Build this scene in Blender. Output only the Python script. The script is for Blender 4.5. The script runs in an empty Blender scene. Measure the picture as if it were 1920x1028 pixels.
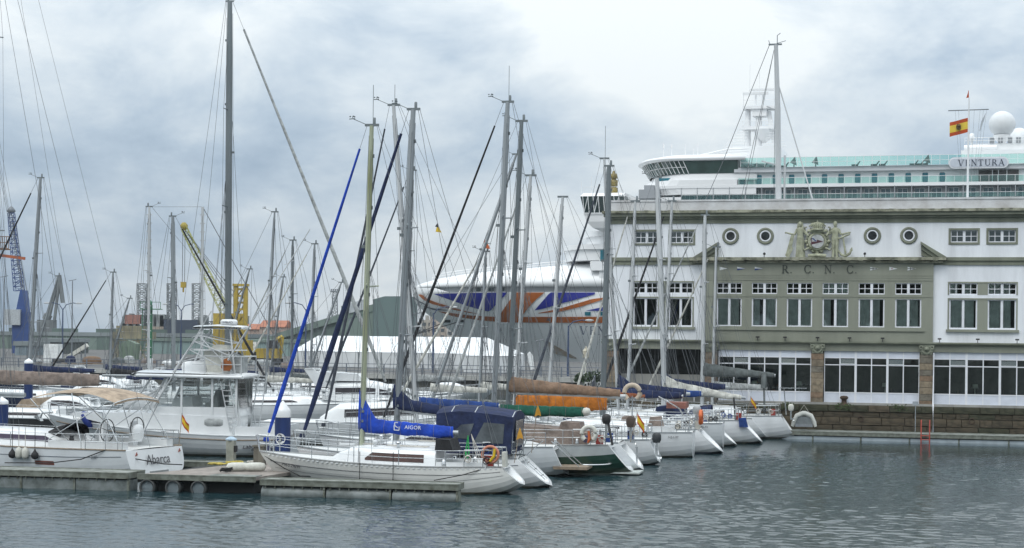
import bpy, math, random
from mathutils import Vector, Matrix
random.seed(7)
SC = bpy.context.scene
COL = SC.collection
# ---------------------------------------------------------------- camera
FPX, EYE, ROLL = 3200.0, 5.8, 0.011          # focal length in photo pixels, eye height, camera roll
cam_data = bpy.data.cameras.new('camera')
cam = bpy.data.objects.new('camera', cam_data)
COL.objects.link(cam)
cam_data.sensor_width = 36.0
cam_data.lens = 36.0 * FPX / 1920.0
cam_data.shift_y = 121.0 / 1920.0
cam_data.clip_start = 0.5
cam_data.clip_end = 9000.0
cam.matrix_world = Matrix.Translation((0, 0, EYE)) @ Matrix.Rotation(math.pi / 2, 4, 'X') @ Matrix.Rotation(ROLL, 4, 'Z')
SC.camera = cam
# ---------------------------------------------------------------- light
SUN_ELEV, SUN_AZ = math.radians(52), math.radians(205)     # azimuth from +Y, clockwise
w = bpy.data.worlds.new('World'); SC.world = w; w.use_nodes = True
nt = w.node_tree; N = nt.nodes; LK = nt.links
N.clear()
out = N.new('ShaderNodeOutputWorld'); bg = N.new('ShaderNodeBackground')
sky = N.new('ShaderNodeTexSky'); sky.sky_type = 'NISHITA'; sky.sun_disc = False
sky.sun_elevation = SUN_ELEV; sky.sun_rotation = SUN_AZ
sky.air_density = 1.3; sky.dust_density = 2.5
tc = N.new('ShaderNodeTexCoord')
mp = N.new('ShaderNodeMapping'); mp.inputs['Scale'].default_value = (1.0, 1.0, 2.0)
mp.inputs['Location'].default_value = (7.7, 0.9, 3.3)
LK.new(tc.outputs['Generated'], mp.inputs['Vector'])
def wnoise(scale, detail, rough, dist=0.0):
    n = N.new('ShaderNodeTexNoise'); n.inputs['Scale'].default_value = scale
    n.inputs['Detail'].default_value = detail; n.inputs['Roughness'].default_value = rough
    n.inputs['Distortion'].default_value = dist
    LK.new(mp.outputs['Vector'], n.inputs['Vector']); return n
def wmath(op, a, b):
    m = N.new('ShaderNodeMath'); m.operation = op
    for i, x in enumerate((a, b)):
        if hasattr(x, 'is_output') or not isinstance(x, (int, float)): LK.new(x, m.inputs[i])
        else: m.inputs[i].default_value = x
    return m.outputs[0]
n1 = wnoise(3.4, 3.0, 0.5, 0.15); n2 = wnoise(8.0, 8.0, 0.62, 0.25)
mix = wmath('ADD', wmath('MULTIPLY', n1.outputs[0], 0.60), wmath('MULTIPLY', n2.outputs[0], 0.40))
# an overcast sky is palest overhead and greyer low down, all round the horizon
sep = N.new('ShaderNodeSeparateXYZ'); LK.new(tc.outputs['Generated'], sep.inputs[0])
up = wmath('MULTIPLY', wmath('SUBTRACT', wmath('MINIMUM', sep.outputs[2], 0.3), 0.09), 0.40)
fac = wmath('ADD', mix, up)
ramp = N.new('ShaderNodeValToRGB'); LK.new(fac, ramp.inputs[0])
cr = ramp.color_ramp
cr.elements[0].position = 0.39; cr.elements[0].color = (0.33, 0.435, 0.565, 1)
cr.elements[1].position = 0.60; cr.elements[1].color = (0.87, 0.925, 0.95, 1)
e = cr.elements.new(0.455); e.color = (0.47, 0.575, 0.69, 1)
e = cr.elements.new(0.52); e.color = (0.66, 0.745, 0.82, 1)
sk = N.new('ShaderNodeMixRGB'); sk.blend_type = 'MULTIPLY'; sk.inputs[0].default_value = 1.0
LK.new(sky.outputs[0], sk.inputs[1]); sk.inputs[2].default_value = (0.1, 0.1, 0.1, 1)
mx = N.new('ShaderNodeMixRGB'); mx.inputs[0].default_value = 0.93
LK.new(sk.outputs[0], mx.inputs[1]); LK.new(ramp.outputs[0], mx.inputs[2])
# standard overcast: three times as bright overhead as at the horizon, the same all round
grad = wmath('ADD', 0.86, wmath('MULTIPLY', wmath('MAXIMUM', sep.outputs[2], 0.0), 1.55))
LK.new(mx.outputs[0], bg.inputs['Color']); LK.new(grad, bg.inputs['Strength'])
LK.new(bg.outputs[0], out.inputs['Surface'])
sl = bpy.data.lights.new('sun', 'SUN'); sl.energy = 0.9; sl.angle = math.radians(24); sl.color = (1.0, 0.97, 0.92)
so = bpy.data.objects.new('sun', sl); COL.objects.link(so)
sd = Vector((math.sin(SUN_AZ) * math.cos(SUN_ELEV), math.cos(SUN_AZ) * math.cos(SUN_ELEV), math.sin(SUN_ELEV)))
so.rotation_euler = sd.to_track_quat('Z', 'Y').to_euler(); so.location = sd * 100
SC.view_settings.view_transform = 'Standard'; SC.view_settings.look = 'None'
SC.view_settings.exposure = 0.0; SC.view_settings.gamma = 1.0
SC.view_settings.use_curve_mapping = False
# ---------------------------------------------------------------- survey helpers (a point of the place from where it shows)
CR, SR = math.cos(ROLL), math.sin(ROLL)
def ray(u, v):
    xc, yc = (u - 960) / FPX, (635 - v) / FPX
    return xc * CR - yc * SR, xc * SR + yc * CR
def at(u, v, Y):
    x, z = ray(u, v); return Vector((x * Y, Y, EYE + z * Y))
def atz(u, v, z):
    x, zz = ray(u, v); Y = (z - EYE) / zz; return Vector((x * Y, Y, z))
# ---------------------------------------------------------------- materials
MATS = {}
def mat(name, col, rough=0.5, var=0.12, scale=3.0, bump=0.0, bscale=None, metal=0.0, spec=0.5, col2=None, streak=False, coat=0.0, alpha=1.0, bdist=0.02):
    if name in MATS: return MATS[name]
    m = bpy.data.materials.new(name); m.use_nodes = True
    t = m.node_tree; b = t.nodes['Principled BSDF']
    b.inputs['Roughness'].default_value = rough; b.inputs['Metallic'].default_value = metal
    b.inputs['Specular IOR Level'].default_value = spec
    if coat: b.inputs['Coat Weight'].default_value = coat; b.inputs['Coat Roughness'].default_value = 0.08
    tcn = t.nodes.new('ShaderNodeTexCoord'); src = tcn.outputs['Object']
    if streak:
        mpn = t.nodes.new('ShaderNodeMapping'); mpn.inputs['Scale'].default_value = (1, 1, 0.16)
        t.links.new(src, mpn.inputs[0]); src = mpn.outputs[0]
    nz = t.nodes.new('ShaderNodeTexNoise'); nz.inputs['Scale'].default_value = scale
    nz.inputs['Detail'].default_value = 6; nz.inputs['Roughness'].default_value = 0.62
    t.links.new(src, nz.inputs['Vector'])
    rp = t.nodes.new('ShaderNodeValToRGB'); t.links.new(nz.outputs[0], rp.inputs[0])
    c2 = col2 or tuple(c * (1 - 2.2 * var) for c in col)
    rp.color_ramp.elements[0].position = 0.30; rp.color_ramp.elements[0].color = (*c2, 1)
    rp.color_ramp.elements[1].position = 0.62; rp.color_ramp.elements[1].color = (*[min(1, c * (1 + var * 0.4)) for c in col], 1)
    t.links.new(rp.outputs[0], b.inputs['Base Color'])
    if bump:
        bn = t.nodes.new('ShaderNodeTexNoise'); bn.inputs['Scale'].default_value = bscale or scale * 6; bn.inputs['Detail'].default_value = 4
        t.links.new(tcn.outputs['Object'], bn.inputs['Vector'])
        bp = t.nodes.new('ShaderNodeBump'); bp.inputs['Strength'].default_value = bump; bp.inputs['Distance'].default_value = bdist
        t.links.new(bn.outputs[0], bp.inputs['Height']); t.links.new(bp.outputs[0], b.inputs['Normal'])
    MATS[name] = m; return m
def glass(name, tint, refl_tint=(1, 1, 1), through=0.55, rough=0.02, ior=1.7):
    """window glass: part see-through with a tint, part mirror by Fresnel"""
    if name in MATS: return MATS[name]
    m = bpy.data.materials.new(name); m.use_nodes = True; t = m.node_tree
    for n in list(t.nodes):
        if n.type != 'OUTPUT_MATERIAL': t.nodes.remove(n)
    o = [n for n in t.nodes if n.type == 'OUTPUT_MATERIAL'][0]
    tr = t.nodes.new('ShaderNodeBsdfTransparent'); tr.inputs[0].default_value = (*[c * through for c in tint], 1)
    gl = t.nodes.new('ShaderNodeBsdfGlossy'); gl.inputs['Roughness'].default_value = rough; gl.inputs[0].default_value = (*refl_tint, 1)
    fr = t.nodes.new('ShaderNodeFresnel'); fr.inputs[0].default_value = ior
    mxs = t.nodes.new('ShaderNodeMixShader')
    t.links.new(fr.outputs[0], mxs.inputs[0]); t.links.new(tr.outputs[0], mxs.inputs[1]); t.links.new(gl.outputs[0], mxs.inputs[2])
    t.links.new(mxs.outputs[0], o.inputs[0]); MATS[name] = m; return m
# ---------------------------------------------------------------- mesh building
class MB:
    def __init__(s): s.v = []; s.f = []; s.m = []; s.mi = 0; s.sm = []; s.smooth = False
    def add(s, vs, fs):
        o = len(s.v); s.v.extend([tuple(p) for p in vs])
        for f in fs: s.f.append(tuple(i + o for i in f)); s.m.append(s.mi); s.sm.append(s.smooth)
        return s
    def box(s, x0, x1, y0, y1, z0, z1):
        vs = [(x, y, z) for z in (z0, z1) for y in (y0, y1) for x in (x0, x1)]
        return s.add(vs, [(0, 2, 3, 1), (4, 5, 7, 6), (0, 1, 5, 4), (2, 6, 7, 3), (0, 4, 6, 2), (1, 3, 7, 5)])
    def bar(s, a, b, wx, wz=None, upv=(0, 0, 1)):
        """square bar between two points"""
        a, b = Vector(a), Vector(b); d = (b - a).normalized(); wz = wz or wx
        upv = Vector(upv)
        if abs(d.dot(upv)) > 0.98: upv = Vector((1, 0, 0))
        sx = d.cross(upv).normalized() * wx / 2; sz = sx.cross(d).normalized() * wz / 2
        vs = [p + q for p in (a, b) for q in (-sx - sz, sx - sz, sx + sz, -sx + sz)]
        return s.add(vs, [(0, 1, 2, 3)[::-1], (4, 5, 6, 7), (0, 1, 5, 4), (1, 2, 6, 5), (2, 3, 7, 6), (3, 0, 4, 7)])
    def tube(s, pts, r, n=6, cap=True, flat=1.0, upv=None):
        """round tube along points; r a number or one per point"""
        pts = [Vector(p) for p in pts]; k = len(pts)
        rs = r if isinstance(r, (list, tuple)) else [r] * k
        old = s.smooth; s.smooth = n > 5
        rings = []; ref = None
        for i, p in enumerate(pts):
            d = (pts[min(i + 1, k - 1)] - pts[max(i - 1, 0)])
            if d.length < 1e-9: d = Vector((0, 0, 1))
            d.normalize()
            if ref is None:
                ref = Vector(upv) if upv else (Vector((0, 0, 1)) if abs(d.z) < 0.9 else Vector((0, 1, 0)))
            sx = d.cross(ref)
            if sx.length < 1e-6: sx = d.cross(Vector((1, 0, 0)))
            sx.normalize(); sz = sx.cross(d).normalized()
            rings.append([p + (sx * math.cos(2 * math.pi * j / n) + sz * math.sin(2 * math.pi * j / n) * flat) * rs[i] for j in range(n)])
        vs = [q for rg in rings for q in rg]; fs = []
        for i in range(k - 1):
            for j in range(n): fs.append((i * n + j, i * n + (j + 1) % n, (i + 1) * n + (j + 1) % n, (i + 1) * n + j))
        s.add(vs, fs)
        if cap:
            s.smooth = False
            s.add(rings[0], [tuple(range(n))[::-1]]); s.add(rings[-1], [tuple(range(n))])
        s.smooth = old; return s
    def lathe(s, prof, n=16, c=(0, 0, 0), axis='z', smooth=True):
        """prof = [(radius, height)]"""
        old = s.smooth; s.smooth = smooth; vs = []
        for r, h in prof:
            for j in range(n):
                a = 2 * math.pi * j / n; p = (r * math.cos(a), r * math.sin(a), h)
                if axis == 'y': p = (p[0], h, p[1])
                if axis == 'x': p = (h, p[0], p[1])
                vs.append((p[0] + c[0], p[1] + c[1], p[2] + c[2]))
        fs = [(i * n + j, i * n + (j + 1) % n, (i + 1) * n + (j + 1) % n, (i + 1) * n + j) for i in range(len(prof) - 1) for j in range(n)]
        s.add(vs, fs); s.smooth = old
        if prof[0][0] > 1e-4: s.add(vs[:n], [tuple(range(n))[::-1]])
        if prof[-1][0] > 1e-4: s.add(vs[-n:], [tuple(range(n))])
        return s
    def grid(s, rows, closed=False, smooth=True):
        old = s.smooth; s.smooth = smooth; n = len(rows[0]); vs = [p for r in rows for p in r]; fs = []
        for i in range(len(rows) - 1):
            for j in range(n if closed else n - 1):
                fs.append((i * n + j, i * n + (j + 1) % n, (i + 1) * n + (j + 1) % n, (i + 1) * n + j))
        s.add(vs, fs); s.smooth = old; return s
    def prism(s, poly, y0, y1, axis='y'):
        """polygon in (a, b) pushed from y0 to y1; axis 'y': (a, y, b); 'z': (a, b, y); 'x': (y, a, b)"""
        def P(a, b, y): return (a, y, b) if axis == 'y' else ((a, b, y) if axis == 'z' else (y, a, b))
        n = len(poly); vs = [P(a, b, y0) for a, b in poly] + [P(a, b, y1) for a, b in poly]
        fs = [tuple(range(n)), tuple(range(n, 2 * n))[::-1]] + [(i, i + n, (i + 1) % n + n, (i + 1) % n) for i in range(n)]
        return s.add(vs, fs)
    def torus(s, c, R, r, axis='y', n=18, m=7, a0=0, a1=2 * math.pi):
        pts = []
        full = abs(a1 - a0 - 2 * math.pi) < 1e-6
        for i in range(n + 1):
            a = a0 + (a1 - a0) * i / n; x, z = R * math.cos(a), R * math.sin(a)
            pts.append(Vector(c) + (Vector((x, 0, z)) if axis == 'y' else (Vector((0, x, z)) if axis == 'x' else Vector((x, z, 0)))))
        s.tube(pts, r, m, cap=not full); return s
    def build(s, name, mats, parent=None, mw=None):
        me = bpy.data.meshes.new(name); me.from_pydata(s.v, [], s.f)
        if not isinstance(mats, (list, tuple)): mats = [mats]
        for m in mats: me.materials.append(m)
        me.polygons.foreach_set('material_index', s.m); me.polygons.foreach_set('use_smooth', s.sm)
        me.update()
        return put(name, me, parent)
def put(name, me, parent=None):
    o = bpy.data.objects.new(name, me); COL.objects.link(o)
    if parent is not None: o.parent = parent
    return o
def empty(name, loc=(0, 0, 0), rz=0.0, parent=None):
    o = bpy.data.objects.new(name, None); COL.objects.link(o); o.location = loc; o.rotation_euler = (0, 0, rz)
    o.empty_display_size = 0.3
    if parent is not None: o.parent = parent
    return o
def tag(o, label=None, cat=None, group=None, kind=None):
    if label: o['label'] = label
    if cat: o['category'] = cat
    if group: o['group'] = group
    if kind: o['kind'] = kind
    return o
def kids(o): return [c for c in bpy.data.objects if c.parent == o]
def copy_tree(o, parent=None):
    c = o.copy(); COL.objects.link(c); c.parent = parent
    for ch in KID.get(o.name, []): copy_tree(ch, c)
    return c
KID = {}
def text_mesh(txt, size, depth=0.004, shear=0.0, spacing=1.0):
    cu = bpy.data.curves.new('text', 'FONT'); cu.body = txt; cu.size = size; cu.extrude = depth; cu.shear = shear
    cu.align_x = 'CENTER'; cu.align_y = 'CENTER'; cu.space_character = spacing; cu.resolution_u = 3
    o = bpy.data.objects.new('text_source', cu); COL.objects.link(o)
    dg = bpy.context.evaluated_depsgraph_get(); me = bpy.data.meshes.new_from_object(o.evaluated_get(dg))
    bpy.data.objects.remove(o); bpy.data.curves.remove(cu); return me
def text(name, txt, size, m, parent, origin, xdir, updir, **kw):
    """flat lettering: origin is the centre, xdir reads along the line"""
    me = text_mesh(txt, size, **kw); me.materials.clear(); me.materials.append(m)
    x = Vector(xdir).normalized(); z = x.cross(Vector(updir)).normalized(); y = z.cross(x)
    M = Matrix((x, y, z)).transposed().to_4x4(); M.translation = Vector(origin)
    me.transform(M); return put(name, me, parent)
# serif capitals drawn as thick and thin strokes in a unit-high box: (kind, points)
def serif_poly(ch):
    T, t = 0.15, 0.055
    def st(x0, y0, x1, y1, wd): 
        d = Vector((x1 - x0, y1 - y0)); n = Vector((-d.y, d.x)).normalized() * wd / 2
        return [(x0 + n.x, y0 + n.y), (x0 - n.x, y0 - n.y), (x1 - n.x, y1 - n.y), (x1 + n.x, y1 + n.y)]
    def sf(x, y, wd=0.3): return [(x - wd / 2, y), (x + wd / 2, y), (x + wd / 2, y + t), (x - wd / 2, y + t)]
    def arc(cx, cy, rx, ry, a0, a1, n, wmax, wmin):
        o = []; i_ = []
        for k in range(n + 1):
            a = math.radians(a0 + (a1 - a0) * k / n); wd = wmin + (wmax - wmin) * abs(math.cos(a))
            o.append((cx + rx * math.cos(a), cy + ry * math.sin(a))); i_.append((cx + (rx - wd) * math.cos(a), cy + (ry - min(wd, t * 1.2)) * math.sin(a)))
        return [[o[k], o[k + 1], i_[k + 1], i_[k]] for k in range(n)]
    if ch == 'V': return [st(.08, 1, .42, 0, T), st(.80, 1, .44, 0, t), sf(.1, .95), sf(.8, .95)], .88
    if ch == 'A': return [st(.42, 1, .08, 0, t), st(.40, 1, .76, 0, T), st(.2, .35, .64, .35, t), sf(.08, 0), sf(.76, 0)], .86
    if ch == 'E': return [st(.2, 0, .2, 1, T), st(.1, .97, .68, .97, t), st(.1, .03, .7, .03, t), st(.2, .52, .58, .52, t), st(.66, .75, .66, .98, t), st(.68, .02, .68, .27, t), st(.56, .42, .56, .62, t)], .78
    if ch == 'N': return [st(.14, 0, .14, 1, t), st(.12, .97, .76, .03, T), st(.76, 0, .76, 1, t), sf(.14, 0), sf(.1, .95), sf(.76, .95)], .92
    if ch == 'T': return [st(.4, 0, .4, 1, T), st(.04, .97, .76, .97, t), st(.06, .74, .06, .98, t), st(.74, .74, .74, .98, t), sf(.4, 0, .4)], .82
    if ch == 'U': return [st(.16, .3, .16, 1, T), st(.74, .3, .74, 1, t), sf(.16, .95), sf(.74, .95)] + arc(.45, .32, .36, .34, 180, 360, 8, .12, t), .9
    if ch == 'R': return [st(.18, 0, .18, 1, T), sf(.18, 0), st(.1, .97, .42, .97, t), st(.18, .48, .42, .48, t), st(.40, .48, .78, .02, T), sf(.8, 0, .2)] + arc(.40, .725, .30, .275, -90, 90, 8, T, t), .9
    if ch == 'C': return arc(.48, .5, .44, .52, 40, 320, 14, T, t) + [st(.8, .68, .8, .96, t), st(.82, .16, .72, .26, t)], .9
    if ch == '.': return [st(.1, .06, .22, .06, .12)], .3
    return [], .4
def serif_text(name, txt, h, m, parent, origin, depth, gap=0.08, widths=None, xdir=1):
    """serif letters standing on a wall facing -y; origin is the lower left corner"""
    mb = MB(); x = 0
    for i, ch in enumerate(txt):
        ps, wd = serif_poly(ch)
        for k, p in enumerate(ps):
            dd = depth + 0.0004 * k * h
            mb.prism([(origin[0] + (x + a) * h, origin[2] + b * h) for a, b in p], origin[1] - dd, origin[1])
        x += wd + gap + (widths[i] if widths else 0)
    return mb.build(name, m, parent)
WHITE = mat('gelcoat_white', (0.70, 0.72, 0.73), 0.22, 0.05, 1.2, coat=0.3)
# ================================================================ the setting: water, quays
def water_material():
    m = bpy.data.materials.new('harbour_water'); m.use_nodes = True; t = m.node_tree; b = t.nodes['Principled BSDF']
    b.inputs['Base Color'].default_value = (0.014, 0.034, 0.040, 1)
    b.inputs['Roughness'].default_value = 0.04; b.inputs['IOR'].default_value = 1.33
    g = t.nodes.new('ShaderNodeNewGeometry')
    def nz(sx, sy, sc, det, dist):
        mpn = t.nodes.new('ShaderNodeMapping'); mpn.inputs['Scale'].default_value = (sx, sy, 1)
        mpn.inputs['Rotation'].default_value = (0, 0, math.radians(14))
        t.links.new(g.outputs['Position'], mpn.inputs[0])
        n = t.nodes.new('ShaderNodeTexNoise'); n.inputs['Scale'].default_value = sc; n.inputs['Detail'].default_value = det
        n.inputs['Roughness'].default_value = 0.66; n.inputs['Distortion'].default_value = dist
        t.links.new(mpn.outputs[0], n.inputs['Vector']); return n
    a = nz(1.0, 0.9, 5.5, 3, 0.4)
    bp = t.nodes.new('ShaderNodeBump'); bp.inputs['Strength'].default_value = 1.0; bp.inputs['Distance'].default_value = 0.014
    if 'Filter Width' in bp.inputs: bp.inputs['Filter Width'].default_value = 0.1
    sep = t.nodes.new('ShaderNodeSeparateXYZ'); t.links.new(g.outputs['Position'], sep.inputs[0])
    mr = t.nodes.new('ShaderNodeMapRange'); mr.inputs[1].default_value = 66; mr.inputs[2].default_value = 100; mr.inputs[3].default_value = 1.0; mr.inputs[4].default_value = 0.25
    t.links.new(sep.outputs[1], mr.inputs[0]); t.links.new(mr.outputs[0], bp.inputs['Strength'])
    t.links.new(a.outputs[0], bp.inputs['Height']); t.links.new(bp.outputs[0], b.inputs['Normal'])
    return m
import numpy as np
def water_mesh(x0=-27.0, x1=39.0, y0=44.0, y1=108.0, d=0.09):
    """the basin: one sheet to the horizon whose open part carries real wind ripples"""
    rs = np.random.RandomState(5)
    nx, ny = int((x1 - x0) / d) + 1, int((y1 - y0) / d) + 1
    X, Y = np.meshgrid(np.linspace(x0, x1, nx), np.linspace(y0, y1, ny)); Z = np.zeros_like(X)
    for k in range(44):
        lam = 0.27 * (3.4 ** rs.rand()); th = math.radians(rs.normal(250, 42)); kk = 2 * math.pi / lam
        Z += (0.036 * lam / 6.2832) * np.sin(kk * (X * math.cos(th) + Y * math.sin(th)) + rs.rand() * 6.2832)
    # gusts ruffle the open basin in patches; it lies calm in the lee of the quay and between the boats
    P = np.zeros_like(X)
    for k in range(9):
        lam = 6 + 16 * rs.rand(); th = rs.rand() * 6.2832; P += np.sin(2 * math.pi / lam * (X * math.cos(th) * .6 + Y * math.sin(th)) + rs.rand() * 6.28)
    gust = 0.78 + 0.30 * np.clip(P / 4.0, -1, 1)
    dq = (BP.y - (X - BP.x) * math.tan(PHI)) - 5.3 - Y            # distance to the quay pontoon
    lee = np.clip((dq - 7.0) / 17.0, 0.07, 1.0)
    edge = np.clip(np.minimum(np.minimum(X - x0, x1 - X), np.minimum(Y - y0, y1 - Y)) / 1.5, 0, 1)
    Z *= gust * lee * edge
    V = np.stack([X, Y, Z], -1).reshape(-1, 3); n = len(V); B = 2500.0
    ex = np.array([(-B, 3.0, 0), (B, 3.0, 0), (B, 6000, 0), (-B, 6000, 0)], float)
    i = np.arange(nx * ny).reshape(ny, nx)
    F_ = np.stack([i[:-1, :-1], i[:-1, 1:], i[1:, 1:], i[1:, :-1]], -1).reshape(-1, 4)
    c = [i[0, 0], i[0, -1], i[-1, -1], i[-1, 0]]
    out_ = np.array([(n, n + 1, c[1], c[0]), (n + 1, n + 2, c[2], c[1]), (n + 2, n + 3, c[3], c[2]), (n + 3, n, c[0], c[3])])
    F_ = np.concatenate([F_, out_]); V = np.concatenate([V, ex])
    me = bpy.data.meshes.new('water'); me.vertices.add(len(V)); me.vertices.foreach_set('co', V.astype('f').ravel())
    me.loops.add(F_.size); me.loops.foreach_set('vertex_index', F_.astype('i').ravel())
    me.polygons.add(len(F_)); me.polygons.foreach_set('loop_start', np.arange(0, F_.size, 4).astype('i')); me.polygons.foreach_set('loop_total', np.full(len(F_), 4, 'i'))
    me.polygons.foreach_set('use_smooth', np.ones(len(F_), bool)); me.update(); me.validate(); return me
PHI = math.radians(13.8)
BP = at(1140, 640, 109.6); BP.z = 0.0
wm_ = water_mesh(); wm_.materials.append(water_material()); tag(put('water', wm_), kind='structure')
ASPH = mat('quay_asphalt', (0.10, 0.10, 0.098), 0.9, 0.15, 0.6, 0.3, 8)
CONC = mat('weathered_concrete', (0.33, 0.33, 0.31), 0.9, 0.2, 0.5, 0.4, 6, streak=True)
CONCD = mat('dark_concrete', (0.11, 0.11, 0.10), 0.85, 0.3, 0.5, 0.4, 6, streak=True)  # darker concrete for the quay's side faces
PHI = math.radians(13.8)
BP = at(1140, 640, 109.6); BP.z = 0.0
def bw(t, y, z=0.0):
    """a point of the clubhouse frame in the world"""
    return Vector((BP.x + t * math.cos(PHI) + y * math.sin(PHI), BP.y - t * math.sin(PHI) + y * math.cos(PHI), z))
# mole: land that carries the clubhouse and runs back to the ship's berth; far land on the left
def slab(name, pts, z, m, ms, zb=-3):
    mb = MB(); n = len(pts)
    mb.add([(x, y, z) for x, y in pts], [tuple(range(n))])
    mb.mi = 1
    for i in range(n):
        (x0, y0), (x1, y1) = pts[i], pts[(i + 1) % n]
        mb.add([(x0, y0, z), (x1, y1, z), (x1, y1, zb), (x0, y0, zb)], [(0, 1, 2, 3)])
    return tag(mb.build(name, [m, ms]), kind='structure')
c0 = bw(-0.9, -0.55); c1 = bw(60, -0.55)
slab('quay_ground', [(-420, 236), (-120, 214), (-30, 186), (9.5, 171), (c0.x, c0.y), (c1.x, c1.y), (240, 100), (240, 225), (-12, 296), (-34, 330), (-34, 900), (-700, 900), (-700, 240)], 1.90, ASPH, CONCD)
# promenade behind the photographer (it shows mirrored in the clubhouse glass)
slab('promenade_ground', [(-300, -200), (300, -200), (300, 2.9), (-300, 2.9)], 3.0, ASPH, CONC)
# ================================================================ the yacht club house
STUCCO = mat('white_stucco', (0.74, 0.765, 0.80), 0.85, 0.09, 0.9, 0.15, 20, streak=True)
OLIVE = mat('olive_render', (0.245, 0.258, 0.210), 0.85, 0.10, 0.5, 0.15, 20, streak=True)
OLIVE_D = mat('olive_moulding', (0.20, 0.215, 0.165), 0.85, 0.16, 0.9, 0.2, 12, streak=True)
MOSSY = mat('mossy_cornice', (0.30, 0.30, 0.23), 0.95, 0.3, 2.2, 0.6, 9, col2=(0.055, 0.06, 0.04))
PARAP = mat('parapet_paint', (0.56, 0.57, 0.585), 0.85, 0.10, 0.8, 0.2, 10, col2=(0.40, 0.39, 0.385))
PVC = mat('white_joinery', (0.72, 0.74, 0.78), 0.35, 0.04, 2.0)
GSTONE = [mat('granite_%s' % n, c, 0.9, 0.22, 3.5, 0.6, 14) for n, c in (('brown', (0.20, 0.165, 0.12)), ('tan', (0.25, 0.205, 0.145)), ('grey', (0.17, 0.155, 0.125)), ('rust', (0.22, 0.155, 0.105)))]
QSTONE = [mat('quay_stone_%s' % n, c, 0.9, 0.3, 2.2, 0.7, 9, col2=d) for n, c, d in (('moss', (0.056, 0.054, 0.034), (0.015, 0.02, 0.01)), ('brown', (0.070, 0.057, 0.038), (0.022, 0.02, 0.012)), ('ochre', (0.092, 0.074, 0.049), (0.034, 0.028, 0.018)), ('wet', (0.04, 0.04, 0.028), (0.014, 0.02, 0.01)))]
GLASSB = glass('club_window_glass', (0.85, 0.95, 0.92), (0.9, 1.0, 0.97), 0.95, ior=2.0)
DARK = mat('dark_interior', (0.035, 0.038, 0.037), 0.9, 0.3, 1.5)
CURT = mat('net_curtain', (0.70, 0.71, 0.71), 0.95, 0.15, 2.0)
BLACK = mat('black_plastic', (0.02, 0.02, 0.022), 0.5, 0.2, 5)
BRONZE = mat('dark_bronze_letters', (0.045, 0.055, 0.045), 0.55, 0.2, 5)
RELIEF = mat('lichen_stone_relief', (0.37, 0.38, 0.28), 0.95, 0.22, 4.0, 0.7, 16, col2=(0.19, 0.20, 0.14))
club = empty('yacht_club_building', (BP.x, BP.y, 1.9), -PHI)
tag(club, 'white and olive yacht club house with stone pillars and carved figures', 'building')
CZ = -1.9      # heights below are above the water; children sit on the quay at 1.9
def wall(mb, t0, t1, z0, z1, y, holes, dep=0.35):
    ts = sorted({t0, t1, *[h[0] for h in holes], *[h[1] for h in holes]}); zs = sorted({z0, z1, *[h[2] for h in holes], *[h[3] for h in holes]})
    for i in range(len(ts) - 1):
        for j in range(len(zs) - 1):
            ct, cz = (ts[i] + ts[i + 1]) / 2, (zs[j] + zs[j + 1]) / 2
            if any(h[0] < ct < h[1] and h[2] < cz < h[3] for h in holes): continue
            mb.add([(ts[i], y, zs[j] + CZ), (ts[i + 1], y, zs[j] + CZ), (ts[i + 1], y, zs[j + 1] + CZ), (ts[i], y, zs[j + 1] + CZ)], [(0, 1, 2, 3)])
    for a, b, c, d in holes:
        c += CZ; d += CZ
        q = [(a, c), (b, c), (b, d), (a, d)]
        for k in range(4):
            p, r = q[k], q[(k + 1) % 4]
            mb.add([(p[0], y, p[1]), (p[0], y + dep, p[1]), (r[0], y + dep, r[1]), (r[0], y, r[1])], [(0, 1, 2, 3)])
TC = 13.26; SEC0, SEC1 = 6.27, 20.25; TEND = 26.52
YW, YC = 0.0, -0.22               # face of the wings, face of the centre
upper = [7.77, 9.97, 12.15, 14.35, 16.55, 18.76]
ATT = (11.93, 12.78)
att_l = [(1.72, 3.22), (3.98, 5.5)]; att_r = [(2 * TC - b, 2 * TC - a) for a, b in att_l][::-1]
att_r = [(21.19, 22.9), (23.42, 25.13)]; att_l = [(1.62, 3.25), (3.92, 5.48)]
side_l = [(1.62, 3.2), (3.9, 5.42)]; side_r = [(21.2, 22.86), (23.48, 25.14)]
# wall bodies
mb = MB(); hw = [(a, b, *ATT) for a, b in att_l + att_r]
for a, b in side_l + side_r: hw += [(a, b, 8.78, 9.48), (a, b, 6.70, 8.48)]
wall(mb, 0, SEC0, 5.80, 10.60, YW, [h for h in hw if h[1] < 6 and h[3] < 10])
wall(mb, SEC1, TEND, 5.80, 10.60, YW, [h for h in hw if h[0] > 20 and h[3] < 10])
wall(mb, 0, TEND, 11.07, 13.22, YW, [h for h in hw if h[3] > 10])
mb.build('wall', STUCCO, club)
mb = MB(); hc = []
for c in upper: hc += [(c - 0.79, c + 0.79, 8.77, 9.47), (c - 0.79, c + 0.79, 6.74, 8.49)]
wall(mb, SEC0, SEC1, 5.80, 10.80, YC, hc, 0.4)
mb.add([(SEC0, YC, 3.9), (SEC0, 0.3, 3.9), (SEC0, 0.3, 8.9), (SEC0, YC, 8.9)], [(0, 1, 2, 3)])
mb.add([(SEC1, YC, 3.9), (SEC1, 0.3, 3.9), (SEC1, 0.3, 8.9), (SEC1, YC, 8.9)], [(3, 2, 1, 0)])
for z, h, p in ((9.62, 0.05, 0.03), (9.78, 0.04, 0.02), (9.92, 0.04, 0.02), (8.60, 0.06, 0.025)):     # shadow lines of the frieze
    mb.box(SEC0 + 0.02, SEC1 - 0.02, YC - p, YC + 0.02, z + CZ, z + h + CZ)
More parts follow.
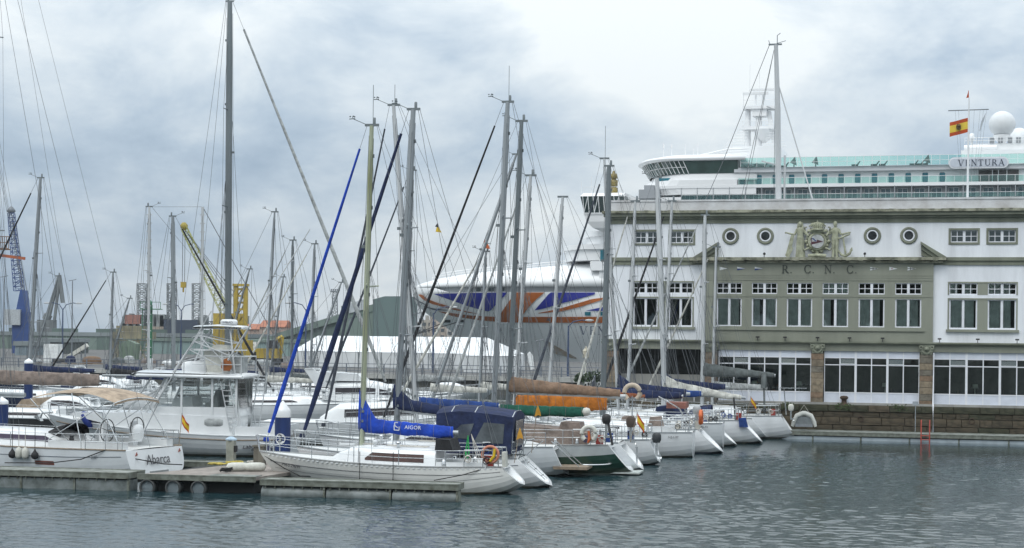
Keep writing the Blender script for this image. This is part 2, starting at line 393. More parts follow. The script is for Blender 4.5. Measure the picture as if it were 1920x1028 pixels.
mb.box(SEC0 + 0.5, SEC1 - 0.5, YC - 0.09, YC + 0.02, 6.50 + CZ, 6.585 + CZ)
mb.build('wall', OLIVE, club)['label'] = 'olive rendered centre of the front'
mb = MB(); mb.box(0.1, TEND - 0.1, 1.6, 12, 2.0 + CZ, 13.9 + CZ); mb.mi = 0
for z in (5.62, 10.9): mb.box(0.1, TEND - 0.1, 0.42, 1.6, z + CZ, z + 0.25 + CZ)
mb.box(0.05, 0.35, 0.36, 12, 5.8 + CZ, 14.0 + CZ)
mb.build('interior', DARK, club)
# mouldings
mb = MB()
mb.box(-0.06, SEC0, -0.10, 0.1, 10.60 + CZ, 10.86 + CZ); mb.box(-0.12, SEC0 - .9, -0.20, 0.1, 10.86 + CZ, 11.07 + CZ)
mb.build('string_course', OLIVE_D, club); mb = MB()
mb.box(SEC1, TEND + 0.06, -0.10, 0.1, 10.60 + CZ, 10.86 + CZ); mb.box(SEC1 + .8, TEND + 0.12, -0.20, 0.1, 10.86 + CZ, 11.07 + CZ)
mb.build('string_course', OLIVE_D, club)
mb = MB(); n = 60
for i in range(n):      # weathered drip ledge over the letters, broken edge
    a = 5.3 + (21.0 - 5.3) * i / n; b = 5.3 + (21.0 - 5.3) * (i + 1) / n
    mb.box(a, b, -0.62 + random.uniform(-.015, .02), 0.05, 10.84 + random.uniform(0, .05) + CZ, 11.06 + CZ)
mb.box(5.5, 20.8, -0.42, 0.05, 10.72 + CZ, 10.83 + CZ)
mb.build('ledge', MOSSY, club)
for s in (-1, 1):        # ends of the broken pediment
    mb = MB()
    def X(d): return TC + s * d
    mb.prism([(X(7.75), 11.07 + CZ), (X(6.2), 12.02 + CZ), (X(6.2), 11.86 + CZ), (X(7.3), 11.07 + CZ)], -0.60, 0.02)
    mb.prism([(X(7.40), 11.075 + CZ), (X(6.22), 11.80 + CZ), (X(6.22), 11.55 + CZ), (X(6.95), 11.075 + CZ)], -0.42, 0.02)
    mb.prism([(X(7.0), 11.08 + CZ), (X(6.24), 11.5 + CZ), (X(6.24), 11.2 + CZ), (X(6.6), 11.08 + CZ)], -0.28, 0.02)
    mb.build('pediment_end', OLIVE_D, club)
mb = MB()
mb.box(-0.06, TEND + 0.06, -0.06, 0.1, 13.22 + CZ, 13.52 + CZ); mb.box(-0.12, TEND + 0.12, -0.22, 0.1, 13.52 + CZ, 13.66 + CZ); mb.box(-0.3, TEND + 0.3, -0.42, 0.1, 13.66 + CZ, 13.86 + CZ)
mb.build('cornice', OLIVE_D, club)
mb = MB()
for i in range(70):
    a = -0.4 + (TEND + 0.8) * i / 70; b = -0.4 + (TEND + 0.8) * (i + 1) / 70
    mb.box(a, b, -0.55 + random.uniform(-.012, .012), 0.1, 13.865 + CZ, 14.03 + random.uniform(-0.012, .014) + CZ)
mb.build('gutter_edge', MOSSY, club)
mb = MB(); mb.box(-0.05, TEND + 0.05, -0.10, 0.3, 13.9 + CZ, 14.62 + CZ); mb.box(-0.1, TEND + 0.1, -0.15, 0.35, 14.62 + CZ, 14.73 + CZ)
mb.box(-0.05, TEND + 0.05, 0.3, 12.3, 13.9 + CZ, 14.3 + CZ); mb.build('parapet', PARAP, club)
# beam over the ground floor with its ledge
mb = MB(); mb.box(-0.3, TEND + 0.3, -0.16, 0.4, 5.25 + CZ, 5.70 + CZ); mb.build('beam', OLIVE, club)
mb = MB(); mb.box(-0.35, TEND + 0.3, -0.36, 0.3, 5.70 + CZ, 5.755 + CZ); mb.box(-0.35, TEND + 0.3, -0.42, 0.3, 5.757 + CZ, 5.85 + CZ); mb.build('ledge', OLIVE_D, club)
# windows
curtain_mesh = {}
def curtain(par, a, b, z0, z1, y, dens=1.0):
    mb = MB(); n = 14; rows = [[], []]
    for i in range(n + 1):
        x = a + (b - a) * i / n; yy = y + 0.035 * math.sin(i * 2.4 + a * 5)
        rows[0].append((x, yy, z0 + CZ)); rows[1].append((x, yy, z1 + CZ))
    mb.grid(rows); return mb.build('curtain', CURT, par)
def window(t0, t1, z0, z1, y, kind, curt=True, trim=None):
    mb = MB(); fw = 0.05; y0, y1 = y + 0.06, y + 0.14
    z0 += CZ; z1 += CZ
    mb.box(t0, t0 + fw, y0, y1, z0, z1); mb.box(t1 - fw, t1, y0, y1, z0, z1)
    mb.box(t0 + fw, t1 - fw, y0, y1, z0, z0 + fw * 1.3); mb.box(t0 + fw, t1 - fw, y0, y1, z1 - fw, z1)
    c = (t0 + t1) / 2; cw = 0.08 if kind == 'muntin' else 0.042
    mb.box(c - cw, c + cw, y0 - 0.01, y1, z0 + fw * 1.3, z1 - fw)
    sash = [(t0 + fw, c - cw), (c + cw, t1 - fw)]; w_ = []
    za, zb = z0 + fw * 1.3, z1 - fw
    for a, b in sash:
        if kind == 'muntin':
            m_ = (a + b) / 2; zm = (za + zb) / 2
            mb.box(m_ - 0.02, m_ + 0.02, y0 + 0.015, y1 - 0.01, za, zb); mb.box(a, m_ - 0.02, y0 + 0.017, y1 - 0.012, zm - 0.02, zm + 0.02); mb.box(m_ + 0.02, b, y0 + 0.017, y1 - 0.012, zm - 0.02, zm + 0.02)
        else:
            for q, r in ((a, a + 0.035), (b - 0.035, b)): mb.box(q, r, y0 + 0.01, y1, za, zb)
    wo = mb.build('window', PVC, club)
    for a, b in sash:
        p = MB(); p.add([(a, y1 - 0.02, za), (b, y1 - 0.02, za), (b, y1 - 0.02, zb), (a, y1 - 0.02, zb)], [(0, 1, 2, 3)]); p.build('pane', GLASSB, wo)
    if curt: 
        for a, b in sash:
            g = (b - a) * random.choice([0, 0, 0.2, 0.35])
            curtain(wo, a, b - g, z0 - CZ + 0.05, z1 - CZ - 0.02, y + 0.22)
    return wo
for c in upper:
    window(c - 0.79, c + 0.79, 8.77, 9.47, YC, 'muntin', random.random() < 0.3); window(c - 0.79, c + 0.79, 6.74, 8.49, YC, 'plain', True)
for a, b in side_l: window(a, b, 8.78, 9.48, YW, 'muntin', False); window(a, b, 6.70, 8.48, YW, 'plain', False)
for a, b in side_r: window(a, b, 8.78, 9.48, YW, 'muntin', True); window(a, b, 6.70, 8.48, YW, 'plain', True)
for a, b in att_l + att_r: window(a + .06, b - .06, ATT[0] + .05, ATT[1] - .05, YW + .03, 'muntin', False)
# olive piers, trims and sills round the wing windows
for pair in (side_l, side_r):
    mb = MB(); (a, b), (c, d) = pair
    mb.box(b + .003, c - .003, -0.012, 0.06, 6.66 + CZ, 8.49 + CZ); mb.box(b + .003, c - .003, -0.012, 0.06, 8.77 + CZ, 9.49 + CZ)
    for z0, z1 in ((6.66, 8.485), (8.775, 9.485)):
        mb.box(a - 0.09, a - .003, -0.03, 0.05, z0 + CZ, z1 + 0.09 + CZ); mb.box(d + .003, d + 0.09, -0.03, 0.05, z0 + CZ, z1 + 0.09 + CZ); mb.box(a - .003, d + .003, -0.034, 0.05, z1 + CZ, z1 + 0.09 + CZ)
    mb.box(a - 0.18, d + 0.18, -0.16, 0.06, 6.50 + CZ, 6.655 + CZ)
    mb.build('window_surround', OLIVE, club)
for a, b in att_l + att_r:
    mb = MB()
    mb.box(a - 0.07, a + .06, -0.035, 0.2, ATT[0] - .08 + CZ, ATT[1] + 0.07 + CZ); mb.box(b - .06, b + 0.07, -0.035, 0.2, ATT[0] - .08 + CZ, ATT[1] + 0.07 + CZ)
    mb.box(a + .06, b - .06, -0.04, 0.2, ATT[1] - .05 + CZ, ATT[1] + 0.07 + CZ); mb.box(a + .06, b - .06, -0.06, 0.2, ATT[0] - 0.08 + CZ, ATT[0] + .05 + CZ)
    mb.build('window_surround', OLIVE_D, club)
for c in (7.79, 9.97, 2 * TC - 9.97, 2 * TC - 7.77):        # round windows
    mb = MB(); z = 12.41 + CZ
    mb.lathe([(0.53, 0.02), (0.53, -0.06), (0.47, -0.10), (0.38, -0.09), (0.36, 0.02)], 32, (c, 0, z), 'y')
    ow = mb.build('round_window', OLIVE_D, club)
    mb = MB(); mb.lathe([(0.36, 0.02), (0.36, -0.07), (0.27, -0.06), (0.27, 0.02)], 28, (c, 0, z), 'y'); mb.build('frame', PVC, ow)
    mb = MB(); mb.lathe([(0.275, -0.02), (0.0001, -0.02)], 28, (c, 0, z), 'y'); mb.build('pane', mat('porthole_glass', (0.05, 0.06, 0.065), 0.08, 0.3, 2), ow)
# ground floor glazing: three bays of six lights
PANEL = mat('white_panel', (0.62, 0.66, 0.74), 0.4, 0.06, 1.2)
def bay(t0, t1):
    y = -0.02; fr = MB()
    wd = (t1 - t0) / 6
    fr.box(t0, t1, y, y + 0.12, 4.84 + CZ, 5.25 + CZ); fr.box(t0, t1, y, y + 0.12, 2.06 + CZ, 2.66 + CZ)
    go = fr.build('glazed_front', PANEL, club)
    mu = MB()
    for i in range(7):
        x = t0 + wd * i; hw_ = 0.07 if i in (2, 4) else (0.05 if i in (0, 6) else 0.032)
        a, b = max(x - hw_, t0), min(x + hw_, t1)
        mu.box(a, b, y - 0.03, y + 0.10, 2.06 + CZ, 5.247 + CZ)
    mu.box(t0, t1, y - 0.02, y + 0.09, 4.36 + CZ, 4.42 + CZ); mu.box(t0, t1, y - 0.025, y + 0.09, 2.64 + CZ, 2.705 + CZ); mu.box(t0, t1, y - 0.022, y + 0.09, 4.80 + CZ, 4.85 + CZ)
    mu.build('mullion', PVC, go)
    for i in range(6):
        a, b = t0 + wd * i + 0.03, t0 + wd * (i + 1) - 0.03
        for z0, z1, hop in ((2.705, 4.36, False), (4.42, 4.80, i in (1, 4))):
            p = MB()
            if hop:     # opening hopper, tipped out at the top
                p.add([(a, y - 0.03, z0 + CZ + 0.03), (b, y - 0.03, z0 + CZ + 0.03), (b, y + 0.08, z1 + CZ), (a, y + 0.08, z1 + CZ)], [(0, 1, 2, 3)])
            else: p.add([(a, y + 0.05, z0 + CZ), (b, y + 0.05, z0 + CZ), (b, y + 0.05, z1 + CZ), (a, y + 0.05, z1 + CZ)], [(0, 1, 2, 3)])
            p.build('pane', GLASSB, go)
            if hop:
                h = MB(); h.box(a, b, y - 0.05, y + 0.03, z0 + CZ, z0 + 0.05 + CZ); h.build('sash_rail', PVC, go)
LSH = mat('lamp_shade', (.55, .58, .52), .8); TBL = mat('table_wood', (.10, .075, .05), .6, .2, 2)
for k, x in enumerate((8.0, 9.1, 10.6, 11.9, 14.4, 15.7, 17.2, 18.6, 21.2, 22.6, 24.1, 25.3)):      # dining room behind the glass
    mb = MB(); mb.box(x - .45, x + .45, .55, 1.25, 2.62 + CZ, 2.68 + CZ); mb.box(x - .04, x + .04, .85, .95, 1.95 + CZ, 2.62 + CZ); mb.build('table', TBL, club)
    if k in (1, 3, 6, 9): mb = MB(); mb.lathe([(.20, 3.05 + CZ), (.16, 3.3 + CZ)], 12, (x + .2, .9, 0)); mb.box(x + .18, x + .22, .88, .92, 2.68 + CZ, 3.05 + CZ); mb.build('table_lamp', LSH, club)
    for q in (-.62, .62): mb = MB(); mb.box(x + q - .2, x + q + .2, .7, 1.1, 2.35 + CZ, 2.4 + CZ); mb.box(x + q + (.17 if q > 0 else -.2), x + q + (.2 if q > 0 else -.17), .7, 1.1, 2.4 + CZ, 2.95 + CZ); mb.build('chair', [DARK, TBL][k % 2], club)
for a, b in ((7.12, 12.90), (13.70, 19.47), (20.30, 26.2)): bay(a, b)
mb = MB(); mb.box(7.1, 26.3, -0.35, 0.25, 1.90 + CZ, 2.06 + CZ); mb.build('plinth', CONC, club)
# stone pillars, block by block, with carved capitals
def pillar(t0, t1, zt=5.08):
    core = MB(); core.box(t0 + .03, t1 - .03, -0.26, 0.4, 1.9 + CZ, 5.25 + CZ); po = core.build('pillar', GSTONE[2], club)
    z = 1.9; k = 0
    while z < zt - 0.1:
        h = random.uniform(0.34, 0.44); h = min(h, zt - z); j = random.uniform(-.015, .015)
        b = MB(); b.box(t0 + j, t1 + j, -0.31 + random.uniform(-.012, .012), -0.255, z + 0.012 + CZ, z + h - 0.012 + CZ)
        b.box(t0 - .02 + j, t0 + .028, -0.29, 0.3, z + 0.014 + CZ, z + h - 0.014 + CZ)
        b.build('stone', random.choice(GSTONE), po); z += h
    cp = MB(); c = (t0 + t1) / 2; w2 = (t1 - t0) / 2
    cp.prism([(c - w2 * .85, 5.10 + CZ), (c + w2 * .85, 5.10 + CZ), (c + w2 * 1.25, 5.69 + CZ), (c - w2 * 1.25, 5.69 + CZ)], -0.34, -0.1)
    for s in (-1, 1): cp.torus((c + s * w2 * .85, -0.36, 5.52 + CZ), 0.10, 0.05, 'y', 10, 5); cp.tube([(c + s * .1, -0.36, 5.15 + CZ), (c + s * w2 * .7, -0.38, 5.3 + CZ), (c + s * w2 * .5, -0.36, 5.55 + CZ)], 0.05, 5)
    cp.lathe([(0.001, -0.16), (0.13, -0.10), (0.16, 0.0)], 10, (c, -0.33, 5.42 + CZ), 'y')
    cp.build('capital', OLIVE_D, po)
for a, b in ((-0.28, 0.72), (6.32, 7.08), (12.93, 13.67), (19.50, 20.27), (26.2, 26.8)): pillar(a, b)
# open terrace on the left: concrete parapet with white rail
mb = MB(); mb.box(0.72, 6.32, 0.9, 1.05, 1.9 + CZ, 3.62 + CZ); mb.build('terrace_wall', CONC, club)
mb = MB(); mb.box(0.72, 6.32, 0.5, 0.66, 2.42 + CZ, 2.52 + CZ)
for i in range(8): mb.box(0.8 + i * .78, .86 + i * .78, 0.55, 0.61, 1.9 + CZ, 2.42 + CZ)
mb.build('terrace_rail', PVC, club)
# lettering, pennants, spotlights
for ch, u in (('R', 11.03), ('C', 12.40), ('N', 13.66), ('C', 15.0)):
    serif_text('letter', ch, 0.50, BRONZE, club, (u, YC - 0.002, 10.08 + CZ), 0.05); serif_text('letter_stop', '.', 0.5, BRONZE, club, (u + 0.50, YC - 0.002, 10.08 + CZ), 0.05)
PW, PB, PR = mat('flag_white', (0.72, 0.74, 0.74), 0.8), mat('flag_blue', (0.03, 0.06, 0.22), 0.8), mat('flag_red', (0.35, 0.03, 0.02), 0.8)
def wall_pennant(t, z, cols):
    mb = MB(); L, h = 0.5, 0.22
    mb.prism([(t, z - h / 2 + CZ), (t + L, z + CZ), (t, z + h / 2 + CZ)], YC - 0.02, YC - 0.001)
    po = mb.build('pennant', PW, club)
    if cols == 'half': b = MB(); b.prism([(t, z - h / 2 + CZ), (t + L, z + CZ), (t, z + CZ)], YC - 0.024, YC - 0.019); b.build('stripe', PB, po)
    if cols == 'cross':
        b = MB(); b.prism([(t + .15, z - .075 + CZ), (t + .19, z - .07 + CZ), (t + .19, z + .07 + CZ), (t + .15, z + .075 + CZ)], YC - 0.024, YC - 0.019); b.prism([(t, z - .02 + CZ), (t + .42, z - .02 + CZ), (t + .42, z + .02 + CZ), (t, z + .02 + CZ)], YC - 0.0245, YC - 0.019); b.build('stripe', BRONZE, po)
    if cols == 'dot': b = MB(); b.lathe([(.035, -0.024), (.035, -0.019)], 10, (t + .16, YC, z + CZ), 'y'); b.build('stripe', PR, po)
for t, k in ((7.15, 'swallow'), (8.25, 'half'), (9.35, 'half'), (16.45, 'cross'), (17.6, 'dot'), (18.7, 'cross')): wall_pennant(t, 10.36, k)
for t in (9.6, 11.3, 13.3, 15.25, 17.25, 20.65, 22.9, 25.2):
    mb = MB(); mb.box(t - .11, t + .11, -0.62, -0.36, 6.02 + CZ, 6.11 + CZ); mb.box(t - .02, t + .02, -0.45, -0.40, 5.85 + CZ, 6.02 + CZ); mb.build('spotlight', BLACK, club)
for t in (9.95, 16.12): mb = MB(); mb.lathe([(.07, -0.1), (.09, 0.08)], 10, (t, -0.45, 11.28 + CZ), 'y'); mb.box(t - .02, t + .02, -0.47, -0.42, 11.06 + CZ, 11.22 + CZ); mb.build('spotlight', BLACK, club)
mb = MB(); mb.tube([(SEC1 + 0.06, -0.9, 0.25 + CZ), (SEC1 + 0.06, -0.98, 0.4 + CZ), (SEC1 + 0.06, -0.98, 1.98 + CZ), (SEC1 + 0.06, -0.45, 2.05 + CZ), (SEC1 + 0.06, -0.45, 5.2 + CZ)], 0.055, 6); mb.build('downpipe', PVC, club)
# crest between the two figures
fy = -0.32
cz0 = 11.07 + CZ
mb = MB(); c = 13.21; z = 12.05 + CZ
mb.lathe([(0.56, 0.06), (0.60, -0.06), (0.54, -0.17), (0.45, -0.20), (0.40, -0.12)], 30, (c, fy + .1, z), 'y')
for k in range(16):
    a = 2 * math.pi * k / 16; r = .63 + .06 * math.cos(4 * a)
    mb.lathe([(0.001, -.1), (.12, -.06), (.13, .1)], 8, (c + r * math.cos(a), fy + .12, z + r * math.sin(a)), 'y')
for s in (-1, 1):
    mb.tube([(c + s * .55, fy, z + .35), (c + s * .75, fy - .02, z + .6), (c + s * .78, fy - .02, z + .85), (c + s * .66, fy - .02, z + .9)], [.09, .08, .07, .05], 6)
    mb.tube([(c + s * .5, fy, z - .4), (c + s * .8, fy - .02, z - .55), (c + s * .86, fy - .02, z - .4)], [.08, .07, .05], 6)
mb.tube([(c - .6, fy, z + .66), (c, fy - .06, z + .6), (c + .6, fy, z + .66)], .10, 7)
mb.tube([(c - .55, fy, cz0 + .08), (c, fy - .05, cz0 + .12), (c + .55, fy, cz0 + .08)], .12, 7)
crest = mb.build('crest', RELIEF, club); crest['label'] = 'carved cartouche with crown and club pennant'
mb = MB(); mb.lathe([(0.42, -0.27), (0.0001, -0.27)], 30, (c, fy + .1, z), 'y'); mb.build('medallion', PW, crest)
mb = MB(); yy = fy - 0.175; mb.prism([(c - .33, z - .03), (c + .38, z - .02), (c - .33, z - .2)], yy - .01, yy); mb.prism([(c - .02, z + .1), (c + .38, z - .02), (c - .02, z - .04)], yy - .012, yy); mb.box(c - .37, c - .33, yy - .02, yy, z - .24, z + .22)
mb.mi = 1; mb.prism([(c - .33, z + .2), (c - .22, z + .18), (c - .02, z + .0), (c - .12, z + .0)], yy - .014, yy); mb.build('pennant', [mat('maroon', (0.07, 0.02, 0.03), 0.7), PB], crest)
mb = MB(); zc = 13.02 + CZ
mb.lathe([(.42, 0), (.46, .06), (.42, .10), (.42, .12)], 20, (c, fy + .05, zc - .3)); 
for k in range(9):
    x = -0.44 + .88 * k / 8; mb.tube([(c + x * .92, fy - .05, zc - .18), (c + x * 1.12, fy - .10, zc - .02), (c + x * .75, fy - .06, zc + .13), (c + x * .1, fy - .02, zc + .2)], [.045, .06, .05, .035], 6)
mb.lathe([(.001, -.06), (.07, 0), (.001, .07)], 10, (c, fy, zc + .24)); mb.box(c - .02, c + .02, fy - .02, fy + .02, zc + .28, zc + .38)
mb.build('crown', RELIEF, crest)
def ring(cx, cy, z, rx, ry, n=14, ph=0, wob=0): return [(cx + (rx + wob * math.cos(5 * a_)) * math.cos(a_), cy + (ry + wob * math.sin(5 * a_)) * math.sin(a_), z) for a_ in [2 * math.pi * j / n for j in range(n)]]
def figure(cx, s, skirt):
    """standing figure in high relief; s is the side of the outstretched arm"""
    H0 = cz0; mb = MB(); yb = fy + .06
    if skirt:
        prof = [(0.0, .30, .17, .03), (.12, .29, .17, .035), (.5, .25, .16, .03), (.9, .235, .16, .02), (1.12, .225, .15, .012), (1.3, .19, .13, 0), (1.36, .175, .12, 0), (1.5, .20, .14, 0), (1.68, .235, .15, 0), (1.8, .22, .12, 0), (1.86, .09, .08, 0), (1.93, .07, .07, 0)]
        mb.grid([ring(cx, yb, H0 + z, rx, ry, 20, 0, w_) for z, rx, ry, w_ in prof], True)
    else:
        for q, dx in ((-1, -.10), (1, .10)):
            mb.grid([ring(cx + dx + (q * .02 if z < .4 else 0), yb, H0 + z, rx, ry, 10) for z, rx, ry in [(0, .10, .15), (.08, .085, .12), (.45, .10, .11), (.65, .11, .12), (1.0, .135, .14), (1.2, .14, .14)]], True)
        mb.grid([ring(cx, yb, H0 + z, rx, ry, 16) for z, rx, ry in [(1.02, .20, .13), (1.2, .23, .15), (1.4, .19, .13), (1.6, .235, .15), (1.76, .25, .13), (1.84, .10, .08), (1.92, .075, .07)]], True)
    mb.grid([ring(cx + dx, yb - .03, H0 + z, rx, ry, 12) for z, rx, ry, dx in [(1.88, .06, .07, 0), (1.95, .10, .11, 0), (2.05, .125, .13, 0), (2.15, .115, .12, 0), (2.22, .06, .06, 0), (2.235, .01, .01, 0)]], True)
    if skirt: mb.tube([(cx - .1, yb, H0 + 2.15), (cx - .14, yb, H0 + 1.9), (cx - .16, yb - .02, H0 + 1.66)], .06, 6); mb.tube([(cx + .1, yb, H0 + 2.15), (cx + .14, yb, H0 + 1.9), (cx + .16, yb - .02, H0 + 1.66)], .06, 6)
    mb.tube([(cx + s * .19, yb, H0 + 1.74), (cx + s * .34, yb - .04, H0 + 1.42), (cx + s * .52, yb - .06, H0 + 1.44), (cx + s * .86, yb - .06, H0 + 1.53)], [.085, .075, .06, .05], 8)
    mb.tube([(cx - s * .19, yb, H0 + 1.74), (cx - s * .32, yb - .03, H0 + 1.45), (cx - s * .42, yb - .04, H0 + 1.38), (cx - s * .52, yb - .04, H0 + 1.7)], [.085, .075, .065, .05], 8)
    mb.lathe([(.001, -.07), (.065, 0), (.001, .07)], 8, (cx + s * .9, yb - .06, H0 + 1.52))
    o = mb.build('figure', RELIEF, crest); return o
figure(12.15, -1, True); figure(14.30, 1, False)
mb = MB()      # steering oar
mb.prism([(11.62, 12.55 + CZ), (11.80, 12.5 + CZ), (11.66, 11.75 + CZ), (11.72, 11.62 + CZ), (11.50, 11.08 + CZ), (11.30, 11.09 + CZ), (11.24, 11.2 + CZ), (11.33, 11.45 + CZ), (11.45, 11.9 + CZ)], fy - .02, fy + .06); mb.build('steering_oar', RELIEF, crest)
mb = MB()      # anchor
mb.tube([(14.75, fy, 12.45 + CZ), (14.95, fy, 11.25 + CZ)], [.05, .07], 7); mb.tube([(14.52, fy, 11.45 + CZ), (14.68, fy, 11.22 + CZ), (14.95, fy, 11.14 + CZ), (15.2, fy, 11.3 + CZ), (15.3, fy, 11.55 + CZ)], [.05, .08, .09, .08, .05], 7)
mb.tube([(14.5, fy - .03, 12.2 + CZ), (15.2, fy - .03, 12.5 + CZ)], .06, 6); mb.prism([(15.18, 11.5 + CZ), (15.38, 11.45 + CZ), (15.34, 11.7 + CZ)], fy - .04, fy + .04); mb.prism([(14.42, 11.4 + CZ), (14.62, 11.4 + CZ), (14.48, 11.6 + CZ)], fy - .04, fy + .04); mb.build('anchor', RELIEF, crest)
# ---------------------------------------------------------------- quay wall in front, stone by stone
qw = empty('quay_wall', (BP.x, BP.y, 0), -PHI)
tag(qw, 'mossy brown stone block quay wall under the yacht club house', 'wall')
mb = MB(); mb.box(-0.9, 45, -0.80, -0.56, -2, 1.93); mb.build('backing', mat('dark_joint', (0.05, 0.043, 0.03), 0.95), qw)
rows = [(-0.25, 0.22, 3), (0.235, 0.70, 1), (0.715, 1.18, 2), (1.195, 1.52, 1), (1.535, 1.93, 0)]
ustone = []
for k in range(8):
    mb = MB(); j = lambda: random.uniform(-0.03, 0.03)
    cr_ = [(-.5 + j() * .3, -.5 + j()), (.5 + j() * .3, -.5 + j()), (.5 + j() * .3, .5 + j()), (-.5 + j() * .3, .5 + j())]
    e_ = 0.05
    mb.add([(a, 0.5, b) for a, b in cr_] + [(a * .99, -.3, b * .97) for a, b in cr_] + [(a * .96, -.5 + j() * 4, b * .90) for a, b in cr_],
           [(8, 9, 10, 11)] + [(i + 4, (i + 1) % 4 + 4, (i + 1) % 4 + 8, i + 8) for i in range(4)] + [(i, (i + 1) % 4, (i + 1) % 4 + 4, i + 4) for i in range(4)])
    me = bpy.data.meshes.new('stone'); me.from_pydata(mb.v, [], mb.f); me.materials.append(QSTONE[0]); ustone.append(me)
sv = {}
for (z0, z1, mi) in rows:
    x = -0.9
    while x < 30:
        wd = random.uniform(0.55, 1.9); mi2 = mi if random.random() < 0.72 else random.randint(0, 3 if z0 < .2 else 2)
        k = (random.randint(0, 7), mi2)
        if k not in sv:
            me = ustone[k[0]].copy(); me.materials.clear(); me.materials.append(QSTONE[mi2]); sv[k] = me
        o = put('stone', sv[k], qw); o.location = (x + wd / 2, -0.87 + random.uniform(-.03, .02) - (0.05 if mi == 0 else 0), (z0 + z1) / 2); o.scale = (wd - 0.006, 0.14, z1 - z0 + .006)
        x += wd
# ================================================================ the cruise ship
SHP = math.radians(15)
S0 = at(1500, 640, 300); S0.z = 0
SHIPW = mat('ship_white_paint', (0.78, 0.79, 0.795), 0.35, 0.04, 0.06, streak=True)
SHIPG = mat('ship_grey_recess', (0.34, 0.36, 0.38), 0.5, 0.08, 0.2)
SHIPB = mat('livery_blue', (0.012, 0.018, 0.25), 0.35, 0.08, 0.1)
SHIPR = mat('livery_rust_red', (0.40, 0.105, 0.012), 0.4, 0.15, 0.1)
SHIPD = mat('livery_dark_line', (0.05, 0.07, 0.10), 0.4)
SHIPN = mat('ship_window_teal', (0.02, 0.16, 0.21), 0.12, 0.2, 0.5)
SHIPK = mat('ship_window_dark', (0.03, 0.055, 0.055), 0.10, 0.3, 0.4)
TEALG = glass('ship_teal_glass', (0.80, 0.975, 0.94), (0.85, 1.0, 0.97), 0.95, 0.05)
ship = empty('cruise_ship', (S0.x, S0.y, 0), -SHP)
tag(ship, 'huge white cruise ship with blue and rust flag livery on its bow', 'ship')
CY = 16.0
def itp(x, tab):
    if x <= tab[0][0]: return tab[0][1]
    for (a, b), (c, d) in zip(tab, tab[1:]):
        if x <= c: return b + (d - b) * (x - a) / (c - a)
    return tab[-1][1]
STEM = [(-2, -57.5), (0, -59.5), (3.4, -63.6), (5.2, -65.8), (7.35, -69.5), (9.9, -73.0), (10.7, -74.4), (12, -75.9), (13.6, -76.9), (15.0, -76.9), (16.0, -76.4), (18, -76.0)]
def hull_y(x, z):
    """distance of the near shell plating from the ship's near side plane"""
    xs = itp(z, STEM); k = max(0.0, min(1.0, z / 15.0))
    ln = 62 - 24 * k; tt = max(0.0, min(1.0, (x - xs) / ln))
    f = 1 - (1 - tt) ** (1.75 + 0.55 * k)
    return CY - 16.0 * f ** (1.0 - 0.22 * k)
def ship_px(u, v, y=None):
    x, z = -40.0, 10.0; yy = y if y is not None else 4.0
    for _ in range(12):
        rx, rz = ray(u, v)
        px, py = S0.x + yy * math.sin(SHP), S0.y + yy * math.cos(SHP)
        t = (rx * py - px) / (math.cos(SHP) + rx * math.sin(SHP)); Y = py - t * math.sin(SHP)
        x, z = t, EYE + rz * Y
        if y is None: yy = 0.5 * yy + 0.5 * hull_y(x, z)
    return x, yy, z
mb = MB(); rows = []
zs = [-1, 1, 3, 5, 7, 9, 10.5, 12, 13.2, 14.4]
for z in zs:
    xs = itp(z, STEM); r = [(xs, CY, z)]
    for k in range(1, 34):
        x = xs + (105 - xs) * (k / 33) ** 2.0; r.append((x, hull_y(x, z), z))
    rows.append(r)
mb.grid([[(x, y, z) for x, y, z in r] for r in rows]); mb.grid([[(x, 2 * CY - y, z) for x, y, z in r] for r in rows])
top = rows[-1]; n = len(top)
mb.add([p for p in top] + [(x, 2 * CY - y, z) for x, y, z in top], [(i, i + 1, n + i + 1, n + i) for i in range(n - 1)])
# bow bulwark: the stem rises above the mooring deck
bul = []
for z in (14.4, 15.1, 15.9):
    xs = itp(z, STEM); bul.append([(xs + (-66.5 - xs) * k / 12, hull_y(xs + (-66.5 - xs) * k / 12, z) if k else CY, min(z, 15.9 - max(0, k - 5) * .215)) for k in range(13)])
mb.grid(bul); mb.grid([[(x, 2 * CY - y, z) for x, y, z in r] for r in bul])
ship_hull = mb.build('hull', SHIPW, ship)
def ribbon(name, upper_, lower_, m, n=26, across=4):
    u0, u1 = upper_[0][0], upper_[-1][0]; rows = []
    for i in range(n + 1):
        u = u0 + (u1 - u0) * i / n; va, vb = itp(u, upper_), itp(u, lower_); r = []
        for j in range(across + 1):
            x, y, z = ship_px(u, va + (vb - va) * j / across); r.append((x - .02, hull_y(x, z) - .16, z))
        rows.append(r)
    b = MB(); b.grid(rows); return b.build(name, m, ship_hull)
ribbon('livery_stripe', [(815, 551.5), (880, 549.5), (952, 548.5)], [(815, 552), (830, 557.5), (850, 564.5), (880, 575), (905, 582), (918, 585), (952, 549)], SHIPB)
def diag(name, left, right, m, n=10):
    rows = []
    v0, v1 = left[0][1], left[-1][1]; li = [(v, u) for u, v in left]; ri = [(v, u) for u, v in right]
    for i in range(n + 1):
        v = v0 + (v1 - v0) * i / n; ua, ub = itp(v, li), itp(v, ri); r = []
        for j in range(13):
            x, y, z = ship_px(ua + (ub - ua) * j / 12, v); r.append((x - .02, hull_y(x, z) - .17, z))
        rows.append(r)
    b = MB(); b.grid(rows); return b.build(name, m, ship_hull)
diag('livery_stripe', [(967, 548.5), (951, 571), (935, 594.5)], [(1021.7, 548.5), (1002, 565), (989, 580), (978, 594.5)], SHIPR)
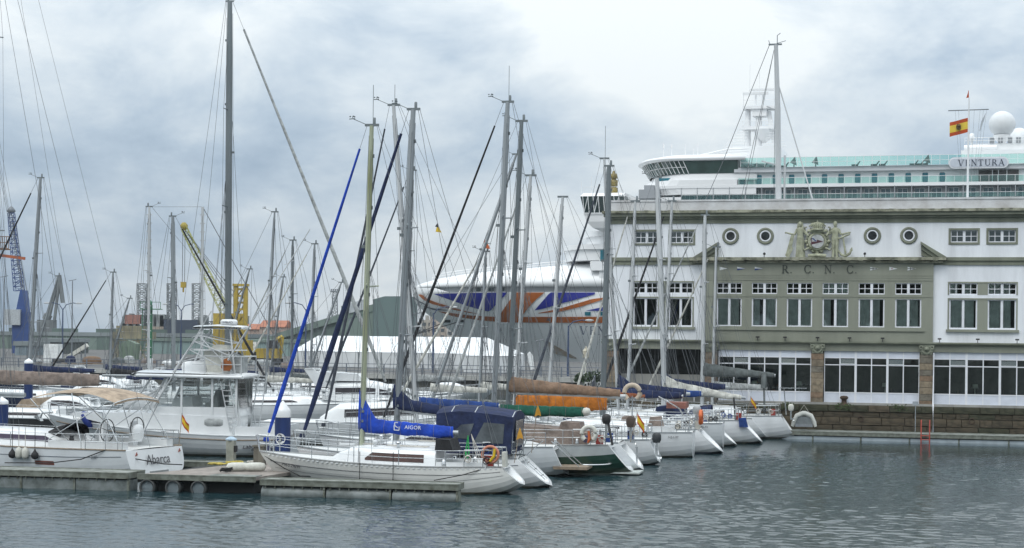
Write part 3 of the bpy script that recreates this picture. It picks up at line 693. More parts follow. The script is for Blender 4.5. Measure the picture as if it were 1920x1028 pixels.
ribbon('livery_stripe', [(823, 584), (852, 588), (885, 592), (920, 594), (978, 594.6), (1150, 594.3)], [(823, 584.5), (852, 594), (885, 598.5), (900, 601), (950, 605), (1150, 605.8)], SHIPR)
ribbon('livery_stripe', [(785, 552.4), (792, 552.5), (800, 560), (820, 568), (850, 577), (875, 584), (894, 588)], [(785, 553.5), (795, 563), (810, 570), (850, 581), (880, 587), (894, 588.5)], SHIPR)
ribbon('livery_stripe', [(1003, 582), (1032, 548.5), (1116, 548.5)], [(1003, 582.5), (1020, 579), (1050, 570), (1080, 562), (1116, 552)], SHIPB)
ribbon('livery_stripe', [(1010, 587), (1050, 579), (1090, 567), (1110, 561), (1150, 556)], [(1010, 588), (1050, 585), (1090, 575), (1128, 563), (1150, 559)], SHIPR)
ribbon('livery_stripe', [(1100, 582.5), (1150, 572)], [(1100, 583), (1150, 583)], SHIPB)
ribbon('livery_line', [(776, 557), (785, 564), (800, 571.5)], [(776, 558.5), (785, 566.5), (800, 573)], SHIPD, 8, 1)
ribbon('livery_line', [(795, 574), (815, 579), (840, 581.5)], [(795, 575.5), (815, 582), (840, 582.5)], SHIPD, 8, 1)
for u0, u1, v0, v1 in ((834, 845, 600, 605), (857, 870, 600, 604.5)):
    ribbon('hawse_pipe', [(u0, v0), (u1, v0)], [(u0, v1), (u1, v1)], BLACK, 3, 1)
for u in (1097, 1126):
    ribbon('mooring_port', [(u, 585), (u + 11, 585)], [(u, 592), (u + 11, 592)], SHIPN, 3, 1)
for u in (1024, 1072): ribbon('mooring_port', [(u, 597), (u + 8, 597)], [(u, 602), (u + 8, 602)], SHIPD, 3, 1)
x0, y0, z0 = ship_px(1094, 628)
serif_text('name_lettering', 'VENTURA', 1.55, mat('ship_name_ink', (0.03, 0.045, 0.075), 0.5), ship, (x0, -0.12, z0), 0.05, 0.24)
# whaleback over the mooring deck and the recess below it, its shade put into a grey colour
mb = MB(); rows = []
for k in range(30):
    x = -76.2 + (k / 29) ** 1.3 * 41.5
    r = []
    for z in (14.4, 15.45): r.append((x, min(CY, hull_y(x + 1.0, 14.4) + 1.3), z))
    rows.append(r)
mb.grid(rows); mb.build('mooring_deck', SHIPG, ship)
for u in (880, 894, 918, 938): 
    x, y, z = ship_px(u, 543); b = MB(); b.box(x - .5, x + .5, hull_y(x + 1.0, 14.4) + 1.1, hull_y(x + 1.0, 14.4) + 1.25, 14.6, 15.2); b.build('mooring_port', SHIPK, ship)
TOPZ = [(-77, 15.5), (-75, 16.3), (-70, 17.4), (-65, 18.1), (-58, 18.8), (-51, 19.3), (-44, 19.9), (-37, 20.5), (-30, 20.5)]
mb = MB(); rows = []
for k in range(30):
    x = -76.9 + (k / 29) ** 1.35 * 46.9; hw_ = max(0.02, CY - hull_y(x - 0.2, 15.5)) + (0.25 if k else 0); tz = itp(x, TOPZ); r = []
    for j in range(21):
        a = math.pi * j / 20; cx_ = math.copysign(abs(math.cos(a)) ** 0.62, math.cos(a)); sz_ = max(0, math.sin(a)) ** 0.8
        r.append((x, CY - hw_ * cx_, 15.42 + (tz - 15.42) * sz_))
    r = [(x, CY - hw_, 15.42 - .0)] + r + [(x, CY + hw_, 15.42)]
    rows.append(r)
mb.grid(rows); mb.add([rows[k][0] for k in range(30)] + [rows[k][-1] for k in range(30)], [(k, k + 1, 31 + k, 30 + k) for k in range(29)])
mb.build('whaleback', SHIPW, ship)
mb = MB(); rl = []
for k in range(24):
    x = -72 + k * 1.45; rl.append((x, CY - 3.0, itp(x, TOPZ) + 0.9))
mb.tube(rl, 0.07, 4); mb.tube([(x, y, z - .45) for x, y, z in rl], 0.05, 4)
for p in rl: mb.bar(p, (p[0], p[1], p[2] - .95), 0.07)
mb.build('railing', SHIPW, ship)
def deck_tier(name, xf, xb, half, z0, z1, m, rnd=1.0, slope=0.0, par=None, cy=CY, n=16, back=True):
    """a deckhouse with a rounded front (towards -x)"""
    b = MB(); pl = []
    for k in range(n + 1):
        a = math.pi * (k / n); pl.append((xf + half * rnd * (1 - math.sin(a)), cy - half * math.cos(a)))
    lo = [(x, y) for x, y in pl] + [(xb, cy + half), (xb, cy - half)]
    hi = [(x + slope, y) for x, y in pl] + [(xb, cy + half), (xb, cy - half)]
    k = len(lo)
    b.add([(x, y, z0) for x, y in lo] + [(x, y, z1) for x, y in hi], [(i, (i + 1) % k, (i + 1) % k + k, i + k) for i in range(k)] + [tuple(range(k)), tuple(range(k, 2 * k))[::-1]])
    return b.build(name, m, par or ship)
def tier_x(u, v, off): return ship_px(u, v, off)[0]
deck_tier('deckhouse', -45.6, 100, 15.2, 20.2, 22.2, SHIPW, 0.55); deck_tier('deck_edge', -46.0, 100, 15.7, 22.2, 23.1, SHIPW, 0.55)
deck_tier('deckhouse', -41.6, 100, 14.6, 23.1, 24.7, SHIPW, 0.55); deck_tier('deck_edge', -42.1, 100, 15.2, 24.7, 25.6, SHIPW, 0.55)
deck_tier('deckhouse', -38.5, 100, 14.0, 25.6, 28.0, SHIPW, 0.5); deck_tier('deckhouse', -34.0, 100, 15.2, 28.0, 31.0, SHIPW, 0.5)
mb = MB(); mb.box(-36.2, 100, 0.02, 32, 15.4, 20.2); mb.build('deckhouse', SHIPW, ship)
mb = MB(); mb.box(-37.8, -30, -0.4, 3, 18.3, 18.9); mb.box(-37.8, -30, -.4, -.3, 18.9, 20.0); mb.build('balcony', SHIPW, ship)
mb = MB(); mb.box(-36.0, -34.2, -0.12, 0.3, 18.9, 22.0); mb.build('balcony_door', SHIPN, ship)
for u, v in ((1070, 478), (1115, 478)): pass
# bridge wing reaching out on the near side
mb = MB(); wx0, wx1 = -39.0, -31.0
def wing_ring(z, gx, gy): return [(wx0 - gx, -3.2 - gy, z), (wx1, -3.2 - gy, z), (wx1, 14, z), (wx0 - gx, 14, z)]
def ringbox(b, ra, rb):
    b.add(ra + rb, [(i, (i + 1) % 4, (i + 1) % 4 + 4, i + 4) for i in range(4)] + [(0, 1, 2, 3), (4, 5, 6, 7)])
ringbox(mb, wing_ring(31.5, .2, .2), wing_ring(32.1, -.4, -.2)); wing = mb.build('bridge_wing', SHIPW, ship)
mb = MB(); ringbox(mb, wing_ring(28.3, -.6, -.5), wing_ring(31.48, .1, .1)); mb.build('pane', SHIPK, wing)
mb = MB()
ringbox(mb, wing_ring(28.25, -.5, -.4), wing_ring(28.6, -.4, -.3))
for k in range(9):
    x = wx0 + .5 + k * 0.95; mb.bar((x, -2.75, 28.6), (x - .15, -3.35, 31.5), .12)
for k in range(0, 9, 2): mb.bar((wx0 + .5 + k * .95, -2.8, 28.6), (wx0 + 1.3 + k * .95, -3.35, 31.5), .10)
for k in range(8):
    y = -2.6 + k * 1.2; mb.bar((wx0 + .55, y, 28.6), (wx0 - .15, y, 31.5), .12)
mb.build('window_frame', SHIPW, wing)
mb = MB(); rows = []
for z, g, w_ in ((28.3, -.5, 1), (27.0, -.9, .92), (25.9, -2.0, .75), (25.3, -3.4, .55)): rows.append([(wx0 - g, -2.9 - g * .4, z), (wx1, -2.9 - g * .4, z), (wx1, 12, z), (wx0 - g, 12, z)])
mb.grid(rows, True, False); mb.add(rows[-1], [(0, 1, 2, 3)]); mb.build('wing_bracket', SHIPW, wing)
mb = MB()
for p, q in (((-38.6, -2.8, 32.1), (-38.6, -2.8, 33.2)), ((-36.5, -2.8, 32.1), (-36.5, -2.8, 33.2)), ((-34.4, -2.8, 32.1), (-34.4, -2.8, 33.2)), ((-38.6, -2.8, 33.2), (-32, -2.8, 33.2)), ((-37.2, -2.6, 32), (-37.2, -2.6, 35.2)), ((-39.2, -2, 32), (-39.2, -2, 34.3))): mb.bar(p, q, .06)
mb.build('railing', SHIPW, wing)
# superstructure above the clubhouse roof
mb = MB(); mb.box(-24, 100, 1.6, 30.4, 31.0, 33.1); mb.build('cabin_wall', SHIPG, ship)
mb = MB(); mb.box(-30, 100, 1.5, 30.5, 26, 30.9); mb.build('cabin_wall', SHIPW, ship)
CABW, CABX = 2.87, -21.4
bm_w = MB(); bm_w.box(0, .75, -.06, 0, 0, 1.55); bm_w.box(.82, 1.6, -.06, 0, 0, 1.55)
bm_f = MB(); bm_f.box(-.07, 0, -.09, .0, -.05, 1.62); bm_f.box(1.6, 1.67, -.09, 0, -.05, 1.62); bm_f.box(0, 1.6, -.09, 0, 1.55, 1.62); bm_f.box(.75, .82, -.09, 0, 0, 1.55)
bm_d = MB(); bm_d.box(0, .12, -1.6, 0, 0, 2.08)
k = 0; x = CABX; MW = MF = MD = None
CABG = mat('ship_cabin_glass', (0.075, 0.14, 0.17), 0.08, 0.25, 0.3)
while x < 48:
    if MW is None:
        o = bm_w.build('balcony_window', CABG, ship); MW = o.data; o2 = bm_f.build('window_frame', SHIPW, o); MF = o2.data; o3 = bm_d.build('balcony_divider', SHIPG, ship); MD = o3.data
    else:
        o = put('balcony_window', MW, ship); o2 = put('window_frame', MF, o); o3 = put('balcony_divider', MD, ship)
    o.location = (x + .55, 1.6, 31.1); o3.location = (x, 1.6, 31.02); x += CABW
mb = MB(); mb.box(-21.4, 60, 0.02, 0.06, 31.0, 31.75); mb.build('balcony_rail', TEALG, ship)
mb = MB(); mb.tube([(-21.4, 0.04, 31.78), (60, 0.04, 31.78)], .04, 4); mb.build('railing', SHIPW, ship)
mb = MB(); mb.box(-33, -21.4, 0.0, 30, 30.6, 31.45); mb.build('cabin_wall', SHIPW, ship)
mb = MB(); mb.box(-24.6, -23.2, 1.55, 1.7, 31.5, 32.6); mb.box(-22.9, -21.9, 1.55, 1.7, 31.5, 32.6); mb.build('pane', SHIPK, ship)
deck_tier('deck_edge', -31.2, 60, 16.0, 33.0, 33.55, SHIPW, 0.55)
deck_tier('bridge_front', -30.2, -8, 15.9, 31.9, 33.0, SHIPW, 0.55, -.9)
deck_tier('deck_bulwark', -31.0, -11.4, 15.95, 33.55, 34.5, SHIPW, 0.55, .6)
deck_tier('deckhouse', -27.5, 60, 14.6, 33.5, 35.75, SHIPW, 0.55)
# rounded windows of the deck above, teal
def rrect(w_, h_, r, n=4):
    o = []
    for cx_, cz_, a0 in ((w_ - r, h_ - r, 0), (r, h_ - r, 90), (r, r, 180), (w_ - r, r, 270)):
        for k in range(n + 1):
            a = math.radians(a0 + 90 * k / n); o.append((cx_ + r * math.cos(a), cz_ + r * math.sin(a)))
    return o
rw = MB(); rw.prism(rrect(.95, 1.62, .2), -.06, 0.02); RW = None
x = -19.6
while x < 26:
    if RW is None: o = rw.build('cabin_window', SHIPN, ship); RW = o.data
    else: o = put('cabin_window', RW, ship)
    o.location = (x, 1.38, 33.72 if x > -12 else 34.25); 
    if x < -12: o.scale = (1, 1, .62)
    x += 2.87
mb = MB()
for k in range(9): mb.box(-26.3 + k * .62, -25.73 + k * .62, 2.3 - k * .1, 3.0, 34.3, 35.1)
mb.build('deck_window', SHIPN, ship)
for (a, b, z0_, z1_, y_) in ((-11.2, 60, 33.6, 34.65, 0.05), (-10.8, 60, 36.62, 38.25, 0.1)):
    mb = MB(); x = a
    mb.box(a, b, y_, y_ + .04, z0_, z1_); go = mb.build('glass_screen', TEALG, ship)
    mb = MB(); step = 1.43
    while x <= b: mb.box(x - .03, x + .03, y_ - .05, y_ + .06, z0_, z1_); x += step
    mb.box(a, b, y_ - .04, y_ + .06, z1_, z1_ + .07)
    if z1_ > 36: mb.box(a, b, y_ - .03, y_ + .05, z0_ + .78, z0_ + .83)
    mb.build('screen_frame', SHIPW, go)
    go2 = put('glass_screen', go.data, ship); go2.location = (0, 31.7, 0)
mb = MB(); mb.box(-12, 60, 0.5, 31.5, 35.75, 36.6); mb.build('deck_edge', mat('ship_pale_grey', (0.52, 0.54, 0.56), .5, .06, .2), ship)
# observation lounge with raked curved glazing
def lounge_ring(z, xf, half, rnd, xb, n=36):
    return [(xf + half * rnd * (1 - math.sin(math.pi * k / n)), CY - half * math.cos(math.pi * k / n), z) for k in range(n + 1)] + [(xb, CY + half, z), (xb, CY - half, z)]
mb = MB(); mb.grid([lounge_ring(z, xf, h_, .62, -11.3) for z, xf, h_ in ((35.7, -29.6, 15.3), (37.95, -31.0, 16.0))], True, False); lg = mb.build('observation_lounge', mat('lounge_glass', (0.045, 0.085, 0.075), 0.06, .2, .3), ship)
mb = MB(); a_, b_ = lounge_ring(35.7, -29.65, 15.35, .62, -11.3), lounge_ring(37.95, -31.05, 16.05, .62, -11.3)
for p, q in zip(a_[:30], b_[:30]): mb.bar(p, q, .11)
m_ = [tuple((Vector(p) + Vector(q)) * .5) for p, q in zip(a_, b_)]
mb.tube(m_[:30], .06, 4); mb.build('window_frame', SHIPW, lg)
mb = MB(); mb.grid([lounge_ring(z, xf, h_, .62, -10) for z, xf, h_ in ((37.95, -31.3, 16.2), (38.3, -31.8, 16.5), (38.75, -31.2, 16.1), (39.2, -29.0, 14.0), (39.35, -26, 10))], True); mb.add(lounge_ring(39.35, -26, 10, .62, -10), [tuple(range(39))]); mb.add(lounge_ring(37.95, -31.3, 16.2, .62, -10), [tuple(range(39))]); mb.build('lounge_roof', SHIPW, lg)
mb = MB(); mb.grid([lounge_ring(z, xf, h_, .62, -8) for z, xf, h_ in ((34.5, -29.7, 15.4), (35.7, -29.2, 15.2))], True); mb.build('deck_bulwark', SHIPW, lg)
mb = MB()
for x_, h_ in ((-25.5, 2.6), (-24, 1.8), (-21.5, 2.2), (-20, 1.6), (-19.2, 2.4), (-13, 4.2), (-4.2, 1.5)): mb.tube([(x_, 5, 39), (x_, 5, 39.2 + h_)], .07, 5)
for x_ in (-25.5, -24): mb.lathe([(.16, 0), (.16, .7)], 8, (x_, 5, 39.2 + 1.6))
mb.build('aerial', SHIPW, ship)
mb = MB(); mb.tube([(-20, 6, 39.3), (-14, 5, 40.4), (-10, 5, 40.5)], .15, 5); mb.tube([(-20, 6.2, 39.2), (-14, 5.2, 39.9), (-10, 5.2, 40)], .1, 5); mb.build('roof_rail', SHIPW, ship)
# radar mast
mb = MB(); mb.box(-14.3, -5, 9, 23, 38.2, 41.4); mb.build('mast_house', SHIPW, ship)
mt = MB(); my = 13.0
for x_, r_ in ((-11.0, .95), (-7.6, 1.0)): mt.lathe([(r_ * 1.1, 41.4), (r_, 45), (r_ * .9, 48.4)], 14, (x_, my, 0))
mt.prism([(-5.2, 48.2), (-3.9, 48.2), (-2.2, 42.4), (-3.5, 42.4)], my - .6, my + .6)
mast = mt.build('radar_mast', SHIPW, ship)
mb = MB(); mb.box(-12.6, -2.6, my - 2.2, my + 2.2, 44.7, 45.2); mb.box(-12.3, -1.2, my - 1.8, my + 1.8, 48.5, 49.0); mb.lathe([(.6, 42.4), (2.4, 43.4), (3.0, 44.7)], 14, (-6.0, my, 0)); mb.box(-9.3, -5.0, my - 1.4, my + 1.4, 47.2, 48.5); mb.build('platform', SHIPW, mast)
mb = MB()
for x_ in (-8.6, -6.4): mb.tube([(x_, my, 49), (x_, my, 51.3)], .28, 7)
mb.box(-12.6, -4.8, my - .2, my + .2, 51.3, 51.75); mb.box(-10.3, -2.8, my - 1.5, my - 1.1, 51.8, 52.2)
mb.build('radar_scanner', SHIPW, mast)
mb = MB()
for k in range(9): mb.tube([(-17.5 + k * .75, my - 2, 41.5 + k * .55), (-10.5, my - 2, 41.5 + k * .55)], .06, 4)
for k in range(9): mb.tube([(-5, my - 2, 41.5 + k * .5), (1.2 - k * .35, my - 2, 41.5 + k * .5)], .06, 4)
mb.tube([(-18, my - 2, 41.4), (-11, my - 2, 46)], .06, 4)
for k in range(10): mb.bar((-12.2 + k, my - 2.1, 45.2), (-12.2 + k, my - 2.1, 46.2), .06)
mb.tube([(-12.4, my - 2.1, 46.2), (-2.8, my - 2.1, 46.2)], .05, 4); mb.tube([(-12.2, my - 1.7, 50.1), (-1.4, my - 1.7, 50.1)], .05, 4)
for x_ in (-10.5, -7.5): mb.tube([(x_, my, 51), (x_, my, 57 - abs(x_ + 10.5) * .5)], .06, 4)
mb.tube([(-12, my - 1.7, 49), (-12, my - 1.7, 51.5)], .1, 5)
mb.build('mast_rigging', SHIPW, mast)
for o_ in [mast] + [c_ for c_ in bpy.data.objects if c_.parent == mast]:
    for v_ in o_.data.vertices: v_.co.x = -12.2 + (v_.co.x + 12.6) * .60
# funnel deck aft: sign, radomes, lattice
mb = MB(); mb.prism([(25.0 + a, 35.75 + b) for a, b in rrect(9.9, 1.95, .95, 6)], -.75, -.25); sg = mb.build('name_board', mat('name_board_white', (0.66, 0.68, 0.71), .4, .04), ship)
mb = MB(); mb.prism([(25.25 + a, 36.0 + b) for a, b in rrect(9.4, 1.45, .7, 6)], -.80, -.74); mb.build('panel', mat('name_board_grey', (0.50, 0.54, 0.60), .5, .04), sg)
serif_text('name_lettering', 'VENTURA', 1.05, mat('ship_name_ink', (0.03, 0.045, 0.075)), sg, (26.6, -0.80, 36.2), 0.06, 0.19)
mb = MB(); mb.box(27, 39, 4, 26, 36.6, 39.4); mb.box(29, 38, 5, 25, 39.4, 40.6); mb.build('deckhouse', SHIPW, ship)
mb = MB(); mb.lathe([(.6, 0), (.6, 5.5)], 12, (27.5, 5, 39.8), 'x'); mb.build('life_raft_canister', SHIPW, ship)
mb = MB(); mb.box(30, 36.6, 1.2, 1.45, 33.62, 35.6); mb.build('opening', mat('ship_dark_opening', (0.10, 0.095, 0.09), .8, .3, .5), ship)
mb = MB(); [mb.box(x_, x_ + .12, 1.0, 1.2, 33.6, 35.7) for x_ in (32.2, 33.2, 34.6)]; mb.build('opening_frame', SHIPW, ship)
for (cx_, cy_, cz_, r_) in ((33.9, 8, 44.3, 2.28), (37.0, 18, 42.8, 2.0)):
    mb = MB(); mb.lathe([(r_ * math.sin(math.pi * k / 14), -r_ * math.cos(math.pi * k / 14)) for k in range(2, 15)], 22, (cx_, cy_, cz_)); ro = mb.build('radome', mat('radome_white', (0.66, 0.68, 0.69), .55, .05, .3), ship)
    mb = MB(); mb.lathe([(.8, -4.6), (.65, -3.2), (1.3, -2.6), (r_ * .66, -2.3), (r_ * .66, -1.95)], 16, (cx_, cy_, cz_)); mb.build('pedestal', SHIPW, ro)
mb = MB()
for k in range(11): mb.bar((27.6 + k, 4.6, 40.6), (27.6 + k, 4.6, 41.6), .07)
mb.tube([(27.6, 4.6, 41.6), (37.6, 4.6, 41.6)], .05, 4); mb.tube([(27.6, 4.6, 41.1), (37.6, 4.6, 41.1)], .04, 4); mb.build('railing', SHIPW, ship)
for k, x_ in enumerate((32.2, 33.6, 35.2, 36.6)): mb = MB(); mb.box(x_ - .4, x_ + .4, 4.8, 5.6, 40.7, 41.7); mb.build('locker', SHIPG, ship)
mb = MB(); mb.lathe([(.4, 0), (.5, .5), (.35, 1.2), (.001, 1.3)], 10, (28.8, 5.2, 41.2)); mb.lathe([(.2, -1), (.2, 0)], 8, (28.8, 5.2, 41.2)); mb.build('satellite_dome', SHIPW, ship)
mb = MB(); mb.add([(38.5, 3, 38.4), (60, 3, 33), (60, 3, 34.6), (38.5, 3, 40)], [(0, 1, 2, 3)]); mb.build('glass_screen', TEALG, ship)
# loungers, heaters and screens on the open deck behind the glass
DK = mat('deck_furniture', (0.12, 0.13, 0.13), .7, .3, 1)
for x_ in (-9.5, -7.6, -5.8, -3.9, 8.5, 11.8, 13.2, 18.4, 19.4, 20.2):
    mb = MB(); mb.box(x_, x_ + 1.1, 1.0, 1.8, 36.62, 36.95); mb.prism([(x_ + 1.1, 36.9), (x_ + 1.5, 37.5), (x_ + 1.4, 37.55), (x_ + .9, 36.95)], 1.0, 1.8); mb.build('deck_chair', DK, ship)
for x_ in (-1.6, 2.2, 21.4): mb = MB(); mb.tube([(x_, 2, 36.6), (x_ + .1, 2, 38.5)], .12, 5); mb.prism([(x_ - .7, 37.5), (x_ + .5, 37.0), (x_ + .2, 38.6)], 1.9, 2.1); mb.build('deck_fitting', DK, ship)
# ================================================================ boats
def hullmat(name, top, boot=(0.02, 0.022, 0.025), bz=0.09, under=None):
    """gelcoat above, antifouling paint below the boot line"""
    if name in MATS: return MATS[name]
    m = mat(name, top, 0.2, 0.05, 0.9, coat=0.35); t = m.node_tree; b = t.nodes['Principled BSDF']
    src = b.inputs['Base Color'].links[0].from_socket
    tcn = t.nodes.new('ShaderNodeTexCoord'); sp = t.nodes.new('ShaderNodeSeparateXYZ'); t.links.new(tcn.outputs['Object'], sp.inputs[0])
    gt = t.nodes.new('ShaderNodeMath'); gt.operation = 'GREATER_THAN'; gt.inputs[1].default_value = bz; t.links.new(sp.outputs[2], gt.inputs[0])
    mxn = t.nodes.new('ShaderNodeMixRGB'); t.links.new(gt.outputs[0], mxn.inputs[0]); mxn.inputs[1].default_value = (*boot, 1); t.links.new(src, mxn.inputs[2])
    mr = t.nodes.new('ShaderNodeMapRange'); mr.inputs[1].default_value = bz; mr.inputs[2].default_value = bz + .30; mr.inputs[3].default_value = .75; mr.inputs[4].default_value = 0.0; t.links.new(sp.outputs[2], mr.inputs[0])
    sn = t.nodes.new('ShaderNodeTexNoise'); sn.inputs['Scale'].default_value = 2.2; sn.inputs['Detail'].default_value = 6; mq = t.nodes.new('ShaderNodeMapping'); mq.inputs['Scale'].default_value = (1, 1, .35); t.links.new(tcn.outputs['Object'], mq.inputs[0]); t.links.new(mq.outputs[0], sn.inputs['Vector'])
    mm = t.nodes.new('ShaderNodeMath'); mm.operation = 'MULTIPLY'; t.links.new(mr.outputs[0], mm.inputs[0]); t.links.new(sn.outputs[0], mm.inputs[1])
    st_ = t.nodes.new('ShaderNodeMixRGB'); t.links.new(mm.outputs[0], st_.inputs[0]); t.links.new(mxn.outputs[0], st_.inputs[1]); st_.inputs[2].default_value = (.20, .19, .13, 1)     # waterline scum
    t.links.new(st_.outputs[0], b.inputs['Base Color']); return m
HW = hullmat('hull_white', (0.64, 0.66, 0.675)); HG = hullmat('hull_pale_grey', (0.58, 0.61, 0.63)); HC = hullmat('hull_cream', (0.66, 0.665, 0.64), (0.04, 0.03, 0.03))
HWB = hullmat('hull_white_blue_boot', (0.70, 0.72, 0.735), (0.02, 0.04, 0.12)); HGREEN = hullmat('hull_bottle_green', (0.010, 0.040, 0.028), (0.35, 0.40, 0.38), 0.06)
DECK = mat('deck_nonslip', (0.62, 0.63, 0.62), 0.6, 0.06, 2.0)
STEEL = mat('stainless_tube', (0.55, 0.57, 0.58), 0.25, 0.08, 4, metal=0.85)
WIRE = mat('rigging_wire', (0.12, 0.13, 0.14), 0.4, 0.05, 4, metal=0.3)
ALU = mat('mast_alloy', (0.29, 0.315, 0.33), 0.38, 0.12, 0.6, metal=0.35, streak=True)
ALUW = mat('mast_white_paint', (0.50, 0.52, 0.53), 0.4, 0.10, 0.8, streak=True)
ALUG = mat('mast_green_weathered', (0.36, 0.39, 0.30), 0.55, 0.22, 1.3, col2=(0.20, 0.22, 0.10), streak=True)
ALUD = mat('mast_dark_alloy', (0.17, 0.195, 0.205), 0.4, 0.12, 0.6, metal=0.3, streak=True)
TINT = mat('smoked_acrylic', (0.035, 0.03, 0.035), 0.07, 0.2, 1.5)
TINTB = mat('brown_acrylic', (0.075, 0.04, 0.035), 0.10, 0.2, 1.5)
TEAK = mat('teak', (0.26, 0.205, 0.15), 0.7, 0.15, 5)
ROPEW = mat('rope_white', (0.55, 0.53, 0.48), 0.9, 0.2, 12); ROPEK = mat('rope_black', (0.025, 0.025, 0.025), 0.9, 0.2, 12); ROPEG = mat('rope_green', (0.03, 0.36, 0.10), 0.9, 0.2, 12); ROPEY = mat('rope_yellow', (0.52, 0.42, 0.10), 0.9, 0.2, 12)
FENDK = mat('fender_black', (0.018, 0.018, 0.02), 0.75, 0.2, 6); FENDW = mat('fender_white', (0.55, 0.55, 0.50), 0.6, 0.1, 6); FENDN = mat('fender_navy', (0.012, 0.018, 0.06), 0.7, 0.2, 6)
def cloth(name, c, var=0.22): return mat('canvas_' + name, c, 0.9, var, 2.6, 1.0, 3.4, bdist=0.07)
CANV = {n: cloth(n, c) for n, c in dict(royal=(0.008, 0.055, 0.42), navy=(0.012, 0.022, 0.070), midblue=(0.015, 0.05, 0.20), brown=(0.235, 0.155, 0.105), rust=(0.22, 0.065, 0.022), orange=(0.42, 0.135, 0.012), green=(0.006, 0.085, 0.055), grey=(0.10, 0.115, 0.115), offwhite=(0.50, 0.50, 0.46), tan=(0.37, 0.29, 0.215), black=(0.018, 0.019, 0.022), ltgrey=(0.36, 0.38, 0.38), taupe=(0.225, 0.18, 0.155), slate=(0.055, 0.065, 0.085)).items()}
CLEARV = glass('clear_vinyl', (0.80, 0.84, 0.84), (1, 1, 1), 0.78, 0.08)
FLAGR, FLAGY = mat('flag_red_cloth', (0.45, 0.07, 0.015), 0.85, .1, 3), mat('flag_yellow_cloth', (0.62, 0.42, 0.02), 0.85, .1, 3)
ORANGE = mat('lifebuoy_orange', (0.55, 0.12, 0.03), 0.6, 0.12, 4)
def solve_axis(S, hd, u, z):
    """distance along a heading from S at which the line shows at column u"""
    k = (u - 960) / FPX
    for _ in range(4):
        L = (k * S.y - S.x) / (hd.x - k * hd.y); Y = S.y + L * hd.y
        v = 635 + (EYE - z) * FPX / Y + ROLL * (u - 960); rx, rz = ray(u, v); k = rx
    return L
class Boat:
    """frame of one boat: origin under the stern on the waterline, +x to the bow, +y to port"""
    def __init__(b, name, label, cat, stern, alpha, L=None, bow_u=None, group=None, bow_left=True):
        b.S = Vector((stern[0], stern[1], 0)); b.rz = math.pi - math.radians(alpha) if bow_left else -math.radians(alpha)
        b.hd = Vector((math.cos(b.rz), math.sin(b.rz), 0)); b.pt = Vector((-math.sin(b.rz), math.cos(b.rz), 0))
        b.L = L or solve_axis(b.S, b.hd, bow_u, 1.3)
        b.o = empty(name, b.S, b.rz); tag(b.o, label, cat, group)
    def loc(b, P): d = Vector(P) - b.S; return Vector((d.dot(b.hd), d.dot(b.pt), P[2]))
    def px(b, u, v, x): 
        """a point over the boat's centre line near station x that shows at (u, v)"""
        p = b.S + b.hd * x; return b.loc(at(u, v, p.y))
    def near(b): return 1 if b.pt.y < 0 else -1      # side (sign of y) that faces the camera
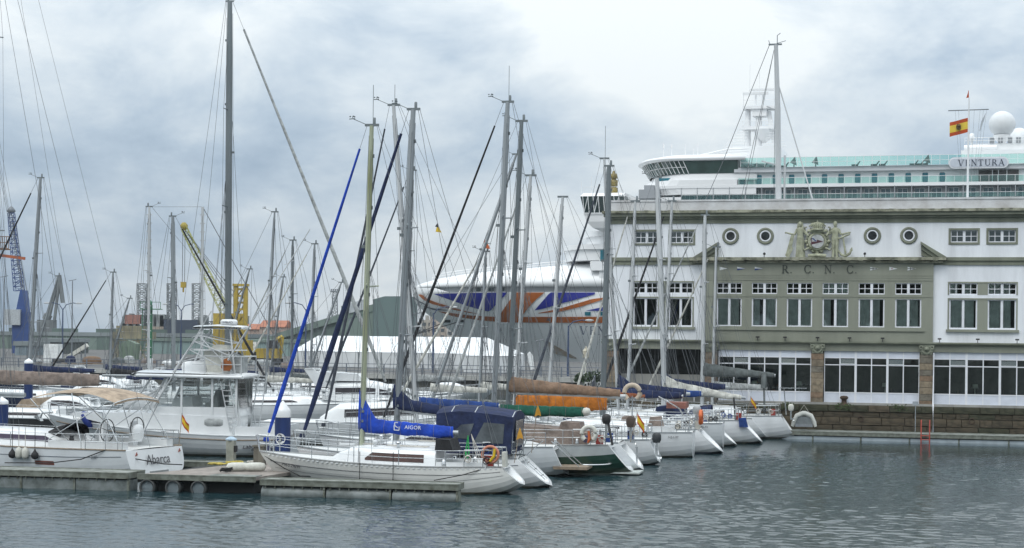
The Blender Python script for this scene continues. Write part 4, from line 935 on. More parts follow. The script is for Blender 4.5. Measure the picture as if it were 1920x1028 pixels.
def hull(b, B, F, scoop=0.9, rake=0.9, wst=0.72, kst=0.04, bowrise=0.26, m=HW, band=None, sub='hull', toe=None, deckm=None, vee=0.0, flare=0.0):
    L = b.L; b.B, b.F = B, F; NS = 22; T = [0, .12, .25, .40, .55, .70, .82, .91, 1.0]
    def zs(s): return F * (1 + bowrise * max(0, s - .15) ** 1.7 - 0.035 * math.sin(math.pi * s))
    def hb(s): return B / 2 * ((wst + (1 - wst) * math.sin(math.pi / 2 * min(1, s / .42))) if s < .42 else max(0.0, 1 - ((s - .42) / .58) ** 2.3))
    def zk(s): return (kst + (-0.40 - kst) * min(1, s / .22) ** .7) if s < .5 else -0.40 + 0.25 * max(0, (s - .7) / .3) ** 2
    def P(s, t, side=1):
        z0, z1 = zk(s), zs(s); z = z0 + (z1 - z0) * t
        xa = scoop * t; xb = L - rake * (1 - t) ** 1.15; x = xa + (xb - xa) * s
        pw = 0.42 + 0.55 * max(0, (s - .45) / .55) ** 1.4 + vee
        y = hb(s) * (math.sin(math.pi / 2 * t ** pw) if t > 0 else 0.0) * (1 - flare * (1 - t) * s)
        return (x, side * y, z)
    b.P, b.zs, b.hb = P, zs, hb
    b.sheer = lambda s, side=1, dz=0.0: (P(s, 1, side)[0], P(s, 1, side)[1], P(s, 1, side)[2] + dz)
    b.s_of = lambda x: max(0.0, min(1.0, (x - scoop) / (L - scoop)))
    mb = MB(); S_ = [i / NS for i in range(NS + 1)]
    for side in (1, -1):
        rows = [[P(s, t, side) for s in (S_ if side == 1 else S_)] for t in T]
        if side == -1: rows = [r[::-1] for r in rows]
        for k in range(len(T) - 1):
            mb.mi = 1 if band and T[k] >= band[0] else 0
            mb.grid([rows[k], rows[k + 1]])
    mats_ = [m] + ([band[1]] if band else [])
    ho = mb.build(sub, mats_, b.o); b.hull = ho
    # transom: a panel of its own
    mb = MB(); ed = [P(0, t, 1) for t in T] + [P(0, t, -1) for t in T[::-1]]
    n = len(ed); c = Vector((sum(p[0] for p in ed) / n, 0, sum(p[2] for p in ed) / n))
    if scoop > 0.3:
        inn = [tuple(c + (Vector(p) - c) * .80) for p in ed]; dp = [(x + .38, y * .9, z + 0.02) for x, y, z in inn]
        mb.add(ed + inn + dp, [(i, (i + 1) % n, (i + 1) % n + n, i + n) for i in range(n)] + [(i + n, (i + 1) % n + n, (i + 1) % n + 2 * n, i + 2 * n) for i in range(n)] + [tuple(range(2 * n, 3 * n))])
    else: mb.add(ed, [tuple(range(n))])
    mb.build('transom', WHITE if not band or True else m, b.o)
    mb = MB(); rows = []
    for i in range(NS + 1):
        s = i / NS; a = b.sheer(s, 1); rows.append([(a[0], a[1] * q, a[2] - .015 + 0.06 * (1 - q * q)) for q in (1, .6, .2, -.2, -.6, -1)])
    mb.grid(rows); mb.build('deck', deckm or DECK, b.o)
    mb = MB()
    for side in (1, -1): mb.tube([b.sheer(i / 14, side, 0.02) for i in range(15)], 0.032, 5)
    mb.build('toe_rail', toe or ALU, b.o)
    return b
def hull_line(b, t, m, r=0.012, s0=0.02, s1=.97, side=None, name='stripe'):
    mb = MB()
    for sd in ((side,) if side else (1, -1)): mb.tube([tuple(Vector(b.P(s0 + (s1 - s0) * i / 20, t, sd)) + Vector((0, sd * .006, 0))) for i in range(21)], r, 4)
    return mb.build(name, m, b.hull)
def cabin(b, x0, x1, h, wf=0.62, win=((.15, .75, .38, .72),), winm=None, m=WHITE, front=1.3, aft=0.25, name='coachroof', crown=.10):
    """low deckhouse following the deck between stations x0 (aft) and x1"""
    N_ = 14; rows = []
    def sec(x):
        s = b.s_of(x); z0 = b.zs(s) - .03; w_ = b.hb(s) * wf
        k = min(1, max(0, (x1 - x) / front)); k2 = min(1, max(0.0, (x - x0) / max(aft, .01))); hh = h * (math.sin(math.pi / 2 * k) ** .8) * (0.35 + .65 * k2 if aft > .3 else 1)
        return z0, w_ * (0.55 + .45 * min(1, k * 1.6)), max(hh, .02)
    xs = [x0 + (x1 - x0) * (i / N_) for i in range(N_ + 1)]
    for x in xs:
        z0, w_, hh = sec(x); sl = .06 * hh / h
        r = [(x, w_, z0), (x, w_ * .98 - sl, z0 + hh * .78), (x, w_ * .90 - sl, z0 + hh * .95), (x, w_ * .45, z0 + hh * (1 + crown)), (x, 0, z0 + hh * (1 + crown * 1.3))]
        rows.append(r + [(p[0], -p[1], p[2]) for p in r[-2::-1]])
    mb = MB(); mb.grid(rows, smooth=True); mb.add(rows[0], [tuple(range(9))]); co = mb.build(name, m, b.o)
    for (a, c, z_lo, z_hi) in win:
        for sd in (1, -1):
            w_ = MB(); rr = []
            for i in range(9):
                f = a + (c - a) * i / 8; x = x0 + (x1 - x0) * f; z0, ww, hh = sec(x); sl = .06 * hh / h
                tp = min(1, (1 - (i / 8)) * 6 + .25)
                def q(zz): return (x, sd * (ww + (ww * .98 - sl - ww) * zz / .78 + .012), z0 + hh * zz)
                rr.append([q(z_lo), q(z_lo + (z_hi - z_lo) * tp)])
            w_.grid(rr, smooth=False); w_.build('cabin_window', winm or TINT, co)
    b.cab = co; b.cabtop = lambda x: b.zs(b.s_of(x)) + h
    return co
def guard(b, n=6, h=0.62, s0=0.03, s1=.93, push=True, pul=True, r=0.016, wires=True):
    mb = MB(); st = []
    for sd in (1, -1):
        pts = []
        for i in range(n + 1):
            s = s0 + (s1 - s0) * i / n; p = Vector(b.sheer(s, sd)); p.y *= .97; q = p + Vector((0, sd * .01, h)); mb.tube([p, q], r, 5); pts.append(q)
        if wires:
            for f in (1.0, .52): mb.tube([p - Vector((0, 0, h * (1 - f))) for p in pts], .009, 4)
    mb.build('guard_rail', STEEL, b.o)
    if pul:
        mb = MB(); tip = Vector(b.sheer(1)); a = [Vector(b.sheer(s1, sd)) for sd in (1, -1)]; up = Vector((0, 0, h))
        nose = [tip + Vector((.12, .12, h * 1.05)), tip + Vector((.12, -.12, h * 1.05))]
        mid = [Vector(b.sheer((1 + s1) / 2, sd)) for sd in (1, -1)]
        for z_ in (1.0, .5):
            mb.tube([a[0] + up * z_, mid[0] + up * z_ * 1.02, tip + Vector((.10 * z_, .12, h * z_ * 1.04)), tip + Vector((.10 * z_, -.12, h * z_ * 1.04)), mid[1] + up * z_ * 1.02, a[1] + up * z_], .018, 5)
        for p in a + mid: mb.tube([p, p + up * 1.01], .018, 5)
        mb.tube([tip, nose[0]], .018, 5); mb.tube([tip, nose[1]], .018, 5); mb.build('pulpit', STEEL, b.o)
    if push and hasattr(b, 'cabtop') and hasattr(b, 'mx'): fittings(b, int(b.L * 100 + b.S.y))
    if push:
        mb = MB(); up = Vector((0, 0, h * 1.05)); ps = [Vector(b.sheer(s, sd)) for s, sd in ((.14, 1), (.07, 1), (.012, 1), (.012, -1), (.07, -1), (.14, -1))]
        for h_ in (ps[:3], ps[:2:-1]):
            mb = MB()
            for z_ in (1.0, .5): mb.tube([p + up * z_ for p in h_] + [Vector((h_[2].x, h_[2].y * .35, h_[2].z)) + up * z_], .018, 5)
            for p in h_: mb.tube([p, p + up], .018, 5)
            mb.build('pushpit', STEEL, b.o)
def fittings(b, seed):
    """deck gear of one yacht: hatches, winches, rope coils on the rails, cans, vents"""
    rg = random.Random(seed); L = b.L; sd = b.near()
    for x in (L * .66, L * .54):
        mb = MB(); z = b.cabtop(x) + .02; mb.box(x - .28, x + .28, -.28, .28, z - .04, z + .05); h_ = mb.build('deck_hatch', WHITE, b.o); mb = MB(); mb.box(x - .23, x + .23, -.23, .23, z + .052, z + .065); mb.build('hatch_pane', TINT, h_)
    for x in (L * .20, L * .28):
        for y in (1, -1): mb = MB(); s = b.s_of(x); mb.lathe([(.09, 0), (.10, .05), (.07, .1), (.085, .2), (.05, .22)], 9, (x, y * b.hb(s) * .72, b.zs(s) + .06)); mb.build('winch', STEEL, b.o)
    for k in range(3):
        s = rg.choice((.03, .06, .09, .13)); p = Vector(b.sheer(s, sd)); c = (p.x + rg.uniform(-.1, .1), p.y * .99 + sd * .03, p.z + rg.uniform(.3, .42)); mb = MB()
        for q in range(3): mb.torus(c, .085 + .02 * q, .016, 'y', 10, 4); c = (c[0] + rg.uniform(-.03, .03), c[1] + .02 * sd, c[2] - .03)
        mb.build('rope_coil', rg.choice((ROPEW, ROPEK, ROPEW, mat('rope_blue', (.03, .07, .25), .9))), b.o)
    for k in range(2):
        x = L * rg.uniform(.45, .75); s = b.s_of(x); mb = MB(); y = b.hb(s) * .35 * rg.choice((1, -1)); z = b.cabtop(x); mb.lathe([(.06, -.05), (.06, .12), (.10, .16), (.10, .24), (.03, .26)], 9, (x, y, z)); mb.build('deck_vent', rg.choice((STEEL, WHITE)), b.o)
    if rg.random() < .6:
        x = L * .12; s = b.s_of(x); mb = MB(); mb.box(x - .15, x + .15, sd * b.hb(s) * .6 - .1, sd * b.hb(s) * .6 + .1, b.zs(s), b.zs(s) + .42); mb.build('jerry_can', rg.choice((mat('can_red', (.28, .04, .03), .5), CANV['midblue'], FENDW)), b.o)
    mb = MB()
    for k in range(4): y = (-.3 + .2 * k); mb.tube([(b.mx if hasattr(b, 'mx') else L * .58, y * .3, b.cabtop(L * .55) + .08), (L * .36, y, b.cabtop(L * .36) + .06)], .014, 4)
    mb.build('deck_line', ROPEW, b.o)
def boom_cover(b, mx, zb, L, m, h0=.42, h1=.16, sag=.04, boomr=.075, name='sail_cover', rise=0.0, hump=0.0, covlen=None, w0=.22, bm=None, droop=True):
    """boom with the sail stowed on it under a cover, from the mast aft"""
    mb = MB(); mb.tube([(mx - .12, 0, zb), (mx - L, 0, zb + rise)], boomr, 8, flat=1.25); bo = mb.build('boom', bm or ALU, b.o)
    if m is None: return bo
    N_ = 40; rows = []; cl = covlen or L * .97; rng = random.Random(int(mx * 97) + int(L * 31))
    for i in range(N_ + 1):
        f = i / N_; x = mx + (.10 if hump else -.06) - cl * f; zc = zb + rise * f
        hh = h0 + (h1 - h0) * f ** .8 + hump * max(0, 1 - f * 5.5) + rng.uniform(-.014, .014); ww = w0 * (1 - .45 * f) + rng.uniform(-.02, .02) + .02 * math.sin(f * 38 + L)
        lo = zc - boomr * (1.25 if droop else .2) - .02 - (.07 if hump > .9 else 0) - (.10 * math.sin(f * math.pi * 3) ** 2 * .4 if droop else 0)
        r = []
        for j in range(12):
            a = 2 * math.pi * j / 12; cx, cz = math.sin(a), math.cos(a)
            wz = ww * (abs(cx) ** .8) * math.copysign(1, cx) * (0.30 + .70 * ((1 - cz) / 2) ** .7)
            r.append((x, wz + rng.uniform(-.01, .01), lo + (hh + zc - lo) * (cz + 1) / 2 + rng.uniform(-.01, .01)))
        rows.append(r)
    mb = MB(); mb.grid(rows, True); mb.add(rows[0], [tuple(range(12))]); mb.add(rows[-1], [tuple(range(12))[::-1]]); mb.build(name, m, bo)
    # lashings
    mb = MB()
    for i in range(4, N_, 7): mb.tube([(p[0], p[1] * 1.03, p[2]) for p in rows[i]] + [rows[i][0]], .007, 4)
    tag(mb.build('lashing', mat('lashing_cord', (.16, .15, .14), .9), bo), kind='stuff'); return bo
def rig(b, bot_u, top, z0=None, r=0.085, m=ALU, spreaders=2, genoa=None, gr=.085, stay_top=1.0, bow_x=None, back=True, extras=True, wr=.0075, split_back=False, taper=.75, sw=.95, light=True, whip=None, runners=True, inner=False, x=None, g0=.05, g1=.93):
    mx = x if x is not None else solve_axis(b.S, b.hd, bot_u, 1.6); b.mx = mx
    s = b.s_of(mx); z0 = z0 if z0 is not None else b.zs(s)
    tp = b.px(top[0], top[1], mx); base = Vector((mx, 0, z0 - .02)); b.mtop, b.mbase = tp, base
    A = lambda f: base + (tp - base) * f
    mb = MB(); mb.tube([A(0), A(.5), A(.86), A(1)], [r, r, r * .93, r * taper], 10, flat=1.35, upv=(0, 0, 1) if False else None); mo = mb.build('mast', m, b.o)
    mb = MB()   # head fittings, sheaves and crane
    d = (tp - base).normalized()
    mb.box(tp.x - .28, tp.x + .26, tp.y - .05, tp.y + .05, tp.z - .02, tp.z + .07)
    if extras:
        mb.tube([tp + Vector((.22, 0, .05)), tp + Vector((.75, 0, .28))], .014, 4); q = tp + Vector((.75, 0, .28))
        for a in (0, 2.1, 4.2): mb.lathe([(.001, -.035), (.045, 0), (.001, .035)], 6, (q.x + .10 * math.cos(a), q.y + .10 * math.sin(a), q.z + .08))
        mb.tube([q, q + Vector((0, 0, .1))], .014, 4); mb.tube([q + Vector((-.1, 0, 0)), q + Vector((.12, .05, -.02))], .02, 4)
    if light: mb.lathe([(.06, 0), (.06, .2), (.045, .24)], 8, (tp.x - .1, tp.y, tp.z + .07))
    if whip: mb.tube([tp + Vector((-.05, 0, .05)), tp + Vector((-.05, 0, whip))], .012, 4)
    mb.build('masthead_fitting', ALUD, mo)
    # mast hardware: winches, steaming light, radar reflector, goosenecks
    mb = MB(); p = A(.62); mb.box(p.x + r, p.x + r + .14, p.y - .05, p.y + .05, p.z, p.z + .12)
    for f_ in (.08, .11): p = A(f_); mb.lathe([(.06, 0), (.05, .1)], 8, (p.x - r * .4, p.y + b.near() * (r + .04), p.z))
    for f_ in (.30, .47, .74, .9): p = A(f_); mb.box(p.x - r * 1.35, p.x - r, p.y - .03, p.y + .03, p.z, p.z + .14)
    tag(mb.build('mast_hardware', ALUD, mo), kind='stuff')
    wires = []; bow = Vector(b.sheer(.985)) if bow_x is None else Vector((bow_x, 0, 1.2)); st = Vector(b.sheer(.015)); st.y = 0
    tips = []
    for k in range(spreaders):
        f = (k + 1) / (spreaders + 1) * (.97 if spreaders > 1 else 1.0); p = A(f); wd = sw * (1 - .22 * k); mb = MB(); pr = []
        for sd in (1, -1):
            q = p + Vector((-.22, sd * wd, .06)); mb.tube([p, q], [.04, .026], 5); pr.append(q); mb.lathe([(.001, -.05), (.04, 0), (.001, .05)], 6, tuple(q))
        mb.build('spreader', m, mo); tips.append(pr)
    for i, sd in enumerate((1, -1)):
        ch = Vector((mx - .25, sd * b.hb(s) * .93, b.zs(s))); path = [ch] + [t_[i] for t_ in tips] + [A(.985 * stay_top if stay_top < 1 else .985)]; wires.append(path)
        if tips: wires.append([ch + Vector((.45, -sd * .1, 0)), A(1 / (spreaders + 1) - .02)]); wires.append([ch + Vector((-.5, -sd * .1, 0)), A(1 / (spreaders + 1) - .02)])
        if len(tips) > 1: wires.append([tips[0][i], A(2 / (spreaders + 1) * .97 - .02)])
    if back:
        if split_back:
            q = tp + Vector((-.25, 0, 0)) + (st - tp) * .8; wires.append([tp + Vector((-.25, 0, 0)), q])
            for sd in (1, -1): wires.append([q, Vector((st.x, sd * b.hb(0) * .8, st.z))])
        else: wires.append([tp + Vector((-.26, 0, .03)), st])
        wires.append([tp + Vector((-.2, 0, 0)), Vector((mx - (mx - st.x) * .62, 0, z0 + .9))])     # topping lift
    ft = A(stay_top) + Vector((.18 if stay_top == 1 else r, 0, 0))
    wires.append([ft, bow])
    if runners: wires.append([A(.7) + Vector((r, 0, 0)), Vector((mx + (bow.x - mx) * .12, .1, z0 + .3))]); wires.append([A(.96) + Vector((-r, .05, 0)), A(.06) + Vector((-r - .06, .1, 0))]); wires.append([A(.97) + Vector((r, -.05, 0)), A(.06) + Vector((r + .2, -.2, 0))])
    if inner: wires.append([A(.68), Vector((mx + (bow.x - mx) * .62, 0, bow.z))])
    if runners:        # lazy jacks, flag halyards
        for sd in (1, -1):
            j0 = A(.55) + Vector((-r, sd * .1, 0))
            for q in (.35, .7): wires.append([j0, Vector((mx - (mx - st.x) * .55 * q, sd * .12, z0 + 1.15))])
            if tips: wires.append([tips[0][0 if sd == 1 else 1] * .6 + A(1 / (spreaders + 1)) * .4, Vector((mx - .2, sd * b.hb(s) * .85, b.zs(s)))])
    mb = MB()
    for w_ in wires: mb.tube(w_, wr, 4, cap=False)
    mb.build('standing_rigging', WIRE, mo)
    if genoa:
        a, c = bow + (ft - bow) * g0, bow + (ft - bow) * g1; k = 14; pts = [a + (c - a) * i / k for i in range(k + 1)]
        rr = [gr * (.55 + .45 * min(1, i / 2)) * (1.12 - .62 * i / k) * random.uniform(.94, 1.06) for i in range(k + 1)]
        mb = MB(); mb.tube(pts, rr, 8); mb.lathe([(.10, 0), (.12, .04), (.10, .16)], 10, tuple(bow + (ft - bow) * (g0 * .55))); mb.build('furled_genoa', genoa, b.o)
    return mo
def lifebuoy(b, c, axis='x', R=.27, r=.075, m=None, horseshoe=True, name='lifebuoy'):
    mb = MB()
    if horseshoe: mb.torus(c, R, r, axis, 16, 8, -.30 * math.pi, 1.30 * math.pi)
    else: mb.torus(c, R, r, axis, 20, 8)
    return mb.build(name, m or FENDW, b.o)
def flag_mesh(p, dx, dy, w_, h_, droop=.5):
    """cloth hanging from a staff top p, in three bands (0 red, 1 yellow)"""
    mb = MB(); nx, nz = 8, 9; rows = []
    for j in range(nz):
        r = []
        for i in range(nx + 1):
            f = i / nx; wv = .06 * math.sin(f * 7 + j * .3) * f
            r.append((p[0] + dx * w_ * f * (1 - .2 * droop) - dy * wv, p[1] + dy * w_ * f + dx * wv, p[2] - h_ * j / (nz - 1) - droop * w_ * f * .8))
        rows.append(r)
    for j in range(nz - 1):
        mb.mi = 1 if 2 <= j < 6 else 0; mb.grid([rows[j], rows[j + 1]])
    return mb
def ensign(b, x, y, z, h=1.3, w_=.55, fh=.38, lean=.35, name='ensign', droop=.9, d=(-1, 0)):
    mb = MB(); q = (x - lean * h * .5, y, z + h); mb.tube([(x, y, z), q], .014, 5); fo = mb.build('flag_staff', TEAK, b.o)
    if name == 'pennant':
        mb = MB(); t_ = Vector(q); mb.prism([(t_.x, t_.z), (t_.x - .10, t_.z - .30), (t_.x - .13, t_.z - .44), (t_.x - .02, t_.z - .40), (t_.x + .13, t_.z - .47), (t_.x + .07, t_.z - .2)], t_.y - .015, t_.y + .015); mb.build(name, mat('pennant_amber', (.52, .26, .03), .85, .1, 3), fo); return
    flag_mesh((q[0], q[1], q[2] - .05), d[0], d[1], w_, fh, droop).build(name, [FLAGR, FLAGY], fo)
def fender(wp, ztop, zc, m, label, size=.15, ln=.5, group=None, side=0, ball=False):
    """fender hanging on its line beside a hull (world point)"""
    o = empty('fender', (wp[0], wp[1], zc - ln / 2)); tag(o, label, 'fender', group)
    mb = MB()
    if ball: mb.lathe([(.001, 0), (size * .75, size * .3), (size, size * .95), (size * .85, size * 1.5), (size * .45, size * 2.0), (size * .22, size * 2.4), (.03, size * 2.6)], 14)
    else: mb.lathe([(.02, 0), (size * .8, .04), (size, .12), (size, ln - .12), (size * .8, ln - .04), (.035, ln + .03)], 12)
    mb.build('body', m, o)
    mb = MB(); t_ = ln if not ball else size * 2.5; mb.tube([(0, 0, t_), (.0, .0, ztop - (zc - ln / 2))], .014, 4); mb.build('lanyard', ROPEK if m is not FENDW else ROPEW, o)
    return o
def outboard(b, x, y, z, m=None, s=1.0):
    mb = MB(); mb.grid([ring(x, y, z + h_ * s, rx * s, ry * s, 12) for h_, rx, ry in ((0, .14, .11), (.12, .19, .14), (.32, .19, .14), (.42, .12, .09), (.44, .02, .02))], True); oo = mb.build('outboard_motor', m or BLACK, b.o)
    mb = MB(); mb.box(x - .05 * s, x + .05 * s, y - .04 * s, y + .04 * s, z - .55 * s, z); mb.box(x - .2 * s, x + .03 * s, y - .015, y + .015, z - .6 * s, z - .5 * s); mb.lathe([(.1 * s, -.02), (.1 * s, .02)], 8, (x - .2 * s, y, z - .68 * s), 'x'); mb.build('leg', STEEL, oo)
def sprayhood(b, x0, x1, h, m, wf=.6, back=True, clear=True, name='sprayhood'):
    N_ = 8; rows = []
    for i in range(N_ + 1):
        f = i / N_; x = x0 + (x1 - x0) * f; s = b.s_of(x); z0 = b.cabtop(x) - .18 if hasattr(b, 'cabtop') else b.zs(s); w_ = b.hb(s) * wf; hh = h * math.cos(f * math.pi / 2) ** .55 if f < 1 else .02
        rows.append([(x, w_ * math.cos(a) if abs(math.cos(a)) > 1e-6 else 0, z0 + hh * math.sin(a) ** .6 if math.sin(a) > 0 else z0) for a in [math.pi * j / 12 for j in range(13)]])
    mb = MB(); mb.grid(rows); so_ = mb.build(name, m, b.o)
    if clear:
        mb = MB()
        for sd in (0, 1):
            rr = []
            for i in (1, 2, 3, 4, 5): r = rows[i]; a_, c_ = (r[1], r[4]) if not sd else (r[-2], r[-5]); rr.append([tuple(Vector(a_) * 1.0 + Vector((0, .012 if not sd else -.012, 0))), tuple(Vector(c_) + Vector((.008, .012 if not sd else -.012, .012)))])
            mb.grid(rr, smooth=False); mb.build('window', TINT, so_); mb = MB()
    return so_
def wheel(b, x, y, z, R=.5):
    mb = MB(); mb.torus((x, y, z), R, .022, 'x', 24, 5)
    for k in range(5): a = k * 2 * math.pi / 5 + .3; mb.tube([(x, y, z), (x, y + R * math.cos(a), z + R * math.sin(a))], .012, 4)
    wo = mb.build('steering_wheel', BLACK, b.o); mb = MB(); mb.prism([(x + .08, 1.0), (x + .32, 1.0), (x + .25, z + .25), (x + .1, z + .3)], y - .16, y + .16); mb.build('pedestal', WHITE, wo)
def S_at(u, v): return atz(u, v, 0.0)
# ================================================================ the row of yachts with their sterns to the basin
AL = 10.0
# --- 1: cream sloop with the royal blue sail cover, alongside the near finger
b = Boat('sailing_yacht', 'cream hulled sloop with royal blue sail cover marked AIGOR', 'sailboat', S_at(984, 926), AL, bow_u=487)
hull(b, 3.1, 1.02, scoop=.75, rake=1.25, wst=.52, kst=.34, bowrise=.42, m=HC, toe=mat('toe_rail_grey', (.30, .31, .31), .5))
hull_line(b, .80, mat('hull_thin_line', (.05, .05, .06)), .009); hull_line(b, .64, mat('hull_thin_line', (.05, .05, .06)), .005)
mb = MB()
for i in range(46):
    for sd in (1, -1): p = b.sheer(.02 + .95 * i / 46, sd, -.045); mb.box(p[0] - .045, p[0] + .045, p[1] - .02, p[1] + .02 + .012 * sd, p[2] - .02, p[2] + .02)
tag(mb.build('rail_slots', WHITE, b.o), kind='stuff')
cabin(b, 3.25, 7.5, .60, .66, ((.10, .63, .26, .76),), TINTB, front=1.5)
b.L0 = b.L
rig(b, 678, (697, 236), z0=1.6, r=.105, m=ALUG, spreaders=1, genoa=CANV['royal'], gr=.085, sw=.85, whip=1.55, split_back=True, g0=.06, g1=.93)
boom_cover(b, b.mx, 2.38, 3.75, CANV['royal'], h0=.36, h1=.24, rise=-.16, hump=1.05, w0=.25, covlen=3.65)
mk = mat('cover_print_white', (.72, .74, .76), .8)
text('lettering', 'AIGOR', .20, mk, b.o, (b.mx - 2.05, .262, 2.40), (-1, 0, -.03), (0, 0, 1), spacing=1.05)
mb = MB()
for p, q in (((-1.47, 2.62), (-1.35, 2.62)), ((-1.35, 2.62), (-1.35, 2.5)), ((-1.36, 2.5), (-1.47, 2.42)), ((-1.33, 2.34), (-1.33, 2.52)), ((-1.33, 2.34), (-1.52, 2.33)), ((-1.52, 2.33), (-1.52, 2.47))): mb.bar((b.mx + p[0], .262, p[1] - .04), (b.mx + q[0], .262, q[1] - .04), .03)
mb.build('emblem', mk, b.o)
guard(b, 5)
text('registration', '7ªVI-5-296/91', .17, mat('hull_ink', (.05, .05, .06)), b.hull, tuple(Vector(b.P(.87, .78, 1)) + Vector((0, .03, -.02))), tuple(Vector(b.P(.85, .78, 1)) - Vector(b.P(.89, .78, 1))), (0, 0, 1))
mb = MB(); mb.box(1.3, 3.2, .85, 1.0, 1.0, 1.18); mb.box(1.3, 3.2, -1.0, -.85, 1.0, 1.18); mb.box(1.3, 1.45, -.85, .85, 1.0, 1.15); mb.build('cockpit_coaming', WHITE, b.o)
mb = MB(); mb.prism([(2.6, 1.55), (3.3, 1.6), (3.25, 2.02), (2.75, 2.0)], -.75, .75); mb.build('companionway_cover', CANV['black'], b.o)
mb = MB()
for k in range(5): mb.tube([(2.15 + random.uniform(-.03, .03), .25, 2.15), (2.2 + random.uniform(-.14, .12), .3, 1.5), (2.15 + random.uniform(-.16, .1), .35, 1.12)], .013, 4)
mb.build('mainsheet', ROPEG, b.o)
mb = MB()
for k in range(3): mb.tube([(2.05, .1, 2.2), (1.75 - .12 * k, .3, 1.15)], .012, 4)
mb.build('mainsheet_tackle', ROPEW, b.o)
lifebuoy(b, (1.15, .95, 1.5), 'y', .30, .055, mat('lifebuoy_salmon', (.50, .20, .13), .7), False)
mb = MB(); mb.tube([(.98, .98, 1.72), (1.0, 1.0, 1.45), (1.15, 1.02, 1.25)], [.05, .06, .05], 6); mb.build('safety_line', FLAGY, b.o)
mb = MB(); mb.prism([(.55, 1.05), (.7, 1.05), (.72, 1.6), (.58, 1.6)], .55, .95); mb.build('rescue_bag', FENDW, b.o)
ensign(b, .5, -.5, 1.1, 1.35, .3, .55, .3, 'pennant', 1.3)
mb = MB(); mb.lathe([(.001, -.07), (.09, -.05), (.11, .05), (.001, .1)], 9, (.52, .55, .62)); mb.build('log_housing', FENDK, b.o)
for s_, lab in ((.56, 'small black fender on the cream sloop below the front of its cabin window'), (.425, 'small black fender on the cream sloop beside the aft half of its cabin window')):
    p = b.P(s_, .8, 1); wp = b.S + b.hd * p[0] + b.pt * (p[1] + .13); fender(wp, 1.55, .46, FENDK, lab, .10, .32, ball=True)
AIG = b
# --- 2: white scoop-stern yacht under the navy cockpit tent
b = Boat('sailing_yacht', 'white scoop sterned yacht with navy cockpit tent and long navy boom cover', 'sailboat', S_at(1036, 914), AL, bow_u=556)
hull(b, 3.5, 1.15, scoop=1.25, rake=.8, wst=.62, kst=.06, m=HW); hull_line(b, .8, SHIPD, .012)
cabin(b, 3.6, 7.6, .5, .62, ((.2, .8, .35, .7),))
rig(b, 742, (775, 206), z0=1.6, r=.13, m=ALU, spreaders=2, genoa=CANV['navy'], gr=.12, sw=1.1, wr=.009)
boom_cover(b, b.mx, 2.95, 4.3, CANV['navy'], h0=.50, h1=.22, rise=-.38, hump=.5, w0=.24, covlen=4.2, bm=ALUW, droop=False, boomr=.10)
guard(b, 6); 
def canopy(b, x0, x1, zt, zb, w_, m, name='cockpit_tent', arch=.22, aft_slope=.15, wins=(), droop=.22):
    N_ = 10; rows = []
    for i in range(N_ + 1):
        f = i / N_; x = x0 + (x1 - x0) * f; zz = zt - droop * (1 - f) ** 2 - .55 * max(0, f - .7) ** 1.2
        rows.append([(x - (aft_slope if i == 0 else 0) * 0, w_ * c_, zz + arch * (1 - c_ * c_) - .04) for c_ in (1, .85, .5, 0, -.5, -.85, -1)])
    mb = MB(); mb.grid(rows); to = mb.build(name, m, b.o)
    mb = MB()
    for sd in (0, 6):
        rr = [[rows[i][sd], (rows[i][sd][0] + (.10 if i == 0 else 0), rows[i][sd][1] * 1.06, zb)] for i in range(N_ + 1)]; mb.grid(rr, smooth=False)
    rr = [[p, (p[0] + .1, p[1] * 1.06, zb)] for p in rows[0]]; mb.grid(rr, smooth=False); mb.build('side_panel', m, to)
    for (xa, za, xb_, zb_, xc, zc, xd, zd) in wins:
        for sd in (1, -1):
            def q(x, z): return (x, sd * (w_ * (1 + .06 * (zt - z) / max(.1, zt - zb)) + .02), z)
            mb = MB(); mb.add([q(xa, za), q(xb_, zb_), q(xc, zc), q(xd, zd)], [(0, 1, 2, 3)]); mb.build('window', mat('tent_vinyl', (.10, .115, .125), .12, .25, 1.2), to)
    mb = MB()
    for xx in (x0 + .05, (x0 + x1) / 2, x1 - .6):
        f = (xx - x0) / (x1 - x0); zz = zt - droop * (1 - f) ** 2 - .55 * max(0, f - .7) ** 1.2
        mb.tube([(xx, w_ * 1.03, zb), (xx, w_ * .98, zz - .03), (xx, w_ * .5, zz + arch * .7), (xx, 0, zz + arch - .05), (xx, -w_ * .5, zz + arch * .7), (xx, -w_ * .98, zz - .03), (xx, -w_ * 1.03, zb)], .018, 5)
    mb.build('hoop', STEEL, to); return to
canopy(b, 1.35, 4.4, 3.02, 1.35, 1.28, CANV['navy'], wins=((1.75, 1.75, 2.9, 1.75, 2.5, 2.55, 1.7, 2.5), (3.1, 1.9, 3.9, 1.95, 3.4, 2.45, 2.9, 2.5)))
mb = MB(); x0_ = 1.33; mb.add([(x0_, y, z) for y, z in ((-.9, 1.6), (.9, 1.6), (.85, 2.62), (-.85, 2.62))], [(0, 1, 2, 3)]); mb.build('stern_window', mat('tent_vinyl', (.10, .115, .125), .12, .25, 1.2), b.o)
mb = MB(); mb.tube([(1.2, -.9, 1.15), (.55, -.7, 1.75), (.45, -.5, 1.75), (.45, .3, 1.75)], .02, 5); mb.tube([(1.2, .9, 1.15), (.9, .9, 1.9), (.7, .3, 1.9)], .02, 5)
for k in range(3): mb.tube([(.35 + .28 * k, .1, .5 + .24 * k), (.35 + .28 * k, .6, .5 + .24 * k)], .018, 5)
mb.tube([(.2, .1, .35), (1.2, .1, 1.2)], .018, 5); mb.tube([(.2, .6, .35), (1.2, .6, 1.2)], .018, 5); mb.build('stern_ladder', STEEL, b.o)
